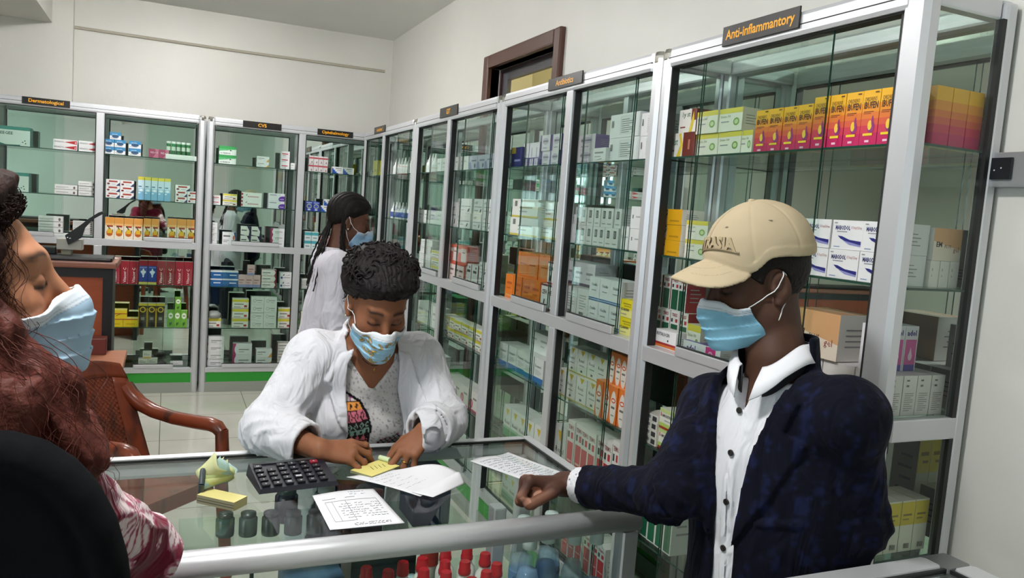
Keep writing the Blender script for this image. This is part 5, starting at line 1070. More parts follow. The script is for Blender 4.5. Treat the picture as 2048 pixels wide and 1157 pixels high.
def vnoise(P_, sc, seed=0):
    q = P_*sc; i = np.floor(q).astype(np.int64); f = q-i; f = f*f*(3-2*f)
    def h(ix, iy, iz):
        n = (ix*374761393+iy*668265263+iz*2147483647+seed*1274126177) & 0xffffffff
        n = ((n ^ (n >> 13))*1274126177) & 0xffffffff
        return ((n ^ (n >> 16)) & 0xffff)/65535.0
    r = 0
    for dx in (0, 1):
        for dy in (0, 1):
            for dz in (0, 1):
                w = (f[:, 0] if dx else 1-f[:, 0])*(f[:, 1] if dy else 1-f[:, 1])*(f[:, 2] if dz else 1-f[:, 2])
                r = r+w*h(i[:, 0]+dx, i[:, 1]+dy, i[:, 2]+dz)
    return (r*2-1).astype(np.float32)
def sdf_mesh(f, lo, hi, res, slack=2.2, C=4):
    lo = np.asarray(lo, np.float32); hi = np.asarray(hi, np.float32)
    nb = np.ceil((hi-lo)/(res*C)).astype(int)+1; n = nb*C
    ax = [lo[k]+res*C*(np.arange(nb[k])+.5)-res*.5 for k in range(3)]
    G = np.stack(np.meshgrid(*ax, indexing='ij'), -1).reshape(-1, 3).astype(np.float32)
    D = np.concatenate([f(G[i:i+200000]) for i in range(0, len(G), 200000)]).reshape(nb)
    F = np.repeat(np.repeat(np.repeat(D, C, 0), C, 1), C, 2).astype(np.float32)
    near = np.abs(D) < res*C*slack
    bi = np.argwhere(near)*C
    off = np.stack(np.meshgrid(*[np.arange(C)]*3, indexing='ij'), -1).reshape(-1, 3)
    idx = (bi[:, None, :]+off[None]).reshape(-1, 3)
    for i in range(0, len(idx), 200000):
        k = idx[i:i+200000]; F[k[:, 0], k[:, 1], k[:, 2]] = f((lo+k*res).astype(np.float32))
    S = F < 0
    c = np.zeros(tuple(n-1), np.int8)
    sl = lambda d: tuple(slice(o, n[k]-1+o) for k, o in enumerate(d))
    cs = [(a, b_, e) for a in (0, 1) for b_ in (0, 1) for e in (0, 1)]
    for d in cs: c += S[sl(d)]
    act = np.argwhere((c > 0) & (c < 8)); N = len(act)
    ID = np.full(tuple(n-1), -1, np.int32); ID[act[:, 0], act[:, 1], act[:, 2]] = np.arange(N)
    val = {d: F[act[:, 0]+d[0], act[:, 1]+d[1], act[:, 2]+d[2]] for d in cs}
    acc = np.zeros((N, 3), np.float32); cnt = np.zeros(N, np.float32)
    for a in cs:
        for k in range(3):
            if a[k] == 0:
                b_ = list(a); b_[k] = 1; b_ = tuple(b_); va, vb = val[a], val[b_]; m = (va < 0) != (vb < 0)
                t = np.where(m, va/(np.where(m, va-vb, 1)), 0); p = np.tile(np.array(a, np.float32), (N, 1)); p[:, k] += t
                acc[m] += p[m]; cnt[m] += 1
    V = lo+(act+acc/cnt[:, None])*res
    Q = []
    for k in range(3):
        u, v = (k+1) % 3, (k+2) % 3
        s0 = [slice(None)]*3; s1 = [slice(None)]*3; s0[k] = slice(0, n[k]-1); s1[k] = slice(1, n[k])
        e = np.argwhere(S[tuple(s0)] != S[tuple(s1)]); e = e[(e[:, u] > 0) & (e[:, v] > 0) & (e[:, u] < n[u]-1) & (e[:, v] < n[v]-1)]
        flip = S[e[:, 0], e[:, 1], e[:, 2]]
        def cell(du, dv):
            q = e.copy(); q[:, u] -= du; q[:, v] -= dv; return ID[q[:, 0], q[:, 1], q[:, 2]]
        q = np.stack([cell(1, 1), cell(0, 1), cell(0, 0), cell(1, 0)], 1); q[~flip] = q[~flip][:, ::-1]; Q.append(q)
    Q = np.concatenate(Q); Q = Q[(Q >= 0).all(1)]
    return V.astype(np.float32), Q
def relax(V, Q, it=1, lam=.5):
    E_ = np.concatenate([Q[:, [0, 1]], Q[:, [1, 2]], Q[:, [2, 3]], Q[:, [3, 0]]]); 
    for _ in range(it):
        s = np.zeros_like(V); c = np.zeros(len(V), np.float32)
        np.add.at(s, E_[:, 0], V[E_[:, 1]]); np.add.at(c, E_[:, 0], 1); np.add.at(s, E_[:, 1], V[E_[:, 0]]); np.add.at(c, E_[:, 1], 1)
        V = V*(1-lam)+lam*s/np.maximum(c, 1)[:, None]
    return V
def np_mesh(name, pieces, mats, parent=None, colors=None, smooth=True, mi=None, **kw):
    V = np.concatenate([p[0] for p in pieces]); o = 0; Fs = []
    for v, q in pieces: Fs.append(np.asarray(q)+o); o += len(v)
    sizes = np.concatenate([np.full(len(f), f.shape[1]) for f in Fs]); loops = np.concatenate([f.reshape(-1) for f in Fs])
    me = bpy.data.meshes.new(name); me.vertices.add(len(V)); me.vertices.foreach_set('co', V.astype(np.float32).reshape(-1))
    me.loops.add(len(loops)); me.loops.foreach_set('vertex_index', loops.astype(np.int32))
    me.polygons.add(len(sizes)); st = np.concatenate([[0], np.cumsum(sizes)[:-1]])
    me.polygons.foreach_set('loop_start', st.astype(np.int32)); me.polygons.foreach_set('loop_total', sizes.astype(np.int32))
    me.polygons.foreach_set('use_smooth', np.full(len(sizes), smooth))
    for m in mats: me.materials.append(m)
    if mi is not None: me.polygons.foreach_set('material_index', mi.astype(np.int32))
    me.update(calc_edges=True); me.validate()
    if colors is not None:
        a = me.color_attributes.new('Col', 'FLOAT_COLOR', 'POINT'); C4 = np.ones((len(V), 4), np.float32); C4[:, :3] = colors; a.data.foreach_set('color', C4.reshape(-1))
    o_ = bpy.data.objects.new(name, me)
    link(o_, parent, **kw)
    if parent is not None:
        o_.matrix_parent_inverse = world_of(parent).inverted()
    return o_
def world_of(R_):
    ch = []
    while R_ is not None: ch.append(R_); R_ = R_.parent
    M_ = Matrix.Identity(4)
    for q in reversed(ch): M_ = M_ @ q.matrix_parent_inverse @ Matrix.LocRotScale(q.location, q.rotation_euler, q.scale)
    return M_
def LC(h): return np.array(lin(hx(h)), np.float32)
def mix(a, b_, t): return a*(1-t[:, None])+b_*t[:, None]
def sst(a, b_, x): t = np.clip((x-a)/(b_-a), 0, 1); return t*t*(3-2*t)
def frame(yaw, pitch, roll=0.):
    y, p = math.radians(yaw), math.radians(pitch); cy, sy, cp, sp = math.cos(y), math.sin(y), math.cos(p), math.sin(p)
    f = np.array([sy*cp, cy*cp, sp]); r = np.array([cy, -sy, 0]); u = np.cross(r, f); c, s = math.cos(math.radians(roll)), math.sin(math.radians(roll))
    return np.stack([r*c-u*s, f, u*c+r*s], 1).astype(np.float32)
SKIN = make_attr('skin', .58, (260, .12, .002, 4), spec=.28, sss=.08)
CLOTH = make_attr('woven_cloth', .85, (420, .10, .002, 2), sheen=.15, spec=.2, wrinkle=(11, .55, .035))
KNIT = make_attr('jersey_cloth', .9, (300, .2, .002, 3), spec=.15)
FELT = make_attr('dark_cloth', .88, (200, .15, .003, 3), sheen=.02, spec=.12, wrinkle=(10, .5, .03))
VELVET = make_attr('black_upholstery', .95, (300, .15, .002, 3), spec=.08)
TWILL = make_attr('cap_twill', .85, (420, .12, .002, 2), spec=.15)
MASKM = make_attr('mask_fabric', .8, (500, .12, .001, 2), spec=.2)
HAIR = make_attr('hair', .62, (160, .5, .004, 4), spec=.2)
# ---------------------------------------------------------------- head
class Head:
    def __init__(s, c, yaw, pitch, roll=0., scale=1.0, female=True):
        s.c = np.asarray(c, np.float32); s.R = frame(yaw, pitch, roll); s.k = scale; s.fem = female
    def loc(s, P_): return ((P_-s.c)@s.R)/s.k
    def w(s, *p): return s.c+s.R@(np.array(p, np.float32)*s.k)
    def skull(s, q):
        d = ell(q, (0, -.014, .036), (.073, .093, .086))
        d = smin(d, ell(q, (0, .03, -.028), (.059, .06, .085)), .035)
        return d
    def sdf(s, P_):
        q = s.loc(P_); x = np.abs(q[:, 0]); qs = np.stack([x, q[:, 1], q[:, 2]], 1)
        d = s.skull(q); j = .024 if s.fem else .028
        d = smin(d, cap(qs, (.045, .0, -.058), (.016, .066, -.098), j, .018), .025)
        d = smin(d, sph(q, (0, .073, -.099), .017), .018)
        d = smin(d, sph(qs, (.043, .054, -.022), .021), .022)
        d = smin(d, cap(qs, (0, .081, .030), (.036, .072, .032), .010, .009), .018)
        d = smax(d, -sph(qs, (.031, .104, .004), .019), .016)
        d = smin(d, sph(qs, (.031, .0715, .004), .0140), .003)
        d = smin(d, cap(q, (0, .084, .016), (0, .106, -.026), .008, .0105), .012)
        d = smin(d, sph(q, (0, .108, -.031), .0105), .008); d = smin(d, sph(qs, (.0125, .098, -.034), .0085), .007)
        d = smin(d, ell(qs, (.0, .092, -.058), (.022, .009, .006)), .006); d = smin(d, ell(qs, (.0, .090, -.069), (.019, .009, .007)), .005)
        # ear
        a = .28; er = np.array([[math.cos(a), -math.sin(a), 0], [math.sin(a), math.cos(a), 0], [0, 0, 1]], np.float32)
        e = ell(qs, (.077, -.012, -.006), (.009, .019, .031), er); e = smax(e, -ell(qs, (.0875, -.008, -.002), (.008, .011, .018), er), .005)
        e = smin(e, sph(qs, (.076, -.004, -.034), .008), .008); e = smin(e, ell(qs, (.076, .002, -.008), (.006, .006, .008)), .004)
        d = smin(d, e, .006)
        return d*s.k
    def color(s, P_, base, lipc, browc='#1a1310'):
        q = s.loc(P_); x = np.abs(q[:, 0]); y, z = q[:, 1], q[:, 2]; B = LC(base); c = np.tile(B, (len(P_), 1))
        n = vnoise(P_, 40)*.5+vnoise(P_, 120)*.5; c = c*(1+.06*n[:, None])
        # warmer cheeks and nose, darker round the eyes
        c = mix(c, c*np.array([1.1, .95, .9], np.float32), np.exp(-((x-.04)**2+(z+.025)**2)/.0006)*(y > .03))
        c = mix(c, c*.72, np.exp(-((x-.031)**2/.0005+(z-.004)**2/.00022))*(y > .05)*.8)
        br = np.exp(-(((z-.0365+(x-.03)**2*9)/.0048)**2))*sst(.010, .016, x)*(1-sst(.046, .054, x))*(y > .04)
        c = mix(c, np.tile(LC(browc), (len(c), 1)), np.clip(br*.95, 0, 1))
        la = np.exp(-(((z+.0035-(x-.031)**2*10)/.0033)**2))*(np.abs(x-.031) < .0165)*(y > .06)
        c = mix(c, np.tile(LC('#0e0a09'), (len(c), 1)), np.clip(la, 0, 1))
        cr = np.exp(-(((z-.0125+(x-.031)**2*16)/.0016)**2))*(np.abs(x-.031) < .016)*(y > .06); c = mix(c, c*.6, np.clip(cr*.7, 0, 1))
        li = ((z < -.051) & (z > -.078) & (x < .023) & (y > .08)).astype(np.float32); c = mix(c, np.tile(LC(lipc), (len(c), 1)), li*.7)
        return c
    def mask(s, parent, blue='#8fb7d6', inner='#e8edf2', patterned=False, res=.0022, zt=-.012, low=-.118, cut=(.020, .012)):
        s.cut = cut
        def solid(q):
            d = s.skull(q); xs = np.stack([np.abs(q[:, 0]), q[:, 1], q[:, 2]], 1)
            d = smin(d, cap(xs, (.045, .0, -.058), (.016, .066, -.098), .026, .02), .03); d = smin(d, sph(xs, (.043, .054, -.022), .021), .03)
            d = smin(d, cap(q, (0, .090, .0), (0, .108, -.034), .011, .013), .03); d = smin(d, cap(q, (0, .104, -.05), (0, .092, -.10), .014, .020), .035)
            return d
        def f(P_):
            q = s.loc(P_); x = np.abs(q[:, 0]); z = q[:, 2]; y = q[:, 1]
            pl = 0
            for zc in (-.045, -.068, -.090): pl = pl+.0032*np.exp(-np.maximum(zc-z, 0)/.010)*(z < zc)*np.exp(-np.maximum(x-.05, 0)/.02)
            d = np.abs(solid(q)-.0042-pl-.0010*vnoise(q, 45, 3)-.0016*vnoise(q*np.array([.5, .5, 1.6], np.float32), 30, 5))-.0030
            top = z-(zt-.020*sst(.012, .062, x)+.004*np.exp(-(x/.008)**2)); bot = low+.012*sst(.03, .06, x)-z; side = cut[0]+(cut[1]-cut[0])*sst(-.03, -.10, z)-y
            d = smax(d, top, .002); d = smax(d, bot, .003); d = smax(d, side, .002)
            return d*s.k
        lo = s.c-.17*s.k; hi = s.c+.17*s.k
        V, Q = sdf_mesh(f, lo, hi, res*s.k, 2.5); V = relax(V, Q, 2, .45)
        q = s.loc(V); x = np.abs(q[:, 0]); z = q[:, 2]; tz = zt-.020*sst(.012, .062, x)
        n = vnoise(q, 60, 9)
        c = np.tile(LC(blue), (len(V), 1))*(1+.03*n[:, None])
        wh = LC(inner); c = mix(c, np.tile(wh, (len(V), 1)), ((z > tz-.014)).astype(np.float32))
        for dz in (.0145, .010): c = mix(c, np.tile(LC('#8a97a8'), (len(V), 1)), np.exp(-((z-(tz-dz))/.0009)**2)*.6)
        for k in range(9): c = mix(c, np.tile(LC('#6f95b8'), (len(V), 1)), np.exp(-((z-(-.038-.004*k))/.0008)**2)*(q[:, 1] < cut[0]+.016)*.7)
        inside = (solid(q)-.0042-.001) < 0; c[inside] = LC('#dfe6ec')
        if patterned:
            rg = np.random.default_rng(5)
            for k in range(15):
                px, pz, a = rg.uniform(-.055, .055), rg.uniform(-.105, -.035), rg.uniform(0, 6.28)
                du = (q[:, 0]-px)*math.cos(a)+(z-pz)*math.sin(a); dv = -(q[:, 0]-px)*math.sin(a)+(z-pz)*math.cos(a)
                rr = np.sqrt(du**2+dv**2); arc = (np.abs(rr-.0075) < .0036) & (dv > -.001)
                for a0, a1, cc in ((.0040, .0062, '#5f6f52'), (.0062, .0086, '#c9a23f'), (.0086, .0112, '#8d8f98')):
                    m = arc & (rr >= a0) & (rr < a1) & ~inside; c[m] = LC(cc)
        o = np_mesh('face_mask', [(V, Q)], [MASKM], parent, c, label='pale blue surgical mask')
        return o
    def loops(s, parent, sides=(1, -1), c='#e9eaee', r=.0012, hook=True):
        for sd in sides:
            for k, (pts) in enumerate((
                [(.0655-.30*(s.cut[0]-.012), s.cut[0]+.002, -.033), (.0700-.12*(s.cut[0]-.012), .45*s.cut[0], -.022), (.0755, -.004, -.002), (.0765, -.012, .012), (.0785, -.020, .0245), (.0765, -.028, .016), (.0735, -.030, .0)],
                [(.0610-.25*(s.cut[1]-.012), s.cut[1]+.002, -.098), (.0675, .004, -.074), (.0720, -.010, -.048), (.0745, -.022, -.034), (.0745, -.029, -.014), (.0735, -.030, .0)])):
                mb = MB(); P0 = []
                for p in pts:
                    x_ = p[0]*.94
                    while s.sdf(s.w(x_*sd, p[1], p[2])[None].astype(np.float32))[0] < .0018 and x_ < .095: x_ += .0006
                    P0.append(s.w(x_*sd, p[1], p[2]))
                P1 = [P0[0]]
                for i in range(len(P0)-1):
                    for t in (.33, .66, 1):
                        p = P0[i]*(1-t)+P0[i+1]*t; ox = s.R[:, 0]*sd*.0006; k_ = 0
                        while s.sdf(p[None].astype(np.float32))[0] < .0016 and k_ < 30: p = p+ox; k_ += 1
                        P1.append(p)
                mb.tube(P1, r, mat(c, .7), 6); part(mb, 'ear_loop', parent)
def tubes_np(curves, seg=6):
    """many tapered tubes -> one (V,Q) piece"""
    Vs, Qs, o = [], [], 0
    for pts, rad in curves:
        pts = np.asarray(pts, np.float32); n = len(pts); T_ = np.gradient(pts, axis=0); T_ /= np.linalg.norm(T_, axis=1)[:, None]+1e-9
        u = np.cross(T_[0], [.3, .2, 1.0]); u /= np.linalg.norm(u)+1e-9; ring = []
        for i in range(n):
            u = u-T_[i]*(u@T_[i]); u /= np.linalg.norm(u)+1e-9; w = np.cross(T_[i], u)
            a = np.linspace(0, 2*np.pi, seg, endpoint=False); ring.append(pts[i]+rad[i]*(np.cos(a)[:, None]*u+np.sin(a)[:, None]*w))
        V = np.concatenate(ring); k = np.arange(seg); Q = [np.stack([i*seg+k, i*seg+(k+1) % seg, (i+1)*seg+(k+1) % seg, (i+1)*seg+k], 1) for i in range(n-1)]
        Vs.append(V); Qs.append(np.concatenate(Q)+o); o += len(V)
    return np.concatenate(Vs).astype(np.float32), np.concatenate(Qs)
# ---------------------------------------------------------------- hand
class Hand:
    """wrist at origin; +X to the fingertips, +Y towards the thumb, +Z the back of the hand (side=-1 mirrors Y for a left hand)"""
    def __init__(s, wrist, X, Z, side=1, curls=None, thumb=None, spread=None, k=1.0):
        X = np.array(X, float); X /= np.linalg.norm(X); Z = np.array(Z, float); Z -= X*(X@Z); Z /= np.linalg.norm(Z); Y = np.cross(Z, X)
        s.R = np.stack([X, Y*side, Z], 1); s.o = np.array(wrist, float); s.k = k; side_ = side
        K_ = {'i': (.086, .026, .004), 'm': (.089, .005, .007), 'r': (.083, -.014, .004), 'p': (.074, -.031, -.002)}
        Ls = {'i': (.041, .025, .021), 'm': (.045, .028, .022), 'r': (.041, .026, .021), 'p': (.032, .019, .018)}
        Rr = {'i': (.0098, .0088, .0080, .0064), 'm': (.0100, .0090, .0082, .0066), 'r': (.0096, .0086, .0078, .0062), 'p': (.0086, .0076, .0069, .0056)}
        curls = curls or {}; spread = spread or {}
        s.f = {}
        for n in 'imrp':
            p = np.array(K_[n]); pts = [p]; a = 0; sp_ = math.radians(spread.get(n, {'i': 5, 'm': 0, 'r': -5, 'p': -11}[n]))
            for L, c in zip(Ls[n], curls.get(n, (20, 25, 15))):
                a += math.radians(c); p = p+L*np.array([math.cos(a)*math.cos(sp_), math.cos(a)*math.sin(sp_), -math.sin(a)]); pts.append(p)
            s.f[n] = ([s.W(q) for q in pts], Rr[n], [s.W((np.array(q))) for q in pts])
        th = thumb or [(.022, .022, -.006), (.050, .046, -.014), (.078, .056, -.018), (.100, .060, -.020)]
        s.th = [s.W(q) for q in th]
    def W(s, q): return s.o+s.R@(np.array(q, float)*s.k)
    def sdf(s, P_):
        k = s.k; d = None
        for n, y0 in (('i', .014), ('m', .004), ('r', -.007), ('p', -.016)):
            e = cap(P_, s.W((.004, y0, -.002)), s.W((np.array({'i': (.086, .026, .002), 'm': (.089, .005, .004), 'r': (.083, -.014, .002), 'p': (.074, -.031, -.003)}[n]))), .0145*k, .0118*k)
            d = e if d is None else smin(d, e, .014*k)
        q = ((P_-s.o.astype(np.float32))@s.R.astype(np.float32))/k
        d = smin(d, ell(q, (.050, .0, -.008), (.040, .030, .013))*k, .012*k)
        d = smin(d, ell(q, (.032, .022, -.012), (.026, .014, .013))*k, .012*k)
        fi = None
        for n in 'imrp':
            pts, r, _ = s.f[n]; e = chain(P_, pts, [a*k for a in r], .003*k)
            for j in (1, 2): e = smin(e, sph(P_, pts[j]+s.R@np.array([0, 0, .0012*k]), (r[j]+.0004)*k), .004*k)
            d2 = smin(d, e, .007*k) if fi is None else None
            fi = e if fi is None else smin(fi, e, .0016*k)
        d = smin(d, fi, .007*k)
        t = chain(P_, s.th, [.0135*k, .0118*k, .0108*k, .0085*k], .004*k)
        return smin(d, t, .008*k)
    def nail_color(s, P_, c, nail):
        for pts, r in [(s.f[n][0], s.f[n][1]) for n in 'imrp']+[(s.th, (.0135, .0118, .0108, .0085))]:
            tip, pr_ = np.array(pts[-1]), np.array(pts[-2]); ax = (tip-pr_)/np.linalg.norm(tip-pr_)
            up = s.R[:, 2]-ax*(s.R[:, 2]@ax); 
            if pts is s.th: up = s.R@np.array([-.2, .75, .6]); up = up-ax*(up@ax)
            up /= np.linalg.norm(up)+1e-9; q = P_-tip; la = q@ax; ud = q@up; sd = np.linalg.norm(q-np.outer(la, ax)-np.outer(ud, up), axis=1)
            m = (la > -.008*s.k) & (la < .009*s.k) & (ud > .0028*s.k) & (sd < .0052*s.k); c[m] = LC(nail)
        return c
def skin_col(P_, base, seed=1):
    n = vnoise(P_, 60, seed)*.6+vnoise(P_, 180, seed)*.4
    return np.tile(LC(base), (len(P_), 1))*(1+.09*n[:, None])
# ================================================================ person: man in cap and blazer
def ortho(r, f_hint=None, u_hint=(0, 0, 1)):
    r = np.array(r, float); r /= np.linalg.norm(r); u = np.array(u_hint, float); u -= r*(u@r); u /= np.linalg.norm(u); return np.stack([r, np.cross(u, r), u], 1).astype(np.float32)
def fold(P_, a, b_, amp, freq, ph=0, tw=2.0):
    """sleeve folds: ridges running round the limb a-b, tilted, fading away from b"""
    a, b_ = np.asarray(a, np.float32), np.asarray(b_, np.float32); ax = b_-a; L = np.linalg.norm(ax); ax = ax/L; q = P_-a; t = q@ax
    u = np.cross(ax, [.2, .4, .9]); u /= np.linalg.norm(u); v = np.cross(ax, u); th = np.arctan2(q@v, q@u)
    s_ = np.abs(np.sin((t*freq*.5+tw*.35*np.sin(th+ph)+vnoise(P_, 8, 5)*.7)*6.283)); s_ = 1-1.6*s_**.7; w = np.exp(-((t-.93*L)/(.52*L))**2)
    return (amp*1.5*w*s_*(.55+.45*np.cos(th-ph))).astype(np.float32)
def drape(P_, k, amp, seed=0):
    """long soft vertical creases"""
    s_ = np.abs(np.sin(k*(P_[:, 0]*.8+P_[:, 1]*.6)+2.6*vnoise(P_*np.array([1, 1, .4], np.float32), 6, seed))); return (amp*(1-1.7*s_**.6)).astype(np.float32)
def leg_sdf(P_, hips, knees, feet, r):
    d = None
    for h_, k_, f_ in zip(hips, knees, feet):
        e = smin(cap(P_, h_, k_, r[0], r[1]), cap(P_, k_, f_, r[1], r[2]), .02); d = e if d is None else smin(d, e, .02)
    return d
def shoes(root, feet, fwd, col, name='shoe'):
    for f_ in feet:
        f_ = np.array(f_); y = np.array([fwd[0], fwd[1], 0], float); y /= np.linalg.norm(y); x = np.cross(y, [0, 0, 1]); Rm = np.stack([x, y, [0, 0, 1]], 1).astype(np.float32)
        c = np.array([f_[0], f_[1], 0])
        def g(P_):
            q = (P_-c.astype(np.float32))@Rm
            d = ell(q, (0, .06, .038), (.046, .14, .045)); d = smin(d, ell(q, (0, -.01, .06), (.04, .06, .06)), .03); return smax(d, .004-q[:, 2], .006)
        V, Q = sdf_mesh(g, c-np.array([.22, .22, .02]), c+np.array([.22, .22, .16]), .008); np_mesh(name, [(V, Q)], [mat(col, .5)], root)
def man():
    root = empty('person', (1.22, 1.28, 0), 'person in tan cap, blue mask and navy blazer resting a fist on the counter', 'person')
    H = Head((1.157, 1.3215, 1.512), -74, -15, 0, 1.06, False)
    shR, shL = A(1.150, 1.412, 1.218), A(1.210, 1.094, 1.284); c = (shR+shL)/2-A(0, 0, .16); T_ = ortho((shR-shL)*A(1, 1, .3))
    elR, wrR = A(.980, 1.330, 1.056), A(.874, 1.58, .998); elL, wrL = A(1.285, 1.105, 1.06), A(1.225, 1.150, .84)
    hd = Hand(wrR, (-.975, .10, .04), (-.10, .45, .88), 1, curls=dict(i=(58, 88, 52), m=(72, 92, 50), r=(78, 92, 50), p=(78, 90, 48)), spread=dict(i=3, m=0, r=-2, p=-5),
              thumb=[(.020, .022, -.006), (.044, .040, -.022), (.072, .036, -.036), (.092, .026, -.045)], k=1.13)
    hl = Hand(wrL, (-.1, .05, -1), (.8, -.6, 0), -1, curls=dict(i=(15, 25, 15), m=(18, 28, 18), r=(22, 30, 18), p=(25, 30, 20)))
    hipz = .86; hips = [c+T_@A(s*.09, 0, hipz-c[2]) for s in (1, -1)]; knees = [A(h[0]+.0, h[1], .48) for h in hips]; feet = [A(h[0], h[1], .09) for h in hips]
    def tors(P_):
        q = (P_-c)@T_
        d = ell(q, (0, .0, .0), (.165, .116, .20)); d = smin(d, ell(q, (0, .006, -.22), (.15, .116, .22)), .06)
        d = smin(d, cap(P_, shR-A(0, 0, .01), shL-A(0, 0, .01), .056), .05)
        d = smin(d, ell(q, (0, -.02, -.38), (.165, .115, .14)), .05)
        return d
    neckb = c+T_@A(0, .004, .276)
    def neck(P_): return smin(cap(P_, H.w(0, -.025, -.03), neckb-T_@A(0, .012, 0), .054, .056), cap(P_, neckb-T_@A(0, .012, .02), c+T_@A(0, -.01, .1), .058, .09), .03)
    def bodyf(P_):
        d = smin(smin(tors(P_), neck(P_), .03), H.sdf(P_), .018)
        for a, b_, e in ((shR, elR, wrR), (shL, elL, wrL)): d = smin(d, chain(P_, [a, b_, e], [.05, .041, .029], .015), .02)
        d = smin(d, leg_sdf(P_, hips, knees, feet, (.085, .062, .042)), .03)
        return d
    base = '#4c3226'
    pieces = []
    V, Q = sdf_mesh(lambda P_: smin(H.sdf(P_), neck(P_), .018), H.c-A(.16, .16, .22), H.c+A(.16, .16, .17), .003); pieces.append((V, Q)); ch = H.color(V, base, '#5a3630')
    V2, Q2 = sdf_mesh(bodyf, A(.84, .9, .02), A(1.55, 1.75, 1.37), .010); pieces.append((V2, Q2)); c2 = skin_col(V2, base)
    hv = lambda P_, h, a, b_: smin(h.sdf(P_), cap(P_, a, b_, .036, .0285), .016)
    pk_ = lambda P_: ell(((P_-hd.o.astype(np.float32))@hd.R.astype(np.float32))/hd.k, (.066, .004, -.026), (.026, .024, .016))*hd.k
    V3, Q3 = sdf_mesh(lambda P_: smin(hv(P_, hd, elR*.5+wrR*.5, wrR), pk_(P_), .006), wrR-A(.15, .1, .09), wrR+A(.08, .1, .08), .0019); V3 = relax(V3, Q3, 1, .3); pieces.append((V3, Q3)); c3 = skin_col(V3, '#4f3329')
    q3 = (V3-hd.o.astype(np.float32))@hd.R.astype(np.float32); c3 = mix(c3, np.tile(LC('#8a5f4c'), (len(c3), 1)), sst(-.012, -.03, q3[:, 2])*.65*sst(.04, .07, q3[:, 0])); c3 = hd.nail_color(V3, c3, '#a87a66')
    V4, Q4 = sdf_mesh(lambda P_: hv(P_, hl, elL*.4+wrL*.6, wrL), wrL-A(.1, .1, .2), wrL+A(.1, .1, .1), .004); pieces.append((V4, Q4)); c4 = skin_col(V4, '#4f3329')
    np_mesh('body', pieces, [SKIN], root, np.concatenate([ch, c2, c3, c4]))
    # short hair under the cap
    def hairf(P_):
        q = H.loc(P_); d = H.skull(q)-.006; pl = .060+.95*(q[:, 1]-.078)-q[:, 2]
        ear = ell(np.stack([np.abs(q[:, 0]), q[:, 1], q[:, 2]], 1), (.082, -.006, -.004), (.03, .028, .038))
        return smax(smax(d+.0012*vnoise(q, 260, 2), pl, .004), -ear, .004)
    V, Q = sdf_mesh(hairf, H.c-.16, H.c+.16, .003); np_mesh('hair', [(V, Q)], [HAIR], root, np.tile(LC('#17120f'), (len(V), 1))*(1+.2*vnoise(V, 300)[:, None]), label='short black hair')
    # cap
    def crown(q): return ell(q, (0, -.014, .060), (.0885, .109, .102))
    def capf(P_):
        q = H.loc(P_); x, y, z = q[:, 0], q[:, 1], q[:, 2]
        th = np.arctan2(x, y+.014); seam = .0014*np.exp(-((np.mod(th+math.pi/6, math.pi/3)-math.pi/6)*.09/.003)**2)
        dc = np.abs(crown(q)+.0015+seam-.0012*vnoise(q, 28, 4))-.0036; zc = .056+.008*sst(0, .08, y)-.014*sst(0, -.1, y)-6.2*x*x*sst(.0, .06, y)
        dc = smax(dc, zc-z, .002)
        band = np.abs(np.abs(crown(q)-.001)-.0)-.0022; band = smax(smax(band, zc-z-.0005, .001), z-zc-.020, .001); dc = np.minimum(dc, smax(band, -(y+.2), .001))
        zv = .066-.16*np.maximum(y-.080, 0)-6.4*x*x-1.2*np.maximum(y-.085, 0)**2
        dv = np.abs(z-zv)*.86-.0032; dv = smax(dv, ell(np.stack([x, y, z*0], 1), (0, .082, 0), (.084, .090, 1.0)), .003); dv = smax(dv, -(crown(np.stack([x, y, np.full_like(z, .06)], 1))+.002), .002); dv = smax(dv, .02-y, .002)
        return np.minimum(dc, dv)*H.k
    V, Q = sdf_mesh(capf, H.c-A(.22, .22, .1), H.c+A(.22, .22, .2), .0026, 2.6); V = relax(V, Q, 1, .35); q = H.loc(V)
    n = vnoise(q, 14, 2)*.5+vnoise(q, 40, 4)*.3
    cc = np.tile(LC('#b9a98d'), (len(V), 1))*(1+.07*n[:, None]); st_ = ell(q, (-.07, -.03, .075), (.03, .03, .02)); cc = mix(cc, cc*.8, np.clip(-st_*40, 0, 1)*.8)
    vis = (q[:, 1] > .07) & (crown(q) > .004)
    for k in (.25, .5, .72): cc[vis & (np.abs(np.sqrt((q[:, 0]/.079)**2+((q[:, 1]-.082)/.082)**2)-k-.1) < .006)] *= .82
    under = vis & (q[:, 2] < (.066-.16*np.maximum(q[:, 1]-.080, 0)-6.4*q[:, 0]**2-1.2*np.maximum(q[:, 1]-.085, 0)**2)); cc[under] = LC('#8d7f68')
    cp_ = np_mesh('cap', [(V, Q)], [TWILL], root, cc, label='tan baseball cap')
    def crown_pt(az, z, o=.0035):
        t = (z-.060)/.102; r = math.sqrt(max(0, 1-t*t)); n_ = np.array([math.sin(az)*r/.0885, math.cos(az)*r/.109, t/.102]); n_ /= np.linalg.norm(n_)
        return np.array([.0885*math.sin(az)*r, -.014+.109*math.cos(az)*r, z])+n_*o
    mb = MB(); v, f = text_geo('UTRASIA', .05, 2); th = .023; L = v[:, 0].max()*th; m_ = mat('#a89778', .8)
    tp = lambda p, o: H.w(*crown_pt(.36-(p[0]*th)/.098-.0, .088+p[1]*th*(.9+.25*((p[0]*th/L-.5)*2)**2)-.012*((p[0]*th/L-.5)*2)**2, o))
    mb.add([tp(p, .0062) for p in v], f, m_)
    ec = {}
    for q_ in f:
        for i in range(len(q_)): e = (q_[i], q_[(i+1) % len(q_)]); ec[e] = 1
    ed = [e for e in ec if (e[1], e[0]) not in ec]; vv = []; ff = []
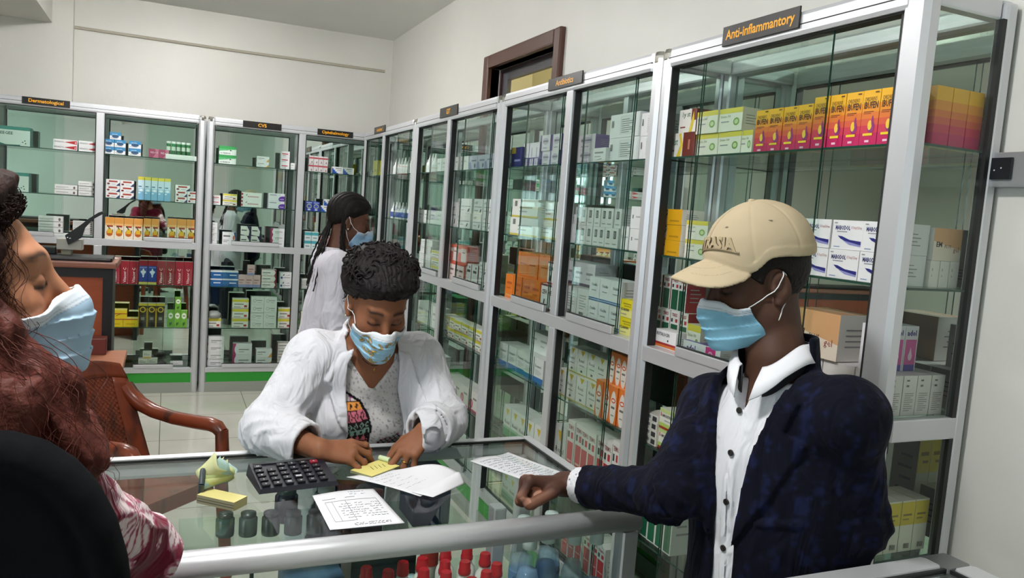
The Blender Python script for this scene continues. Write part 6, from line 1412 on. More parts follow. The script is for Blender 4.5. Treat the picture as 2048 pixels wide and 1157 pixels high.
    for a, b_ in ed: k = len(vv); vv += [tp(v[a], .0062), tp(v[b_], .0062), tp(v[b_], .001), tp(v[a], .001)]; ff.append((k, k+1, k+2, k+3))
    mb.add(vv, ff, mat('#6f6149', .85))
    P_ = []
    for t in np.linspace(0, 1, 16): P_.append(H.w(*crown_pt(.38-t*L/.098*1.06, .075+.012*(1-((t-.5)*2)**2), .004)))
    mb.tube(P_, .0022, mat('#8d7d62', .85), 6); part(mb, 'embroidery', cp_, label='raised embroidered lettering')
    mb = MB(); bc = H.w(0, -.014, .164)
    mb.lathe([(.0, .004), (.006, .003), (.0085, 0), (.0085, -.004)][::-1], tuple(bc), mat('#b3a387', .8), 12); part(mb, 'button', cp_)
    mb = MB()
    for az in (math.pi/6, -math.pi/6, -math.pi/2, math.pi/2, -5*math.pi/6): mb.lathe([(0, .0015), (.0035, .001), (.0042, 0)][::-1], tuple(H.w(*crown_pt(az, .125, .0015))), mat('#a3937a', .85), 10)
    part(mb, 'eyelets', cp_)
    for k in range(3):
        az = k*math.pi/3; mb = MB(); mb.tube([H.w(*crown_pt(az, z, .0008)) for z in np.linspace(.06, .1615, 12)]+[H.w(*crown_pt(az+math.pi, z, .0008)) for z in np.linspace(.1615, .06, 12)], .0012, mat('#a39379', .85), 5); part(mb, 'seam', cp_)
    mk = H.mask(root, blue='#84b9d2', inner='#ccd5de', cut=(.052, .024)); H.loops(mk)
    # shirt
    def shirtf(P_):
        q = (P_-c)@T_; d = smin(tors(P_), cap(P_, neckb-T_@A(0, 0, .02), c+T_@A(0, 0, .1), .068, .1), .03)-.007-.0014*np.sin(q[:, 2]*38+q[:, 0]*30+2*vnoise(P_, 12, 7))
        d = smax(d, q[:, 2]-.225, .004); d = smax(d, -.56-q[:, 2], .004)
        V_ = poly2(q[:, 0], q[:, 2], [(-.040, .30), (.040, .30), (.006, .165), (-.006, .165)]); d = smax(d, -smax(V_, -q[:, 1], .002), .003)
        pk = poly2(q[:, 0], q[:, 2], [(-.014, .13), (.014, .13), (.014, -.55), (-.014, -.55)]); d = np.minimum(d, smax(smax(np.abs(tors(P_)-.0098)-.0016, pk, .001), -q[:, 1], .002))
        for a, b_ in ((elR, wrR),): e = smax(cap(P_, a, b_, .044, .040), -((P_-(wrR+(elR-wrR)*.13))@((elR-wrR)/np.linalg.norm(elR-wrR))), .002); d = np.minimum(d, smax(e, -cap(P_, a, wrR+(wrR-elR)*.2, .036, .034), .002))
        return d
    V, Q = sdf_mesh(shirtf, A(.82, .9, .6), A(1.5, 1.75, 1.47), .0045, 2.6); q = (V-c)@T_
    cs = np.tile(LC('#dfe0e6'), (len(V), 1))
    sh = np_mesh('shirt', [(V, Q)], [CLOTH], root, cs, label='white shirt with black inner collar')
    axn = H.w(0, -.03, -.04)-neckb; axn = axn/np.linalg.norm(axn)
    def ring(phi, s, R_, h): return neckb+axn*h+T_@(A(math.sin(phi)*s*R_, math.cos(phi)*R_, 0))
    ht = lambda p: -.022+.050*float(sst(.3, 1.6, np.array([p]))[0])
    for s in (1, -1):
        ph = np.linspace(.36, math.pi, 22); vo, vi = [], []
        for k_, p in enumerate(ph):
            tip = max(0, 1-(p-.36)/.55); h0 = ht(p)
            vo += [ring(p, s, .0715, h0), ring(p, s, .078, h0-.004), ring(p-.10*tip, s, .086+.004*tip, h0-.022-.010*tip), ring(p-.18*tip, s, .090+.010*tip, h0-.036-.030*tip)]
            vi += [ring(p, s, .0708, h0+.0004), ring(p, s, .0705, h0-.03), ring(p, s, .072, h0-.06)]
        f4 = [(i*4+j, (i+1)*4+j, (i+1)*4+j+1, i*4+j+1) for i in range(21) for j in range(3)]; f3 = [(i*3+j, (i+1)*3+j, (i+1)*3+j+1, i*3+j+1) for i in range(21) for j in range(2)]
        mb = MB(); mb.add(vo, f4, mat('#e3e4ea', .8), True); o_ = part(mb, 'collar', sh); m_ = o_.modifiers.new('t', 'SOLIDIFY'); m_.thickness = .003; m_.offset = 0
        mb = MB(); mb.add(vi, f3, mat('#14151b', .8), True); o_ = part(mb, 'collar_stand', sh, label='black inner collar'); m_ = o_.modifiers.new('t', 'SOLIDIFY'); m_.thickness = .002; m_.offset = 0
    def chest_pt(x, z, o):
        lo_, hi_ = 0.0, .3
        for _ in range(30):
            m = (lo_+hi_)/2; p = (c+T_@A(x, m, z))[None].astype(np.float32)
            if smin(tors(p), cap(p, neckb-T_@A(0, 0, .02), c+T_@A(0, 0, .1), .068, .1), .03)[0] < o: lo_ = m
            else: hi_ = m
        return c+T_@A(x, lo_, z)
    for z in (.165, .080, -.020, -.115, -.215):
        mb = MB(); p = chest_pt(0, z, .0125); Rm = Matrix([list(T_[:, 0])+[0], list(T_[:, 2])+[0], list(T_[:, 1])+[0], [0, 0, 0, 1]]).transposed().to_3x3().to_4x4()
        mb.lathe([(.0065, -.001), (.0065, .0018), (.005, .0026), (.003, .0018), (0, .0016)], tuple(p), mat('#24201f', .3), 14, M=Rm); part(mb, 'button', sh, label='dark button')
    # trousers, belt line hidden by the blazer
    V, Q = sdf_mesh(lambda P_: smax(smin(leg_sdf(P_, hips, knees, feet, (.096, .078, .068)), tors(P_)-.012, .03), (P_[:, 2]-.82), .01), A(1.0, 1.0, .03), A(1.45, 1.6, .85), .010)
    np_mesh('trousers', [(V, Q)], [FELT], root, np.tile(LC('#1c1d24'), (len(V), 1)), label='dark trousers')
    shoes(root, feet, T_[:, 1], '#16130f')
    # blazer
    def core(P_):
        q = (P_-c)@T_; d = tors(P_)-.020
        d = smin(d, ell(q, (0, -.005, -.36), (.185, .135, .26)), .05)
        d = smin(d, cap(P_, shR+A(0, 0, -.004), shL-A(0, 0, .004), .059), .04); d = smin(d, cap(P_, neckb-A(0, 0, .075), (shR+shL)/2, .082, .09), .06); d = smin(d, cap(P_, neckb-A(0, 0, .085), shR*.55+neckb*.45-A(0, 0, .075), .072, .06), .05); d = smin(d, cap(P_, neckb-A(0, 0, .085), shL*.55+neckb*.45-A(0, 0, .070), .072, .06), .05)
        for a, b_, e, s in ((shR, elR, wrR, 1), (shL, elL, wrL, 2)):
            arm = smin(cap(P_, a, b_, .061, .060), cap(P_, b_, e, .058, .045), .02)-fold(P_, a, b_, .0042, 15, s)-fold(P_, e, b_, .0032, 17, s+1)
            d = smin(d, arm, .028)
        return d-.0030*vnoise(P_, 10, 8)-.0012*vnoise(P_, 26, 3)-drape(P_, 30, .0022, 2)*((P_-c)@T_[:, 2] < .0)
    opening = [(-.105, .32), (.105, .32), (.085, .21), (.046, .08), (.030, -.02), (.026, -.16), (.03, -.30), (.07, -.70), (-.07, -.70), (-.03, -.30), (-.026, -.16), (-.030, -.02), (-.046, .08), (-.085, .21)]
    axR = (wrR-elR)/np.linalg.norm(wrR-elR); cutR = wrR-axR*.064; axL = (wrL-elL)/np.linalg.norm(wrL-elL); cutL = wrL-axL*.015
    def blaz(P_):
        q = (P_-c)@T_; d0 = core(P_); d = np.abs(d0+.0062)-.0064
        op = smax(poly2(q[:, 0], q[:, 2], opening), .01-q[:, 1], .004); d = smax(d, -op, .004)
        d = smax(d, -(.50+q[:, 2]), .004)
        d = smax(d, -(cap(P_, neckb-T_@A(0, 0, .05), neckb+T_@A(0, .02, .12), .078, .086)), .005)
        for cu, ax, wr in ((cutR, axR, wrR), (cutL, axL, wrL)):
            near = np.linalg.norm(P_-wr, axis=1) < .13
            d = np.where(near, smax(d, (P_-cu)@ax, .003), d)
        # lapels and collar
        for s in (1, -1):
            lp = [(.030*s, -.10), (.052*s, .09), (.092*s, .225), (.126*s, .200), (.106*s, .140), (.142*s, .120), (.098*s, .01)]
            pl = poly2(q[:, 0], q[:, 2], lp); sur = np.abs(d0-.0060)-.0062; d = np.minimum(d, smax(smax(sur, pl, .001), .0-q[:, 1], .002))
            rim = np.abs(pl)-.0015
        colr = np.abs(cap(P_, neckb-T_@A(0, .0, .03), neckb+T_@A(0, -.004, .045), .090, .080))-.006; h = (P_-neckb)@T_[:, 2]
        colr = smax(colr, np.abs(h-.004)-.040, .004); fr = q[:, 1]+.004; colr = smax(colr, fr, .004); d = smin(d, colr, .006)
        wl = poly2(q[:, 0], q[:, 2], [(-.07, -.035), (-.150, -.022), (-.150, -.036), (-.07, -.050)]); d = np.minimum(d, smax(smax(np.abs(d0-.001)-.0048, wl, .002), -q[:, 1], .002))
        return d
    V, Q = sdf_mesh(blaz, A(.80, .93, .62), A(1.52, 1.80, 1.47), .0052, 2.4); V = relax(V, Q, 1, .35); q = (V-c)@T_
    m = vnoise(V*A(1, 1, .4), 70, 3)*.55+vnoise(V*A(.4, 1, 1), 130, 6)*.45; cb = np.tile(LC('#0c0e1b'), (len(V), 1)); cb = mix(cb, np.tile(LC('#171c39'), (len(V), 1)), sst(.05, .5, m))
    np_mesh('blazer', [(V, Q)], [FELT], root, cb, label='mottled navy blazer')
    for t in (.0,):
        mb = MB(); p = wrR-axR*.07+A(0, -.045, -.01); mb.lathe([(0, .002), (.006, .001), (.006, -.003)][::-1], tuple(p), mat('#191a20', .4), 10); part(mb, 'cuff_button', root)
man()
# ================================================================ person: woman writing at the counter
def writer():
    root = empty('person', (.55, 2.40, 0), 'person in open white coat leaning over the counter and writing', 'person')
    H = Head((.5293, 2.073, 1.3474), 176.6, -29.8, 0, .98)
    shR, shL = A(.385, 2.19, 1.185), A(.690, 2.205, 1.178); T_ = ortho(shR-shL, u_hint=(-.03, -.33, .943)); neckb = A(.540, 2.185, 1.235); c = neckb-T_@A(0, 0, .20)
    elR, wrR = A(.258, 2.10, 1.012), A(.366, 1.945, .996); elL, wrL = A(.742, 2.085, 1.018), A(.650, 1.958, 1.028)
    hR = Hand(wrR, (.93, .0, -.10), (.08, -.42, .90), 1, curls=dict(i=(14, 40, 24), m=(24, 36, 24), r=(32, 34, 22), p=(26, 22, 14)), spread=dict(i=6, m=-2, r=-12, p=-30),
              thumb=[(.020, .022, -.006), (.046, .042, -.018), (.080, .042, -.030), (.106, .032, -.042)], k=1.0)
    hL = Hand(wrL, (-.74, -.30, -.56), (-.40, -.36, .84), -1, curls=dict(i=(22, 18, 12), m=(16, 16, 12), r=(38, 52, 30), p=(48, 52, 30)), spread=dict(i=10, m=2, r=-4, p=-10),
              thumb=[(.020, .022, -.006), (.050, .042, -.010), (.080, .050, -.018), (.104, .050, -.024)], k=.98)
    hips = [A(.56+s*.085, 2.41, .80) for s in (-1, 1)]; knees = [A(h[0], 2.40, .46) for h in hips]; feet = [A(h[0], 2.44, .09) for h in hips]
    hipc = A(.56, 2.40, .84)
    def tors(P_):
        q = (P_-c)@T_
        d = ell(q, (0, 0, .0), (.150, .098, .20)); d = smin(d, sph(np.stack([np.abs(q[:, 0]), q[:, 1], q[:, 2]], 1), (.072, .072, -.015), .070), .04)
        d = smin(d, cap(P_, shR-A(0, 0, .008), shL-A(0, 0, .008), .055), .05); d = smin(d, cap(P_, c-T_@A(0, 0, .10), hipc, .125, .135), .06)
        d = smin(d, ell(P_, hipc, (.17, .125, .13)), .05); return d
    def neck(P_): return smin(cap(P_, H.w(0, -.025, -.03), neckb, .049, .055), cap(P_, neckb, c+T_@A(0, 0, .1), .058, .09), .03)
    def bodyf(P_):
        d = smin(smin(tors(P_), neck(P_), .03), H.sdf(P_), .018)
        for a, b_, e in ((shR, elR, wrR), (shL, elL, wrL)): d = smin(d, chain(P_, [a, b_, e], [.046, .038, .027], .015), .02)
        return smin(d, leg_sdf(P_, hips, knees, feet, (.088, .060, .040)), .03)
    base = '#8a5a40'
    V, Q = sdf_mesh(lambda P_: smin(H.sdf(P_), smin(neck(P_), tors(P_), .03), .018), H.c-A(.16, .16, .26), H.c+A(.16, .20, .17), .0028); ch = H.color(V, base, '#6a3a34')
    V2, Q2 = sdf_mesh(bodyf, A(.15, 1.9, .02), A(.9, 2.7, 1.18), .010); c2 = skin_col(V2, base)
    hv = lambda P_, h, a, b_: smin(h.sdf(P_), cap(P_, a, b_, .035, .0265), .016)
    V3, Q3 = sdf_mesh(lambda P_: hv(P_, hR, elR*.5+wrR*.5, wrR), wrR-A(.12, .13, .09), wrR+A(.20, .16, .09), .0018); V3 = relax(V3, Q3, 1, .3); c3 = hR.nail_color(V3, skin_col(V3, base), '#b5607a')
    V4, Q4 = sdf_mesh(lambda P_: hv(P_, hL, elL*.5+wrL*.5, wrL), wrL-A(.2, .14, .15), wrL+A(.12, .13, .09), .0018); V4 = relax(V4, Q4, 1, .3); c4 = hL.nail_color(V4, skin_col(V4, base), '#c88a90')
    np_mesh('body', [(V, Q), (V2, Q2), (V3, Q3), (V4, Q4)], [SKIN], root, np.concatenate([ch, c2, c3, c4]))
    # ring
    pts, r_, _ = hL.f['r']; a, b_ = np.array(pts[0]), np.array(pts[1]); ax = (b_-a)/np.linalg.norm(b_-a); m0 = a+(b_-a)*.62; u = np.cross(ax, [0, 0, 1.0]); u /= np.linalg.norm(u); w = np.cross(ax, u)
    mb = MB(); mb.tube([m0+.0098*(math.cos(t)*u+math.sin(t)*w) for t in np.linspace(0, 2*math.pi, 20)], .0014, mat('#d9b45a', .2, 1.0), 6); part(mb, 'ring', root, label='gold ring')
    # hair: cap, swept up and curly on top
    def hairf(P_):
        q = H.loc(P_); sk = H.skull(q); x = np.abs(q[:, 0])
        pl = .075+.85*(q[:, 1]-.078)-q[:, 2]+.012*(x/.07)**2-.006*vnoise(q, 70, 3)-.003*vnoise(q, 200, 8); tp = sst(-.002, .030, -pl)
        d = sk-.002-tp*(.014+.020*sst(.0, .10, q[:, 2])+.010*sst(.03, -.09, q[:, 1])); d = d-.0016*np.sin(q[:, 0]*420+8*vnoise(q, 30, 2))*sst(.02, .05, q[:, 2])-.002*vnoise(q, 120, 5)
        d = smax(d, pl, .003)
        top = ell(q, (0, -.030, .096), (.076, .074, .036)); return smin(d, top, .03)*H.k
    V, Q = sdf_mesh(hairf, H.c-.2, H.c+.2, .0032); rg = np.random.default_rng(3); cur = []
    for k in range(330):
        a = rg.uniform(0, 6.283); el = rg.uniform(.22, 1.5); c0 = np.array([.090*math.cos(a)*math.cos(el), -.028+.090*math.sin(a)*math.cos(el), .084+.056*math.sin(el)])
        n_ = c0-np.array([0, -.030, .06]); n_ /= np.linalg.norm(n_); t1 = np.cross(n_, rg.normal(size=3)); t1 /= np.linalg.norm(t1); t2 = np.cross(n_, t1)
        R0 = rg.uniform(.006, .012); turns = rg.uniform(1.2, 2.4); P_ = []; L = rg.uniform(.010, .03); dr = t1*rg.uniform(.01, .03)
        for t in np.linspace(0, 1, 16): an = t*turns*6.283; P_.append(H.w(*(c0+n_*(L*math.sin(t*3.1)-.004)+dr*(t-.5)*2+R0*(math.cos(an)*t2+math.sin(an)*(n_*.5+t1*.5)))))
        cur.append((P_, np.linspace(.0036, .0016, 16)*rg.uniform(.7, 1.25)))
    for k in range(70):
        s = rg.choice([1, -1]); y0 = rg.uniform(-.07, .045); z0 = .02+.85*(y0)-.0+rg.uniform(-.005, .01); P_ = []
        for t in np.linspace(0, 1, 10): P_.append(H.w(s*(.072+.004*math.sin(t*9+k)-.0*t), y0-.02*t+.004*math.sin(t*11+k), z0+.02-rg.uniform(.02, .04)*t+.002*math.cos(t*14)))
        cur.append((P_, np.linspace(.0014, .0005, 10)))
    V2, Q2 = tubes_np(cur, 5); al = np.concatenate([V, V2]); ch = np.tile(LC('#171214'), (len(al), 1))*(1+.5*np.clip(vnoise(al, 90, 4), -.4, 1)[:, None]); ch[len(V):] *= 1.25
    np_mesh('hair', [(V, Q), (V2, Q2)], [HAIR], root, ch, label='dark curly hair pinned up')
    mk = H.mask(root, blue='#9cc9e2', inner='#e3e8ee', patterned=True, cut=(.038, .022)); H.loops(mk)
    for s in (1, -1):
        mb = MB(); p = H.w(s*.083, -.003, -.038); mb.lathe([(0, .0035), (.003, .002), (.0035, -.001), (0, -.003)][::-1], tuple(p), mat('#e9e6df', .1, .6), 10); part(mb, 'earring', root, label='small pearl stud')
    # jeans
    V, Q = sdf_mesh(lambda P_: smax(smin(leg_sdf(P_, hips, knees, feet, (.098, .074, .062)), ell(P_, hipc-A(0, 0, .05), (.178, .135, .13)), .04), P_[:, 2]-.86, .01), A(.3, 2.2, .03), A(.82, 2.65, .9), .010)
    np_mesh('trousers', [(V, Q)], [FELT], root, np.tile(LC('#1d2a44'), (len(V), 1)), label='dark blue jeans'); shoes(root, feet, (0, -1), '#1a1a1c')
    # T-shirt
    def tee(P_):
        q = (P_-c)@T_; d = smin(tors(P_), cap(P_, neckb, c+T_@A(0, 0, .1), .058, .09), .03)-.007-.002*vnoise(P_, 14, 4)-.0018*np.sin((q[:, 2]+.4*np.abs(q[:, 0]))*55)*sst(-.05, -.15, q[:, 2])
        for a, b_ in ((shR, elR), (shL, elL)): d = smin(d, cap(P_, a, a*.55+b_*.45, .058, .052), .02)
        d = np.abs(d+.003)-.0042
        v_ = poly2(q[:, 0], q[:, 2], [(-.085, .34), (.085, .34), (.066, .17), (.010, .100), (-.004, .097), (-.058, .165)]); d = smax(d, -smax(v_, -q[:, 1]-.02, .003), .002)
        d = smax(d, q[:, 2]-.185, .003); return smax(d, .80-P_[:, 2], .005)
    V, Q = sdf_mesh(tee, A(.28, 1.98, .78), A(.85, 2.6, 1.30), .0036, 2.6); q = (V-c)@T_; x, z = q[:, 0], q[:, 2]
    n = vnoise(V, 330, 1); ct = np.tile(LC('#c9c7c6'), (len(V), 1))*(1+.05*vnoise(V, 90, 2)[:, None]); ct = mix(ct, np.tile(LC('#7d7b80'), (len(V), 1)), sst(.38, .6, n)*.8)
    front = q[:, 1] > 0
    # patterned print: bands of triangles, dots and diamonds in a rounded black outline
    px, pz = x-.050, z+.006; ed = poly2(px, pz, [(.075, .085), (.02, .088), (-.018, .068), (-.044, .030), (-.056, -.005), (-.052, -.05), (-.045, -.11), (.075, -.11)])
    ins = front & (ed < 0); bands = [(.066, .09, '#d9d3d0', '#8a2f7a', 't'), (.046, .066, '#e89a4a', '#2b1d24', 'd'), (.016, .046, '#d9788a', '#2b1d24', 'x'), (-.006, .016, '#2b1d24', '#8fb5a3', 'x'), (-.022, -.006, '#8fb5a3', '#20181e', 'd'), (-.044, -.022, '#e07a80', '#20181e', 't'), (-.12, -.044, '#e08a6a', '#2a3aa8', 'x')]
    for z0, z1, c1, c0, kind in bands:
        m = ins & (pz >= z0) & (pz < z1); u = (pz-z0)/(z1-z0); w = .018; uu = np.mod(px, w)/w
        k = (np.abs(uu-.5)*2 < u*.9) if kind == 't' else ((uu-.5)**2*2+(u-.5)**2 < .09) if kind == 'd' else (np.abs(np.abs(uu-.5)+np.abs(u-.5)*.9-.32) < .10)
        ct[m] = LC(c1); ct[m & k] = LC(c0); ct[m & (np.abs(u) < .1)] = LC('#20181e')
    ct[front & (np.abs(ed) < .0035)] = LC('#17151a')
    e2 = poly2(x, z, [(-.03, -.048), (-.085, -.018), (-.10, -.05), (-.09, -.12), (-.02, -.12)]); m = front & (e2 < 0); uu = np.mod(x+z, .016)/.016; ct[m] = LC('#8fb5a3'); ct[m & (np.abs(uu-.5) < .2)] = LC('#b0487a'); ct[m & (np.abs(np.mod(x-z, .016)/.016-.5) < .12)] = LC('#1b171c')
    np_mesh('t_shirt', [(V, Q)], [KNIT], root, ct, label='pale flecked T-shirt with patterned print')
    # necklace
    P_ = []
    for t in np.linspace(-1, 1, 21):
        g = neckb+T_@A(.062*t*1.0, .062-.075*t*t*1.0, .012-.052*(1-t*t)); P_.append(g)
    for i, g in enumerate(P_):
        for _ in range(12):
            d_ = min(neck(g[None].astype(np.float32))[0], tors(g[None].astype(np.float32))[0]); 
            if d_ > .004: break
            g = g+T_@A(0, .003, 0)
        P_[i] = g
    mb = MB(); mb.tube(P_, .0016, mat('#2a1a17', .6), 6); nk = part(mb, 'necklace', root, label='dark cord necklace')
    g = np.array(P_[10])+T_@A(0, .003, -.004); mb = MB(); mb.tube([g, g+T_@A(0, .001, -.018)], .0014, mat('#d8b25a', .2, 1), 6); mb.tube([g+T_@A(-.004, .001, -.006), g+T_@A(.004, .001, -.006)], .0012, mat('#d8b25a', .2, 1), 6); part(mb, 'pendant', nk, label='gold cross pendant')
    # white coat
    def core(P_):
        q = (P_-c)@T_; d = tors(P_)-.020; d = smin(d, cap(P_, c-T_@A(0, 0, .12), A(.56, 2.44, .55), .150, .20), .06)
        d = smin(d, cap(P_, shR, shL, .060), .03)
        for a, b_, e, s in ((shR, elR, wrR, 1), (shL, elL, wrL, 3)):
            arm = smin(cap(P_, a, b_, .070, .066), cap(P_, b_, e, .066, .052), .03)-fold(P_, a, b_, .0055, 11, s)-fold(P_, e, b_, .0050, 13, s+1, 3); d = smin(d, arm, .026)
        fold_front = drape(P_, 34, .0045, 9)*sst(.12, -.06, q[:, 2])
        return d-fold_front-.0045*vnoise(P_, 8, 6)-.0022*vnoise(P_, 20, 2)
    opening = [(.075, .30), (.082, .10), (.070, .03), (.062, -.02), (.085, -.10), (.105, -.22), (.13, -.8), (-.13, -.8), (-.085, -.22), (-.098, -.10), (-.096, .0), (-.075, .10), (-.066, .30)]
    axR = (wrR-elR)/np.linalg.norm(wrR-elR); axL = (wrL-elL)/np.linalg.norm(wrL-elL); cutR = wrR-axR*.040; cutL = wrL-axL*.012
    def coat(P_):
        q = (P_-c)@T_; d0 = core(P_); d = np.abs(d0+.0052)-.0054
        d = smax(d, -smax(poly2(q[:, 0], q[:, 2], opening), .0-q[:, 1], .004), .003)
        d = smax(d, .50-P_[:, 2], .004); d = smax(d, -cap(P_, neckb-T_@A(0, 0, .06), neckb+T_@A(0, .03, .13), .062, .075), .004)
        for cu, ax, wr in ((cutR, axR, wrR), (cutL, axL, wrL)): d = np.where(np.linalg.norm(P_-wr, axis=1) < .12, smax(d, (P_-cu)@ax, .003), d)
        # turned-back cuff on the left sleeve
        cf = np.abs(cap(P_, cutL-axL*.055, cutL, .064, .060))-.0052; cf = smax(cf, np.abs((P_-(cutL-axL*.03))@axL)-.028, .003); d = np.minimum(d, cf)
        # collar and lapels
        lapR = [(.066, -.01), (.076, .09), (.080, .165), (.060, .205), (.100, .190), (.138, .125), (.112, .098), (.118, .080), (.095, .02)]
        lapL = [(-.098, -.03), (-.075, .09), (-.066, .20), (-.100, .195), (-.150, .07), (-.118, .045), (-.135, .0), (-.112, -.04)]
        for lp in (lapR, lapL): d = np.minimum(d, smax(smax(np.abs(d0-.0035)-.0048, poly2(q[:, 0], q[:, 2], lp), .002), -.02-q[:, 1], .003))
        h = (P_-neckb)@T_[:, 2]; colr = np.abs(cap(P_, neckb-T_@A(0, 0, .03), neckb+T_@A(0, -.01, .035), .082, .072))-.0052; colr = smax(smax(colr, np.abs(h-.006)-.026, .003), q[:, 1]-.012, .004); return smin(d, colr, .005)
    V, Q = sdf_mesh(coat, A(.14, 1.90, .48), A(.90, 2.72, 1.34), .0046, 2.4); V = relax(V, Q, 1, .35); q = (V-c)@T_
    cc = np.tile(LC('#d8d8de'), (len(V), 1))*(1+.02*vnoise(V, 30, 2)[:, None])
    bh = (np.abs(poly2(q[:, 0], q[:, 2], [(.120, -.125), (.146, -.120), (.146, -.1215), (.120, -.1265)])) < .0016) & (q[:, 1] > 0); cc[bh] = LC('#77767c')
    np_mesh('lab_coat', [(V, Q)], [CLOTH], root, cc, label='open white coat with turned collar')
    # pen (held, a thing of its own)
    i_t, t_t = np.array(hR.f['i'][0][-1]), np.array(hR.th[-1]); mid = (i_t+t_t)/2; tip = mid+np.array([.012, -.012, -.034]); tip[2] = HC+.004; top = mid+(mid-tip)/np.linalg.norm(mid-tip)*.105
    r2 = empty('pen', tuple(tip), 'blue ballpoint pen held by the writing hand', 'pen'); mb = MB(); dd = (top-tip)/np.linalg.norm(top-tip)
    mb.tube([tip, tip+dd*.012, tip+dd*.0125, top], [.0008, .0030, .0042, .0042], mat('#2b3f9e', .25), 10); part(mb, 'barrel', r2); mb = MB(); mb.tube([top, top+dd*.018], [.0046, .0046], mat('#23308a', .3), 10); part(mb, 'cap', r2)
writer()
# ================================================================ person: assistant at the far cabinets
def assistant():
    root = empty('person', (.72, 3.67, 0), 'person with dark braids in white coat standing side-on by the corner cabinets', 'person')
    H = Head((.7809, 3.675, 1.5264), 95, -15, 0, .96)
    shR, shL = A(.705, 3.525, 1.322), A(.715, 3.825, 1.325); T_ = ortho(shR-shL, u_hint=(.06, 0, 1)); neckb = A(.735, 3.675, 1.375); c = neckb-T_@A(0, 0, .20)
    elR, wrR = A(.70, 3.468, 1.065), A(.895, 3.53, 1.04); elL, wrL = A(.72, 3.88, 1.07), A(.91, 3.80, 1.06)
    hR = Hand(wrR, (.9, .2, .0), (.1, -.5, .85), 1, curls=dict(i=(20, 25, 15), m=(25, 28, 15), r=(28, 30, 18), p=(30, 30, 18))); hL = Hand(wrL, (.9, -.15, .0), (.1, .5, .85), -1, curls=dict(i=(20, 25, 15), m=(25, 28, 15), r=(28, 30, 18), p=(30, 30, 18)))
    hips = [A(.70, 3.675+s*.085, .82) for s in (-1, 1)]; knees = [A(.71, h[1], .46) for h in hips]; feet = [A(.69, h[1], .09) for h in hips]
    def tors(P_):
        q = (P_-c)@T_; d = ell(q, (0, 0, 0), (.148, .10, .2)); d = smin(d, sph(np.stack([np.abs(q[:, 0]), q[:, 1], q[:, 2]], 1), (.07, .075, -.02), .062), .04)
        d = smin(d, cap(P_, shR, shL, .052), .05); return smin(smin(d, ell(q, (0, 0, -.22), (.125, .095, .16)), .06), ell(P_, (.70, 3.675, .86), (.115, .165, .14)), .07)
    def neck(P_): return smin(cap(P_, H.w(0, -.025, -.03), neckb, .047, .053), cap(P_, neckb, c+T_@A(0, 0, .1), .056, .09), .03)
    base = '#5e3e31'
    V, Q = sdf_mesh(lambda P_: smin(H.sdf(P_), neck(P_), .018), H.c-A(.15, .15, .2), H.c+A(.15, .15, .15), .0032); ch = H.color(V, base, '#4a2d2a')
    def bodyf(P_):
        d = smin(tors(P_), neck(P_), .03)
        for a, b_, e in ((shR, elR, wrR), (shL, elL, wrL)): d = smin(d, chain(P_, [a, b_, e], [.045, .037, .026], .015), .02)
        return smin(d, leg_sdf(P_, hips, knees, feet, (.086, .058, .040)), .03)
    V2, Q2 = sdf_mesh(bodyf, A(.45, 3.35, .02), A(1.0, 4.0, 1.36), .011)
    ps = [(V, Q), (V2, Q2)]; cs = [ch, skin_col(V2, base)]
    for h, w, e in ((hR, wrR, elR), (hL, wrL, elL)):
        v, f = sdf_mesh(lambda P_: smin(h.sdf(P_), cap(P_, e*.5+w*.5, w, .034, .026), .016), w-A(.12, .12, .12), w+A(.22, .12, .1), .0035); ps.append((v, f)); cs.append(skin_col(v, base))
    np_mesh('body', ps, [SKIN], root, np.concatenate(cs))
    def hairf(P_):
        q = H.loc(P_); x = np.abs(q[:, 0]); pl = .072+.85*(q[:, 1]-.078)-q[:, 2]+.01*(x/.07)**2-.003*vnoise(q, 90, 3); tp = sst(-.002, .03, -pl); d = H.skull(q)-.002-tp*(.009+.007*sst(0, .1, q[:, 2])+.004*np.abs(np.sin(q[:, 0]*150+2*q[:, 1]*30))); return smax(d, pl, .003)*H.k
    V, Q = sdf_mesh(hairf, H.c-.16, H.c+.16, .0035); rg = np.random.default_rng(8); cur = []
    for k in range(44):
        sd = rg.uniform(-1, 1); p0 = H.w(sd*.06, -.085+.02*abs(sd), rg.uniform(.02, .08)); ph = rg.uniform(0, 6)
        end = A(.615+rg.uniform(-.02, .03), 3.675+sd*.10, rg.uniform(1.12, 1.26)); mid = A(.655+rg.uniform(-.02, .02), 3.675+sd*.075, 1.44)
        P_ = []; 
        for t in np.linspace(0, 1, 26):
            p = (1-t)**2*p0+2*t*(1-t)*mid+t*t*end; P_.append(p+.002*np.array([math.sin(t*60+ph), math.cos(t*60+ph), 0]))
        cur.append((P_, .0052*(1+.28*np.sin(np.linspace(0, 75, 26)+ph))*np.linspace(1, .6, 26)))
    for k in range(16):
        p0 = H.w(-.0+.078*rg.choice([1.0, 1.0, -1.0]), rg.uniform(-.05, -.02), rg.uniform(.0, .03)); end = A(.775+rg.uniform(-.03, .03), 3.60+rg.uniform(-.03, .02), rg.uniform(1.28, 1.36)); ph = rg.uniform(0, 6); P_ = []
        mid = A(.715, 3.595, 1.42)
        for t in np.linspace(0, 1, 20): p = (1-t)**2*p0+2*t*(1-t)*mid+t*t*end; P_.append(p)
        cur.append((P_, .005*(1+.28*np.sin(np.linspace(0, 60, 20)+ph))))
    for k in range(14):
        a0 = rg.uniform(-.06, .06); P_ = [H.w(a0*(1-.2*t), .062-.14*t, (.098+.035*math.sin(t*3.1))-.02*t) for t in np.linspace(0, 1, 16)]; cur.append((P_, .004*(1+.25*np.sin(np.linspace(0, 60, 16)))))
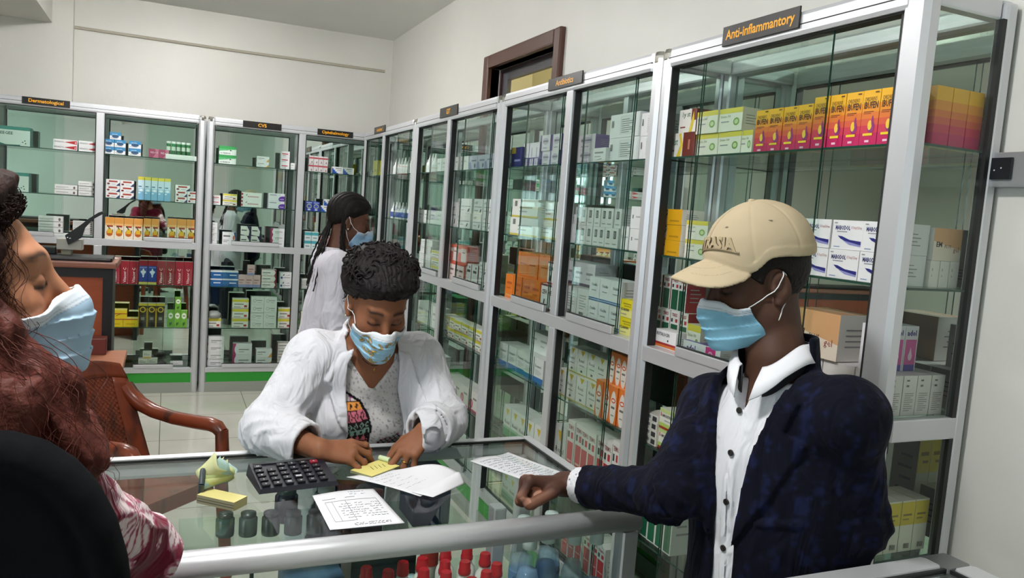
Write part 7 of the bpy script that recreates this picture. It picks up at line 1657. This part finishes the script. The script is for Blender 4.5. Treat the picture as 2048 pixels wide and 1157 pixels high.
    V2, Q2 = tubes_np(cur, 6); al = np.concatenate([V, V2]); np_mesh('hair', [(V, Q), (V2, Q2)], [HAIR], root, np.tile(LC('#15110f'), (len(al), 1))*(1+.35*vnoise(al, 130, 4)[:, None]), label='long black braids tied back')
    mk = H.mask(root, blue='#94b8d8', inner='#b7cbe0', res=.003, cut=(.042, .022)); H.loops(mk)
    mb = MB(); mb.lathe([(0, .004), (.004, .002), (.004, -.002), (0, -.004)][::-1], tuple(H.w(.083, -.006, -.036)), mat('#e9e6df', .1, .6), 10); part(mb, 'earring', root, label='small pearl stud')
    V, Q = sdf_mesh(lambda P_: smax(smin(leg_sdf(P_, hips, knees, feet, (.095, .07, .058)), tors(P_)-.01, .03), P_[:, 2]-.88, .01), A(.5, 3.4, .03), A(.95, 3.95, .92), .011); np_mesh('trousers', [(V, Q)], [FELT], root, np.tile(LC('#22242c'), (len(V), 1)), label='dark trousers'); shoes(root, feet, (1, 0), '#1a1a1c')
    def core(P_):
        q = (P_-c)@T_; d = tors(P_)-.020; d = smin(d, cap(P_, c-T_@A(0, 0, .1), A(.70, 3.675, .60), .125, .165), .06)
        for a, b_, e, s in ((shR, elR, wrR, 1), (shL, elL, wrL, 3)):
            arm = smin(cap(P_, a, b_, .070, .062), cap(P_, b_, e, .062, .050), .03)-fold(P_, a, b_, .006, 11, s)-fold(P_, e, b_, .005, 13, s+1, 3); d = smin(d, arm, .03)
        return d-.005*vnoise(P_, 8, 6)-.0026*vnoise(P_, 20, 2)-drape(P_, 30, .004, 4)*sst(1.25, 1.1, P_[:, 2])
    axR = (wrR-elR)/np.linalg.norm(wrR-elR); axL = (wrL-elL)/np.linalg.norm(wrL-elL)
    def coat(P_):
        q = (P_-c)@T_; d0 = core(P_); d = np.abs(d0+.007)-.0074; d = smax(d, -smax(poly2(q[:, 0], q[:, 2], [(-.03, .3), (.03, .3), (.008, .02), (.015, -.8), (-.015, -.8), (-.008, .02)]), -q[:, 1], .004), .003)
        d = smax(d, .48-P_[:, 2], .004); d = smax(d, -cap(P_, neckb-T_@A(0, 0, .06), neckb+T_@A(0, .02, .13), .060, .07), .004)
        for wr, ax in ((wrR, axR), (wrL, axL)): d = np.where(np.linalg.norm(P_-wr, axis=1) < .12, smax(d, (P_-(wr-ax*.03))@ax, .003), d)
        h = (P_-neckb)@T_[:, 2]; colr = np.abs(cap(P_, neckb-T_@A(0, 0, .03), neckb+T_@A(0, -.005, .035), .082, .072))-.0068; colr = smax(smax(colr, np.abs(h-.004)-.026, .003), q[:, 1]-.03, .004); return smin(d, colr, .005)
    V, Q = sdf_mesh(coat, A(.48, 3.33, .46), A(1.02, 4.02, 1.45), .0065, 2.4); V = relax(V, Q, 1, .35); np_mesh('lab_coat', [(V, Q)], [CLOTH], root, np.tile(LC('#cbc8d2'), (len(V), 1)), label='white coat')
assistant()
# ================================================================ person: seated woman in front, and her chair
def seated():
    root = empty('person', (-.24, 1.10, 0), 'seated person with auburn hair, pale mask and crimson floral dress, head in profile', 'person')
    H = Head((-.2178, 1.11, 1.4811), 84, 8.9, 0, 1.0)
    shR, shL = A(-.125, 1.055, 1.245), A(-.415, 1.05, 1.25); T_ = ortho(shR-shL); neckb = A(-.255, 1.05, 1.315); c = neckb-T_@A(0, 0, .20)
    elR, wrR = A(-.022, 1.30, 1.055), A(-.20, 1.40, 1.12); elL, wrL = A(-.48, 1.20, 1.06), A(-.34, 1.38, 1.08)
    sz = .80
    hR = Hand(wrR, (-.9, .2, .1), (.1, .3, .9), 1, curls=dict(i=(20, 25, 15), m=(25, 28, 15), r=(28, 30, 18), p=(30, 30, 18))); hL = Hand(wrL, (.85, .2, .1), (-.1, .3, .9), -1, curls=dict(i=(20, 25, 15), m=(25, 28, 15), r=(28, 30, 18), p=(30, 30, 18)))
    hips = [A(-.245+s*.09, 1.05, sz+.10) for s in (-1, 1)]; knees = [A(-.245+s*.10, 1.40, sz+.06) for s in (-1, 1)]; feet = [A(-.245+s*.09, 1.36, .42) for s in (-1, 1)]
    def tors(P_):
        q = (P_-c)@T_; d = ell(q, (0, 0, 0), (.155, .105, .2)); d = smin(d, sph(np.stack([np.abs(q[:, 0]), q[:, 1], q[:, 2]], 1), (.07, .075, -.02), .065), .04)
        d = smin(d, cap(P_, shR, shL, .054), .05); return smin(smin(d, ell(q, (0, 0, -.2), (.145, .11, .17)), .06), ell(P_, (-.245, 1.05, sz+.10), (.185, .14, .12)), .07)
    def neck(P_): return smin(cap(P_, H.w(0, -.025, -.03), neckb, .050, .055), cap(P_, neckb, c+T_@A(0, 0, .1), .058, .09), .03)
    base = '#b07a5c'
    V, Q = sdf_mesh(lambda P_: smin(H.sdf(P_), neck(P_), .018), H.c-A(.16, .16, .2), H.c+A(.16, .16, .15), .0026); ch = H.color(V, base, '#8a4a42', '#2a1d16')
    def bodyf(P_):
        d = smin(tors(P_), neck(P_), .03)
        for a, b_, e in ((shR, elR, wrR), (shL, elL, wrL)): d = smin(d, chain(P_, [a, b_, e], [.047, .039, .027], .015), .02)
        return smin(d, leg_sdf(P_, hips, knees, feet, (.088, .062, .042)), .03)
    V2, Q2 = sdf_mesh(bodyf, A(-.65, .85, .3), A(.15, 1.65, 1.33), .011); ps = [(V, Q), (V2, Q2)]; cs = [ch, skin_col(V2, base)]
    for h, w, e in ((hR, wrR, elR), (hL, wrL, elL)):
        v, f = sdf_mesh(lambda P_: smin(h.sdf(P_), cap(P_, e*.5+w*.5, w, .034, .026), .016), w-A(.22, .14, .12), w+A(.22, .14, .12), .0035); ps.append((v, f)); cs.append(skin_col(v, base))
    np_mesh('body', ps, [SKIN], root, np.concatenate(cs))
    # long wavy hair
    crownp = [H.w(-.0, -.02, .07), H.w(.0, -.07, .05)]
    side = [H.w(.055, .0, .07), H.w(.078, -.012, .01), H.w(.088, -.0, -.06), A(-.175, 1.005, 1.355), A(-.165, .985, 1.25), A(-.175, .99, 1.15)]
    front = [H.w(.080, .012, -.04), A(-.125, 1.03, 1.375), A(-.105, 1.015, 1.30), A(-.12, 1.0, 1.20)]
    temple = [H.w(.050, .040, .098), H.w(.068, .038, .060), H.w(.080, .030, .015), H.w(.086, .034, -.035), H.w(.086, .022, -.075), A(-.135, 1.02, 1.36)]
    back = [H.w(.02, -.08, .06), H.w(.03, -.11, -.02), A(-.30, .99, 1.36), A(-.29, .97, 1.2), A(-.29, .98, 1.1)]
    far = [H.w(-.06, -.0, .06), H.w(-.08, -.03, -.02), A(-.30, 1.17, 1.34), A(-.31, 1.17, 1.2)]
    def hairf(P_):
        q = H.loc(P_); pl = .080+.95*(q[:, 1]-.062)-q[:, 2]+.006*vnoise(q, 40, 2); tp = sst(-.004, .045, -pl); d = H.skull(q)-.001-tp*(.024+.008*sst(.0, .1, q[:, 2])+.006*vnoise(q, 60, 4)); d = smax(d, pl, .004)
        d = smin(d, chain(P_, side, [.030, .034, .046, .060, .060, .04], .02), .025); d = smin(d, chain(P_, front, [.016, .036, .045, .03], .02), .02)
        d = smin(d, chain(P_, temple, [.008, .012, .015, .018, .024, .034], .012), .012); d = smin(d, chain(P_, back, [.05, .065, .075, .075, .05], .02), .03); d = smin(d, chain(P_, far, [.03, .036, .05, .04], .02), .03)
        q2 = P_*np.array([1.0, 1.0, .32], np.float32); d = d-.0055*vnoise(q2, 60, 3)-.0030*vnoise(q2, 150, 6)-.004*np.sin(P_[:, 2]*70+6*vnoise(P_, 14, 1)+P_[:, 0]*60)
        return smax(d, -ell(q, (.03, .082, -.03), (.046, .055, .10)), .012)
    V, Q = sdf_mesh(hairf, A(-.46, .85, 1.06), A(-.02, 1.32, 1.66), .0036); rg = np.random.default_rng(12); cur = []
    for k in range(520):
        src = [side, side, back, front, temple, temple][rg.integers(6)]; off = rg.normal(size=3)*.022; ph = rg.uniform(0, 6); am = rg.uniform(.004, .010); cl = np.array(src); rad = rg.uniform(.0003, .0006)
        off = off+np.array([.0, -.03, 0]) if src is side or src is front else off*.5+np.array([0, .02, 0]) if src is temple else off*1.4+np.array([-.0, -.03, 0]); P_ = []
        n = 30; seg = len(cl)-1; end = rg.uniform(.6, 1.02)
        for t in np.linspace(.0, end, n):
            x_ = t*seg; i = min(int(x_), seg-1); f_ = x_-i; p = cl[i]*(1-f_)+cl[i+1]*f_; g = sst(0, .3, np.array([t]))[0]
            P_.append(p+off*(.6+.5*g)+am*g*np.array([math.sin(t*26+ph), math.cos(t*23+ph), .3*math.sin(t*30)]))
        cur.append((P_, np.linspace(rad, rad*.5, n)))
    for k in range(260):   # curls over the crown
        a, b_ = rg.uniform(-1.5, 1.7), rg.uniform(.25, 1.35); p0 = np.array([.095*math.cos(b_)*math.cos(a), -.018+.112*math.cos(b_)*math.sin(a), .036+.112*math.sin(b_)])
        if .080+.95*(p0[1]-.062)-p0[2] > -.030: continue
        R0, ph, P_ = rg.uniform(.003, .007), rg.uniform(0, 6), []; t1 = rg.normal(size=3); t1 /= np.linalg.norm(t1)
        for t in np.linspace(0, 1, 14): P_.append(H.w(*(p0+t1*.03*(t-.5)+R0*np.array([math.sin(t*11+ph), math.cos(t*9+ph), math.cos(t*11+ph)]))))
        cur.append((P_, np.linspace(.0009, .0004, 14)))
    for k in range(220):   # wispy hairline
        a = rg.uniform(-.2, 1.45); y0 = .074*math.cos(a)-.006; p0 = np.array([.071*math.sin(a), y0, .080+.95*(y0-.062)+rg.uniform(-.004, .008)]); P_ = []; out = np.array([math.sin(a), math.cos(a), .3]); tg = np.array([.3*rg.normal(), -.8, .7]); L = rg.uniform(.015, .04)
        for t in np.linspace(0, 1, 12): P_.append(H.w(*(p0+out*(.002+.016*math.sin(t*2.4))+tg*L*t+.004*np.array([math.sin(t*12+k), math.cos(t*10+k), math.cos(t*11+k)])*t)))
        cur.append((P_, np.linspace(.0007, .0003, 12)))
    V2, Q2 = tubes_np(cur, 4); al = np.concatenate([V, V2]); q2 = al*np.array([1, 1, .3], np.float32); n = vnoise(q2, 70, 3)*.6+vnoise(q2, 200, 5)*.4
    t = sst(1.58, 1.40, al[:, 2]); cc = mix(np.tile(LC('#2a1a16'), (len(al), 1)), np.tile(LC('#572a22'), (len(al), 1)), t)*(1+.4*n[:, None]); np_mesh('hair', [(V, Q), (V2, Q2)], [HAIR], root, cc, label='long wavy auburn hair')
    mk = H.mask(root, blue='#a9c6de', inner='#dbe4ee', res=.0020); H.loops(mk)
    # dress
    def dress(P_):
        d = tors(P_)-.010; d = smin(d, leg_sdf(P_, hips, knees, [f*.5+k*.5 for f, k in zip(feet, knees)], (.12, .10, .11)), .06)
        for a, b_, e, s in ((shR, elR, wrR, 1), (shL, elL, wrL, 2)):
            arm = smin(cap(P_, a, b_, .052, .054), cap(P_, b_, e*.6+b_*.4, .054, .046), .02)-fold(P_, a, b_, .005, 10, s)-fold(P_, e, b_, .004, 12, s); d = smin(d, arm, .025)
        d = np.abs(d+.005)-.0056-.002*vnoise(P_, 12, 3); d = smax(d, -cap(P_, neckb-T_@A(0, 0, .02), neckb+T_@A(0, .05, .12), .075, .09), .004); return smax(d, -(P_[:, 2]-.60), .004)
    V, Q = sdf_mesh(dress, A(-.66, .85, .58), A(.16, 1.66, 1.38), .0044, 2.4); V = relax(V, Q, 1, .4); cc = np.tile(LC('#6e0f2b'), (len(V), 1))*(1+.05*vnoise(V, 60, 1)[:, None])
    fl = [((-.035, 1.185, 1.17), .075, .3), ((.055, 1.29, 1.10), .055, 1.4), ((-.03, 1.10, 1.06), .06, 2.0), ((.03, 1.33, 1.02), .05, .9), ((-.10, 1.2, 1.0), .06, 0), ((-.12, 1.03, 1.24), .05, 1.0)]+[((rg.uniform(-.6, .1), rg.uniform(.9, 1.6), rg.uniform(.65, 1.25)), rg.uniform(.04, .07), rg.uniform(0, 6)) for _ in range(9)]
    n = vnoise(V, 90, 7)
    for (p, R_, a0) in fl:
        dv = V-np.array(p, np.float32); nn = dv/(np.linalg.norm(dv, axis=1)[:, None]+1e-6); u = dv[:, 0]*.8+dv[:, 1]*.6; w = dv[:, 2]; r = np.sqrt(u*u+w*w); th = np.arctan2(w, u)+a0; dep = np.abs(-dv[:, 0]*.6+dv[:, 1]*.8)
        pet = R_*(.45+.55*np.abs(np.cos(2.5*th))**.7); m = (r < pet*(1+.1*n)) & (dep < .09); cc[m] = LC('#e3cfd2'); vein = m & (np.abs(np.mod(th*2.5/math.pi*3, 1)-.5) < .10+.25*(1-r/R_)*(r < R_*.45)); cc[vein] = LC('#9a3a58')
        cc[(np.abs(r-pet) < .0022) & (dep < .09) & (r < R_*1.1)] = LC('#b0607a')
    np_mesh('dress', [(V, Q)], [CLOTH], root, cc, label='crimson dress with white flowers')
    # chair
    r2 = empty('high_chair', (-.16, .99, 0), 'black padded high-backed swivel chair seen from behind', 'chair')
    cb = A(-.165, .868, 1.175); th_ = math.radians(-8); Rm = np.array([[math.cos(th_), -math.sin(th_), 0], [math.sin(th_), math.cos(th_), 0], [0, 0, 1]], np.float32)
    def backf(P_):
        q = (P_-cb)@Rm; z = q[:, 2]; x = q[:, 0]; hw = .155-.0*z
        y = q[:, 1]+.9*x*x-.12*z*z
        e = poly2(x, z, [(.158, -.30), (.156, -.10), (.150, .02), (.142, .075), (.130, .115), (.112, .148), (.090, .172), (.062, .190), (.03, .199), (-.03, .199), (-.062, .190), (-.090, .172), (-.112, .148), (-.130, .115), (-.142, .075), (-.150, .02), (-.156, -.10), (-.158, -.30)])
        d = smax(e, np.abs(y)-.030+.0*e, .024); pad = .006*np.exp(-((e+.030)/.006)**2); return d+pad*(y < 0)*.8
    V, Q = sdf_mesh(backf, cb-A(.22, .14, .34), cb+A(.22, .14, .24), .0045); np_mesh('backrest', [(V, Q)], [VELVET], r2, np.tile(LC('#0c0d10'), (len(V), 1))*(1+.15*vnoise(V, 200, 1)[:, None]))
    V, Q = sdf_mesh(lambda P_: rbox(P_, (-.2, 1.12, sz-.105), (.23, .23, .045), .04), A(-.48, .84, sz-.18), A(.08, 1.40, sz-.02), .008); np_mesh('seat', [(V, Q)], [VELVET], r2, np.tile(LC('#101114'), (len(V), 1)))
    mb = MB(); mb.box((-.20, .865, sz-.15), (-.13, .89, 1.05), M_GASK); mb.box((-.2, .87, sz-.172), (-.13, 1.1, sz-.150), M_GASK); part(mb, 'back_bracket', r2)
    mb = MB(); mb.lathe([(.028, .08), (.028, .5), (.022, .5), (.022, sz-.14)], (-.2, 1.10, 0), mat('#8f9294', .25, .9), 16); part(mb, 'gas_column', r2)
    mb = MB(); mb.tube([(-.2+.2*math.cos(a), 1.10+.2*math.sin(a), .38) for a in np.linspace(0, 2*math.pi, 28)], .012, mat('#8f9294', .25, .9), 8); [mb.tube([(-.2, 1.1, .38), (-.2+.2*math.cos(a), 1.1+.2*math.sin(a), .38)], .008, mat('#8f9294', .25, .9), 6) for a in (0, 2.09, 4.19)]; part(mb, 'foot_ring', r2)
    for k in range(5):
        a = k*2*math.pi/5+.3; mb = MB(); mb.tube([(-.2, 1.1, .10), (-.2+.27*math.cos(a), 1.1+.27*math.sin(a), .065)], [.026, .018], M_GASK, 8); mb.lathe([(.026, -.012), (.028, 0), (.026, .012)], (-.2+.27*math.cos(a), 1.1+.27*math.sin(a), .030), M_GASK, 14, M=Matrix.Rotation(math.pi/2, 4, 'X')); part(mb, 'leg', r2)
seated()
